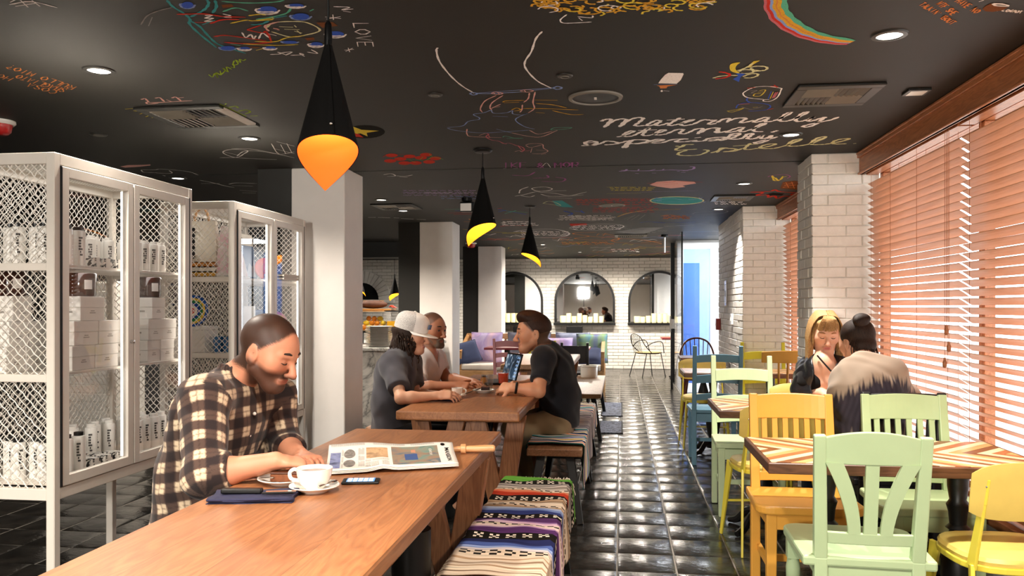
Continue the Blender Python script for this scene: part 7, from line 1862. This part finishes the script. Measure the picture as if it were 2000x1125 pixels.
# pale shuttle shape, painted hand, jars
fill('chalk_sail', 'white', 5, '285,450 320,400 370,345 410,322 590,325 595,340 560,410 510,455'); chalk('chalk_stitches', 'rose', 5, '375,345 405,345;355,362 385,362;340,382 365,382;325,400 350,400;312,418 340,420;300,435 330,438', .004); fill('chalk_boat', 'orange', 5, '265,478 510,470 400,490 385,512 310,515 300,490'); chalk('chalk_trim', 'sky', 5, '230,468 520,462', .006); fill('chalk_spot', 'white', 5, '310,545 330,530 345,548 325,558'); chalk('chalk_tail', 'white', 5, '350,540 420,547', .007)
fill('chalk_hand', 'yellow', 5, '1160,230 1200,205 1285,195 1240,235 1230,280 1280,325 1220,320 1165,290', smooth=True); fill('chalk_hand', 'yellow', 5, '1530,170 1450,180 1390,230 1360,260 1410,255 1450,215'); chalk('chalk_hand', 'cream', 5, '1250,295 1330,270 1400,235 1440,200;1410,255 1480,240 1590,245 1615,270 1560,295 1450,285 1410,262;1270,310 1320,288 1430,290 1440,320 1340,335 1290,330;1440,310 1530,300 1580,290;1320,370 1400,340 1490,335 1495,360 1420,385 1330,385;950,390 1040,365 1180,355 1260,358', .014)
chalk('chalk_stem', 'red', 5, '1025,312 1090,318 1160,345 1110,380 980,398', .016); fill('chalk_cuff', 'blue', 5, '1235,325 1350,335 1290,375 1270,435 1195,400 1260,365')
chalk('chalk_jar', 'white', 5, '1400,520 1340,555 1320,580 1350,615 1430,635 1580,648;1400,520 1480,495 1620,488 1780,510 1785,530 1740,620 1650,670 1570,668 1580,650 1640,650', .008); chalk('chalk_jar', 'red', 5, '1370,510 1470,502;1655,485 1750,492;1620,770 1690,760;1700,470 1740,500', .014); chalk('chalk_jar', 'blue', 5, '1665,552 1625,645;1380,630 1365,660 1410,690;1235,755 1260,715 1350,690 1480,690 1620,710 1655,740 1600,775 1480,790 1380,790', .009); chalk('chalk_jar', 'yellow', 5, '1520,540 1595,535 1530,605 1450,605 1470,580 1545,575;1500,560 1570,556;1690,555 1650,640;1120,790 1200,780 1330,755 1200,800 1130,795;1440,745 1500,740', .007); chalk('chalk_jar', 'rose', 5, '1720,560 1680,630;1745,555 1700,625;1265,705 1400,700', .013); chalk('chalk_jar', 'grey', 5, '1340,600 1420,595;1400,545 1490,540 1420,570 1460,570;1300,740 1420,770 1560,735', .006)
# woman with blue tulips, upper left
chalk('chalk_curve', 'teal', 3, '265,0 310,50 400,105 445,150 440,185 520,265 650,370;445,160 520,205 600,290 680,350 880,415;450,130 520,95 570,60 590,20 570,-10;640,0 650,50 620,100;540,190 640,155;920,190 1000,185 1060,160;1080,140 1200,120', .012)
chalk('chalk_curve', 'red', 3, '340,108 560,105 700,125 880,130;480,170 570,172;600,180 700,150 830,148;630,285 720,275 880,295 1040,318;710,330 900,340 1090,330;890,230 1000,195;890,232 1010,255 1040,245 1080,320', .012)
chalk('chalk_face', 'cream', 3, '1040,215 1100,175 1240,165 1360,175 1460,235 1330,275 1220,285 1080,245;1140,205 1250,210;1180,225 1300,228;1260,195 1275,210;1260,240 1320,255;1280,235 1310,260', .010); chalk('chalk_face', 'pink', 3, '1060,240 1030,205 1050,190 1140,165;1095,215 1140,230 1110,215', .011)
chalk('chalk_leaf', 'mint', 3, '690,10 900,22 1100,15 1180,0;700,90 800,60 900,85;960,150 1090,130 1200,100 1240,50;1380,85 1410,70;760,340 840,355', .010); chalk('chalk_leaf', 'yellow', 3, '760,180 880,155 940,160 1080,140;900,120 980,110 1040,115;940,160 1080,150 1090,130;950,320 1110,322 1200,292 1340,275;960,390 1020,375;860,340 1100,350 1290,345', .009)
for i, (x, y, a, b) in enumerate(((425, 35, 60, 32), (1050, 75, 95, 36), (1270, 42, 80, 20), (1310, 125, 85, 32), (1580, 265, 85, 30), (1430, 345, 65, 24), (740, 372, 70, 22), (870, 378, 55, 18), (1070, 372, 55, 17), (1225, 325, 70, 14))):
    fill('chalk_tulip', 'blue', 3, ' '.join('%.0f,%.0f' % (x + a * .8 * cos(2 * pi * k / 14), y + b * .8 * sin(2 * pi * k / 14)) for k in range(14)))
    chalk('chalk_tulip', 'white' if i % 3 else 'sky', 3, [[(x + a * cos(q + j * .5), y + b * (1 - .3 * j) * sin(q + j * .5)) for q in (0, .8, 1.6, 2.4, 3.1)] for j in range(3)], .008)
fill('chalk_smudge', 'brown', 3, '1430,175 1560,170 1600,200 1480,215;1340,295 1410,290 1420,310 1360,315;690,35 770,30 790,50 700,60;880,360 1000,365 960,375')
chalk('chalk_words', 'white', 3, '560,118 620,115 560,140 625,138 560,165 620,160;700,105 760,118 710,128 770,135;850,250 880,290 920,265 940,300 960,275;980,300 1010,255 1060,290;1060,260 1120,275;1070,425 1150,420 1130,405 1200,430;1160,410 1240,405 1190,430;1230,430 1330,425 1300,415 1340,440;1360,405 1440,415 1390,385', .008)
write('chalk_words', 'white', 3, 'LOVE', 1720, 180, 1760, 375, 120, 0, .008, 'white letters reading love'); chalk('chalk_star', 'white', 3, '1500,128 1625,142;1560,110 1565,150;1620,125 1510,145;1650,390 1725,385;1680,372 1692,405;1660,400 1715,375;1565,50 1690,55 1630,75 1720,68;1640,85 1700,92', .007)
chalk('chalk_words', 'lime', 3, '590,580 620,600 640,570 660,605 650,565 685,585 680,550;690,580 720,545 700,530 740,560 730,520 770,540;760,520 790,525 780,490;790,470 780,505 820,495 800,465 840,485 830,460 860,470 880,460', .007)
chalk('chalk_smudge_line', 'grey', 3, '60,190 110,120 200,80 300,55;120,200 150,130', .006); chalk('chalk_words', 'white', 0, '18,8 60,2 112,14;30,12 70,6;40,0 55,14;62,0 78,12;20,4 35,-4', .008)
# left ceiling words and vent notes
for tx_, x0, y0, x1, y1 in (('COSA  HO', 440, 298, -10, 165), ('SBAGLIATO', 510, 285, 140, 172), ('RULLO MIO?', 575, 265, 70, 96)): write('chalk_words', 'orange', 8, tx_, x0, y0, x1, y1, -42, -2 + 24, .008)
chalk('chalk_note', 'pink', 8, '1060,362 1090,355 1110,372 1150,385 1445,370;1100,380 1110,395 1190,390;1165,352 1200,348 1235,378;1250,362 1290,378;1290,350 1320,343 1360,372;1330,350 1380,345', .012); chalk('chalk_note', 'yellow', 8, '940,433 1060,425;1030,425 1240,505;1000,445 1060,450 1040,430;1050,470 1100,455;1095,490 1150,470;1140,500 1200,485 1170,505', .013); chalk('chalk_note', 'lime', 8, '1650,395 1850,490;1690,400 1700,392;1720,420 1770,412 1790,425;1790,450 1850,440 1880,455 1840,470;1880,485 1935,484', .012); chalk('chalk_note', 'sky', 8, '1480,540 1560,540 1620,545 1610,565 1550,560 1570,545;1690,535 1700,555;1680,548 1740,545 1775,560', .010)
chalk('chalk_whale', 'white', 8, '1650,798 1780,795 1830,770 1860,745 1760,735 1690,745 1680,765 1760,795 1900,805 2080,812;1860,745 1960,750 2080,770;1780,785 1820,755 1860,748', .010); fill('chalk_club', 'pink', 8, '900,866 960,855 1080,853 1130,850 1130,858 1040,868 940,874'); chalk('chalk_cloud', 'white', 8, '1060,890 1160,890 1200,885 1290,890 1420,905 1490,930;1060,892 1080,908 1160,912 1200,915 1290,915 1270,895;1220,930 1300,950 1420,960 1500,945', .011)
chalk('chalk_far_scrawl', 'white', 8, '1500,965 1600,985 1700,1010 1760,1020;1510,990 1650,990;1720,995 1780,985 1930,990;1740,1005 1900,1010;1800,1040 1930,1050;1820,1060 1920,1062', .014)
chalk('chalk_board_note', 'white', 0, '530,280 545,300 575,296;540,276 575,285;535,290 575,300;548,282 558,300;560,280 570,298;452,290 500,292 575,308;436,296 470,304', .008)
# round black patch with yellow and red star
fill('chalk_roundel', 'black', 0, ' '.join('%.1f,%.1f' % (712 + 40 * cos(2 * pi * k / 20), 257 + 13 * sin(2 * pi * k / 20)) for k in range(20))); fill('chalk_star_shape', 'yellow', 0, '690,247 706,253 740,255 716,259 718,266 704,260 692,262'); fill('chalk_star_shape', 'red', 0, '690,259 702,262 710,268 690,266')
# tomatoes
for i, (x, y) in enumerate(((765, 303), (782, 310), (800, 305), (790, 318), (822, 308), (832, 302), (838, 316), (762, 314), (812, 318), (850, 309))): fill('chalk_tomato', 'red', 0, ' '.join('%.1f,%.1f' % (x + 12 * cos(2 * pi * k / 12), y + 3.6 * sin(2 * pi * k / 12)) for k in range(12)))
chalk('chalk_vine', 'green', 0, '775,313 800,311 830,313 845,306 866,311;800,312 812,317;820,312 826,306;770,306 782,311;845,306 838,300', .009); chalk('chalk_words', 'red', 0, '748,306 756,302 764,306;768,302 790,301', .008)
# names and scripts
write('chalk_name', 'purple', 9, 'IKE & MOR', -65, 134, 480, 128, 0, -36, .016, 'purple outlined capitals'); chalk('chalk_name', 'white', 9, '-62,136 -40,134;10,136 40,135;200,132 240,98 270,130;390,98 470,95', .006)
chalk('chalk_script', 'purple', 0, '1000,341 1030,342 1045,335;1040,347 1070,346 1068,341;1058,353 1095,354 1104,348 1085,345;1052,346 1064,347', .018)
chalk('chalk_script', 'lilac', 9, '745,155 790,152 800,140;760,148 860,152 1000,150 1100,145 1200,148 1260,140 1270,125 1240,122;880,150 885,140;960,150 1000,140;1050,146 1060,138;860,170 885,172;975,168 1005,168;1150,155 1170,155;1190,152 1230,152;1180,162 1210,163', .022)
fill('chalk_blob', 'pink', 9, '960,250 1010,228 1120,220 1270,228 1285,240 1190,255 1210,265 1110,275 1010,262'); chalk('chalk_blob_line', 'red', 9, '940,240 1100,232 1160,225 1330,232;1060,250 1160,240', .012)
fill('chalk_disc', 'cream', 9, ' '.join('%.0f,%.0f' % (1150 + 192 * cos(2 * pi * k / 28), 360 + 29 * sin(2 * pi * k / 28)) for k in range(28))); fill('chalk_disc', 'teal', 9, ' '.join('%.0f,%.0f' % (1150 + 180 * cos(2 * pi * k / 28), 360 + 25 * sin(2 * pi * k / 28)) for k in range(28))); chalk('chalk_disc_line', 'sky', 9, '1000,360 1100,345 1200,355 1300,350;1010,372 1120,368 1240,372;1060,352 1180,340 1280,345;1000,350 1150,380', .014)
chalk('chalk_cup', 'yellow', 9, '1815,185 1830,220 1870,215 1890,190;1825,195 1850,218;1880,200 1915,190;1840,200 1860,222', .02); chalk('chalk_cup_rim', 'purple', 9, '1785,195 1810,185 1900,178 1940,190 1920,205', .012); fill('chalk_patch', 'brown', 9, '1890,230 1960,222 2000,225 2000,285 1870,275'); chalk('chalk_patch_line', 'orange', 9, '1890,240 1960,235 1900,255 1980,250 1890,268 1990,270;1910,232 1930,270;1950,228 1970,275', .012)
chalk('chalk_burst', 'red', 9, '1660,300 1750,305 1700,325 1780,320 1790,338 1830,325 1850,345 1900,328 1960,335 1950,315 2000,305 1900,300 1860,295 1830,283 1800,295 1660,300', .03); fill('chalk_burst', 'black', 9, '1770,318 1820,305 1900,312 1880,325 1800,325')
chalk('chalk_animal', 'white', 9, '50,310 60,285 115,264;20,330 100,315 160,300 250,290 280,278 230,265 160,270 140,280 200,295 380,290;180,300 300,310 400,325 520,300;60,325 120,335 160,325;200,315 260,330 380,330 500,320;250,340 420,345', .014)
chalk('chalk_lines', 'yellow', 9, '660,266 860,265;740,278 980,275;700,290 960,288;660,312 900,308', .010); chalk('chalk_lines', 'lilac', 9, '740,308 1000,298 1280,290;860,300 1300,292', .006); chalk('chalk_lines', 'red', 9, '430,365 600,350 780,345 960,345;450,375 640,360 900,352;480,385 560,378;560,420 760,408 1010,402;580,430 720,418;600,440 700,432;440,358 560,356;620,396 780,384 790,392', .012)
fill('chalk_fish', 'teal', 9, '280,362 350,360 430,408 350,405 310,395'); chalk('chalk_fish_line', 'cream', 9, '215,380 250,365 300,372 340,395 260,385 215,380', .012); chalk('chalk_marks', 'blue', 9, '360,432 420,450 390,465;430,432 510,445;480,430 500,448', .03)
chalk('chalk_arch', 'gold', 9, '735,475 800,450 920,430 1050,425 1180,420', .02); chalk('chalk_arch', 'pink', 9, '750,468 830,446 940,428', .012); fill('chalk_diamond', 'grey', 9, '300,488 460,462 730,482 560,505'); chalk('chalk_diamond_line', 'white', 9, '340,486 480,470 690,482 560,498;400,490 600,478;460,496 640,486', .016)
chalk('chalk_bars', 'grey', 9, '800,495 860,462;830,498 890,460;880,495 930,458;780,490 840,468', .018); chalk('chalk_flower', 'orange', 9, '1040,470 1100,460 1180,475 1250,470;1080,485 1150,468 1200,485;1120,490 1180,480', .03); chalk('chalk_flower', 'red', 9, '1060,480 1120,475;1160,470 1210,478', .03)
chalk('chalk_capsule', 'grey', 9, '1255,455 1300,442 1480,432 1500,440 1440,452 1260,460', .02); chalk('chalk_capsule', 'blue', 9, '890,515 960,508 1080,515 1280,510;980,512 1070,518', .02); chalk('chalk_capsule', 'white', 9, '1060,540 1180,535 1280,530;1300,518 1380,512', .02)
fill('chalk_bar_block', 'red', 9, '400,522 520,520 525,532 410,538'); chalk('chalk_oval', 'white', 9, '400,550 500,530 700,525 780,540 700,565 480,568 400,555;440,548 600,540 720,548;480,555 640,550', .022); chalk('chalk_oval', 'white', 9, '10,580 100,565 300,562 400,590 340,615 120,618 20,600;120,590 260,585;160,600 320,598', .026); fill('chalk_grey_board', 'grey', 9, '720,580 900,550 1060,548 900,600')
chalk('chalk_loops', 'orange', 9, '590,582 460,585 430,595 540,610 440,628 700,640 740,622 600,615 520,608;690,640 740,628 900,635 1040,665 760,655 690,642;330,655 480,650 690,660;350,668 600,672', .034); chalk('chalk_wing', 'sky', 9, '900,622 990,615 1070,622 960,628', .03); chalk('chalk_loops', 'rose', 9, '680,708 780,700 860,710;820,742 960,735 1120,715', .04); chalk('chalk_loops', 'yellow', 9, '880,685 1000,690 1100,682', .03)
# farther boards left of centre
chalk('chalk_lines', 'lilac', 10, '420,222 700,226 900,230;430,200 520,205;640,228 880,240;780,265 960,285;900,285 990,288', .012); chalk('chalk_lines', 'white', 10, '640,225 780,230 920,228;940,235 1080,228;1110,228 1170,230;245,50 320,40 360,62 280,66;370,60 450,66 530,52;400,72 480,78', .014); chalk('chalk_lines', 'white', 10, '95,470 170,470;190,470 310,474;345,474 400,476;415,480 540,486;570,488 660,492', .03)
chalk('chalk_sticks', 'blue', 10, '1360,390 1640,440;1365,415 1440,400;940,402 1060,408', .03); chalk('chalk_sticks', 'mint', 10, '1430,432 1540,402;1440,405 1650,422;845,390 1010,388', .03); chalk('chalk_sticks', 'red', 10, '1360,385 1400,380;870,428 1120,422;930,440 1100,436;1380,558 1480,550 1700,550;1250,680 1400,690 1640,680', .035); chalk('chalk_lines', 'white', 10, '1390,525 1500,510 1690,512;1400,540 1520,530 1700,535;1440,550 1560,545;1520,610 1620,605 1740,600 1900,610;1800,640 2000,650;1910,690 2000,690;1780,820 1910,820', .03); chalk('chalk_lines', 'orange', 10, '1260,675 1500,695 1640,670;1560,730 1640,725;1400,490 1500,492;1080,485 1110,500;1030,512 1110,512;1460,800 1600,798', .04); chalk('chalk_lines', 'yellow', 10, '1020,585 1120,600;1250,610 1450,618', .03)
def rows(name, col, c, x0, x1, ys, h, w, slope=0):
    # lines of small illegible handwriting
    rd = random.Random(int(x0 + x1 + ys[0])); out = []
    for y in ys:
        x = x0 + rd.uniform(0, 14)
        while x < x1:
            n = rd.randint(3, 7); wd = rd.uniform(.7, 1.2) * h * 1.5
            out.append([(x + wd * i, y + slope * (x - x0) + (h if i % 2 else -h) * rd.uniform(.25, .6)) for i in range(n)]); x += wd * n + h * 1.6
    chalk(name, col, c, out, w, True)
for q in (('red', 9, 440, 1010, (352, 362, 374, 388), 6, .009), ('red', 9, 560, 1000, (408, 418, 430, 440), 6, .009), ('white', 9, 320, 700, (466, 476, 486, 496), 5, .012), ('yellow', 9, 680, 970, (268, 278, 288), 5, .007), ('lilac', 10, 430, 1150, (205, 222, 236, 252), 8, .008), ('sky', 10, 800, 1150, (266, 284), 8, .009),
          ('sky', 9, 985, 1310, (343, 352, 361, 370), 7, .011), ('white', 9, 420, 760, (538, 550, 560), 7, .013), ('grey', 9, 780, 1020, (560, 572, 584), 6, .016), ('white', 9, 60, 380, (580, 592, 602), 7, .016), ('white', 10, 1400, 1700, (512, 528, 545), 9, .016), ('orange', 9, 1050, 1220, (468, 478, 486), 7, .018), ('white', 9, 1410, 1620, (360, 372, 384), 7, .012), ('orange', 9, 340, 680, (652, 664), 7, .025), ('white', 9, 690, 860, (702, 714), 7, .03)):
    rows('chalk_handwriting', *q)
rd = random.Random(99)
for k in range(46):     # small unreadable scrawls on the farthest boards
    X, Y = rd.uniform(-2.2, .75), rd.uniform(11.0, 16.4); n = rd.randint(3, 6); ln = rd.uniform(.15, .5)
    m = MB(); P = cr([(X + ln * i / n, Y + rd.uniform(-.22, .22), 0) for i in range(n + 1)], 4); z = zlev(9); w = .022
    vs = [];
    for i, p in enumerate(P): vs += [(p.x, p.y - w, z), (p.x + .004, p.y + w, z)]
    m.add(vs, [(2 * i, 2 * i + 2, 2 * i + 3, 2 * i + 1) for i in range(len(P) - 1)]); m.build('chalk_scrawl', CH[rd.choice(['white', 'orange', 'rose', 'grey', 'yellow', 'sky', 'white', 'orange'])], ceiling)

# ------------------------------------------------------------------ fittings in the ceiling
M_trimb = plain('black_trim', '#1b1a17', .4); M_disc = emis('lit_downlight', '#fff4e6', 7)
def downlight(x, y, i, lab):
    z = CEIL if y < 5.79 else CEIL - .003
    t = thing('downlight', lab, 'ceiling light', (x, y, z), group=None)
    m = MB(); m.lathe([(.044, -.001), (.047, -.008), (.062, -.006), (.066, -.0005)], n=32, cap=False); m.build('trim_ring', M_trimb, t, smooth=True)
    m = MB(); m.lathe([(.0, -.004), (.045, -.004)], n=28, cap=False); m.build('diffuser', M_disc, t)
LB = ['lit round downlight above the front inlaid table', 'lit round downlight beside the brush lettering', 'lit round downlight between the two brick pillars', 'lit round downlight by the farther brick pillar',
      'lit round downlight above the nearest mesh cabinet', 'lit round downlight above the second mesh cabinet', 'lit round downlight inside the chalk cloud', 'lit round downlight right of the nearest white column', 'lit round downlight next to the far left vent', 'lit round downlight near the farthest white column']
for i, (x, y) in enumerate(RIGHT_ROW + LEFT_ROW): downlight(x, y, i, LB[i])
for i, (x, y) in enumerate(BACK_ROW): downlight(x, y, i, 'added round downlight brightening the back wall, %s of three' % ('first', 'second', 'third')[i])
M_louv = plain('vent_louver', '#6f695f', .45); M_ventw = plain('vent_white', '#d8d0c8', .5)
def vent(x, y, s, lab, white=False):
    z = CEIL if y < 5.79 else CEIL - .003
    t = thing('ceiling_vent', lab, 'vent', (x, y, z)); h = s / 2; f = .05
    for k, (x0, y0, x1, y1) in enumerate(((-h, -h, h, -h + f), (-h, h - f, h, h), (-h, -h + f, -h + f, h - f), (h - f, -h + f, h, h - f))):
        m = MB(); m.box(x0, y0, -.014, x1, y1, -.001); m.build('frame_bar', M_ventw if white and k == 3 else M_trimb, t, bevel=.003, seg=1)
    m = MB(); m.box(-h + f, -h + f, -.003, h - f, h - f, -.001); m.build('backing', M_blackmetal, t)
    q = h - f
    for qx, qy, ax in ((-1, 1, 0), (1, 1, 1), (-1, -1, 1), (1, -1, 0)):
        for k in range(6):
            p = (k + .5) / 6 * q; m = MB()
            if ax == 0: m.bar((qx * p if qx > 0 else -p, 0, -.010), (qx * p if qx > 0 else -p, qy * q, -.010), .016, .0025, up=(.6, 0, 1))
            else: m.bar((0, qy * p, -.010), (qx * q, qy * p, -.010), .016, .0025, up=(0, .6, 1))
            m.build('louver', M_ventw if white and qx < 0 and qy > 0 else M_louv, t)
vent(-2.2, 4.0, .46, 'square ceiling vent ringed by small chalk notes, pale edge', True); vent(.985, 3.98, .38, 'square black ceiling vent above the window tables'); 
a = atZ(1430, 385, CEIL); vent(a[0], a[1], .36, 'square black ceiling vent between the brick pillars'); a = atZ(775, 402, CEIL); vent(a[0], a[1], .42, 'square ceiling vent behind the nearest white column'); a = atZ(1232, 459, CEIL); vent(a[0], a[1], .45, 'far ceiling vent before the glass lobby')
def speaker(px, py, r, lab):
    x, y, _ = atZ(px, py, CEIL); z = CEIL if y < 5.79 else CEIL - .003
    t = thing('ceiling_speaker', lab, 'speaker', (x, y, z))
    m = MB(); m.lathe([(r * .86, -.002), (r * .88, -.010), (r, -.008), (r * 1.02, -.0005)], n=36, cap=False); m.build('rim', M_louv, t, smooth=True)
    m = MB(); m.lathe([(0, -.006), (r * .87, -.004)], n=36, cap=False); m.build('grille', M_blackmetal, t)
    m = MB(); m.box(-.006, -.02, -.0075, .006, .02, -.0055); m.build('badge', M_ventw, t)
speaker(1163, 190, .128, 'big round ceiling speaker beside the trapeze drawing'); speaker(1195, 400, .13, 'round ceiling speaker amid red chalk writing')
def cover(px, py, r, lab):
    x, y, _ = atZ(px, py, CEIL); t = thing('sprinkler_cover', lab, 'sprinkler', (x, y, CEIL))
    m = MB(); m.lathe([(0, -.008), (r * .9, -.007), (r, -.003), (r, -.0005)], n=28); m.build('plate', M_trimb, t, smooth=True)
    m = MB(); m.lathe([(r * .45, -.0082), (r * .5, -.010), (r * .55, -.0078)], n=24, cap=False); m.build('ring', M_louv, t)
cover(1103, 147, .035, 'small round black plate above the big ceiling speaker'); cover(850, 184, .035, 'small dark plate left of the trapeze bar'); cover(192, 262, .05, 'small dark plate above the nearest mesh cabinet')
def strobe(px, py, s, lab):
    x, y, _ = atZ(px, py, CEIL); t = thing('fire_strobe', lab, 'alarm', (x, y, CEIL if y < 5.79 else CEIL - .003))
    m = MB(); m.lathe([(s, -.0005), (s * 1.02, -.012), (s * .9, -.022), (0, -.022)], n=24); m.build('base', M_whitegloss, t, smooth=True)
    m = MB(); m.lathe([(s * .8, -.022), (s * .72, -.06), (s * .5, -.075), (0, -.078)], n=20); m.build('red_dome', plain('strobe_red', '#b01c1c', .2), t, smooth=True)
strobe(0, 236, .075, 'red and white fire strobe at the left edge of the ceiling'); strobe(920, 474, .09, 'red and white fire strobe before the farthest column')
x, y, _ = atZ(912, 386, CEIL); t = thing('security_camera', 'black ceiling spotlight with white square face beside the second pendant', 'cctv', (x, y, CEIL - .003))  # ceiling camera with a white face, gives no light
m = MB(); m.lathe([(.05, -.001), (.05, -.03), (.02, -.04), (0, -.04)], n=16); m.build('mount', M_blackmetal, t); m = MB(); m.box(-.06, -.05, -.13, .07, .06, -.04); m.build('housing', M_blackmetal, t, bevel=.012); m = MB(); m.box(-.052, -.058, -.125, .05, -.05, -.055); m.build('lens', M_whitegloss, t, bevel=.004)
x, y, _ = atZ(1790, 177, CEIL); t = thing('ceiling_plate', 'small square plate with pale symbol near the blind valance', 'plate', (x, y, CEIL))
m = MB(); m.box(-.05, -.05, -.012, .05, .05, -.0005); m.build('frame', M_trimb, t, bevel=.002); m = MB(); m.box(-.036, -.036, -.014, .036, .036, -.012); m.build('face', M_whitegloss, t)
x, y, _ = atZ(1298, 458, CEIL); t = thing('ceiling_bracket', 'white rod hanging from a black mount before the glass lobby', 'bracket', (x, y, CEIL - .003))
m = MB(); m.lathe([(.05, -.0005), (.05, -.03), (0, -.04)], n=16); m.build('mount', M_blackmetal, t); m = MB(); m.tube([(0, 0, -.03), (0, 0, -.25)], .012, 8); m.build('rod', M_whitegloss, t)
# the photographer's softbox on a stand, behind the camera (shows in the mirrors)
t = thing('studio_light', 'square studio softbox on a black stand, reflected as a bright spot in the middle mirror', 'lamp', (SLX, SLY, 0))
m = MB(); m.tube([(0, -.12, 0), (0, -.12, SLZ - .3)], .014, 8); m.build('stand', M_blackmetal, t)
for k in range(3):
    a = 2 * pi * k / 3 + .5; m = MB(); m.tube([(0, -.12, .55), (.42 * cos(a), -.12 + .42 * sin(a), .01)], .01, 6); m.build('leg', M_blackmetal, t)
m = MB(); m.loft([[(-.22, -.03, SLZ - .22), (.22, -.03, SLZ - .22), (.22, -.03, SLZ + .22), (-.22, -.03, SLZ + .22)], [(-.08, -.3, SLZ - .08), (.08, -.3, SLZ - .08), (.08, -.3, SLZ + .08), (-.08, -.3, SLZ + .08)]]); m.build('softbox', M_felt, t)
m = MB(); m.box(-.2, -.025, SLZ - .2, .2, -.02, SLZ + .2); m.build('diffuser', emis('softbox_front', '#fff2e0', 8), t)
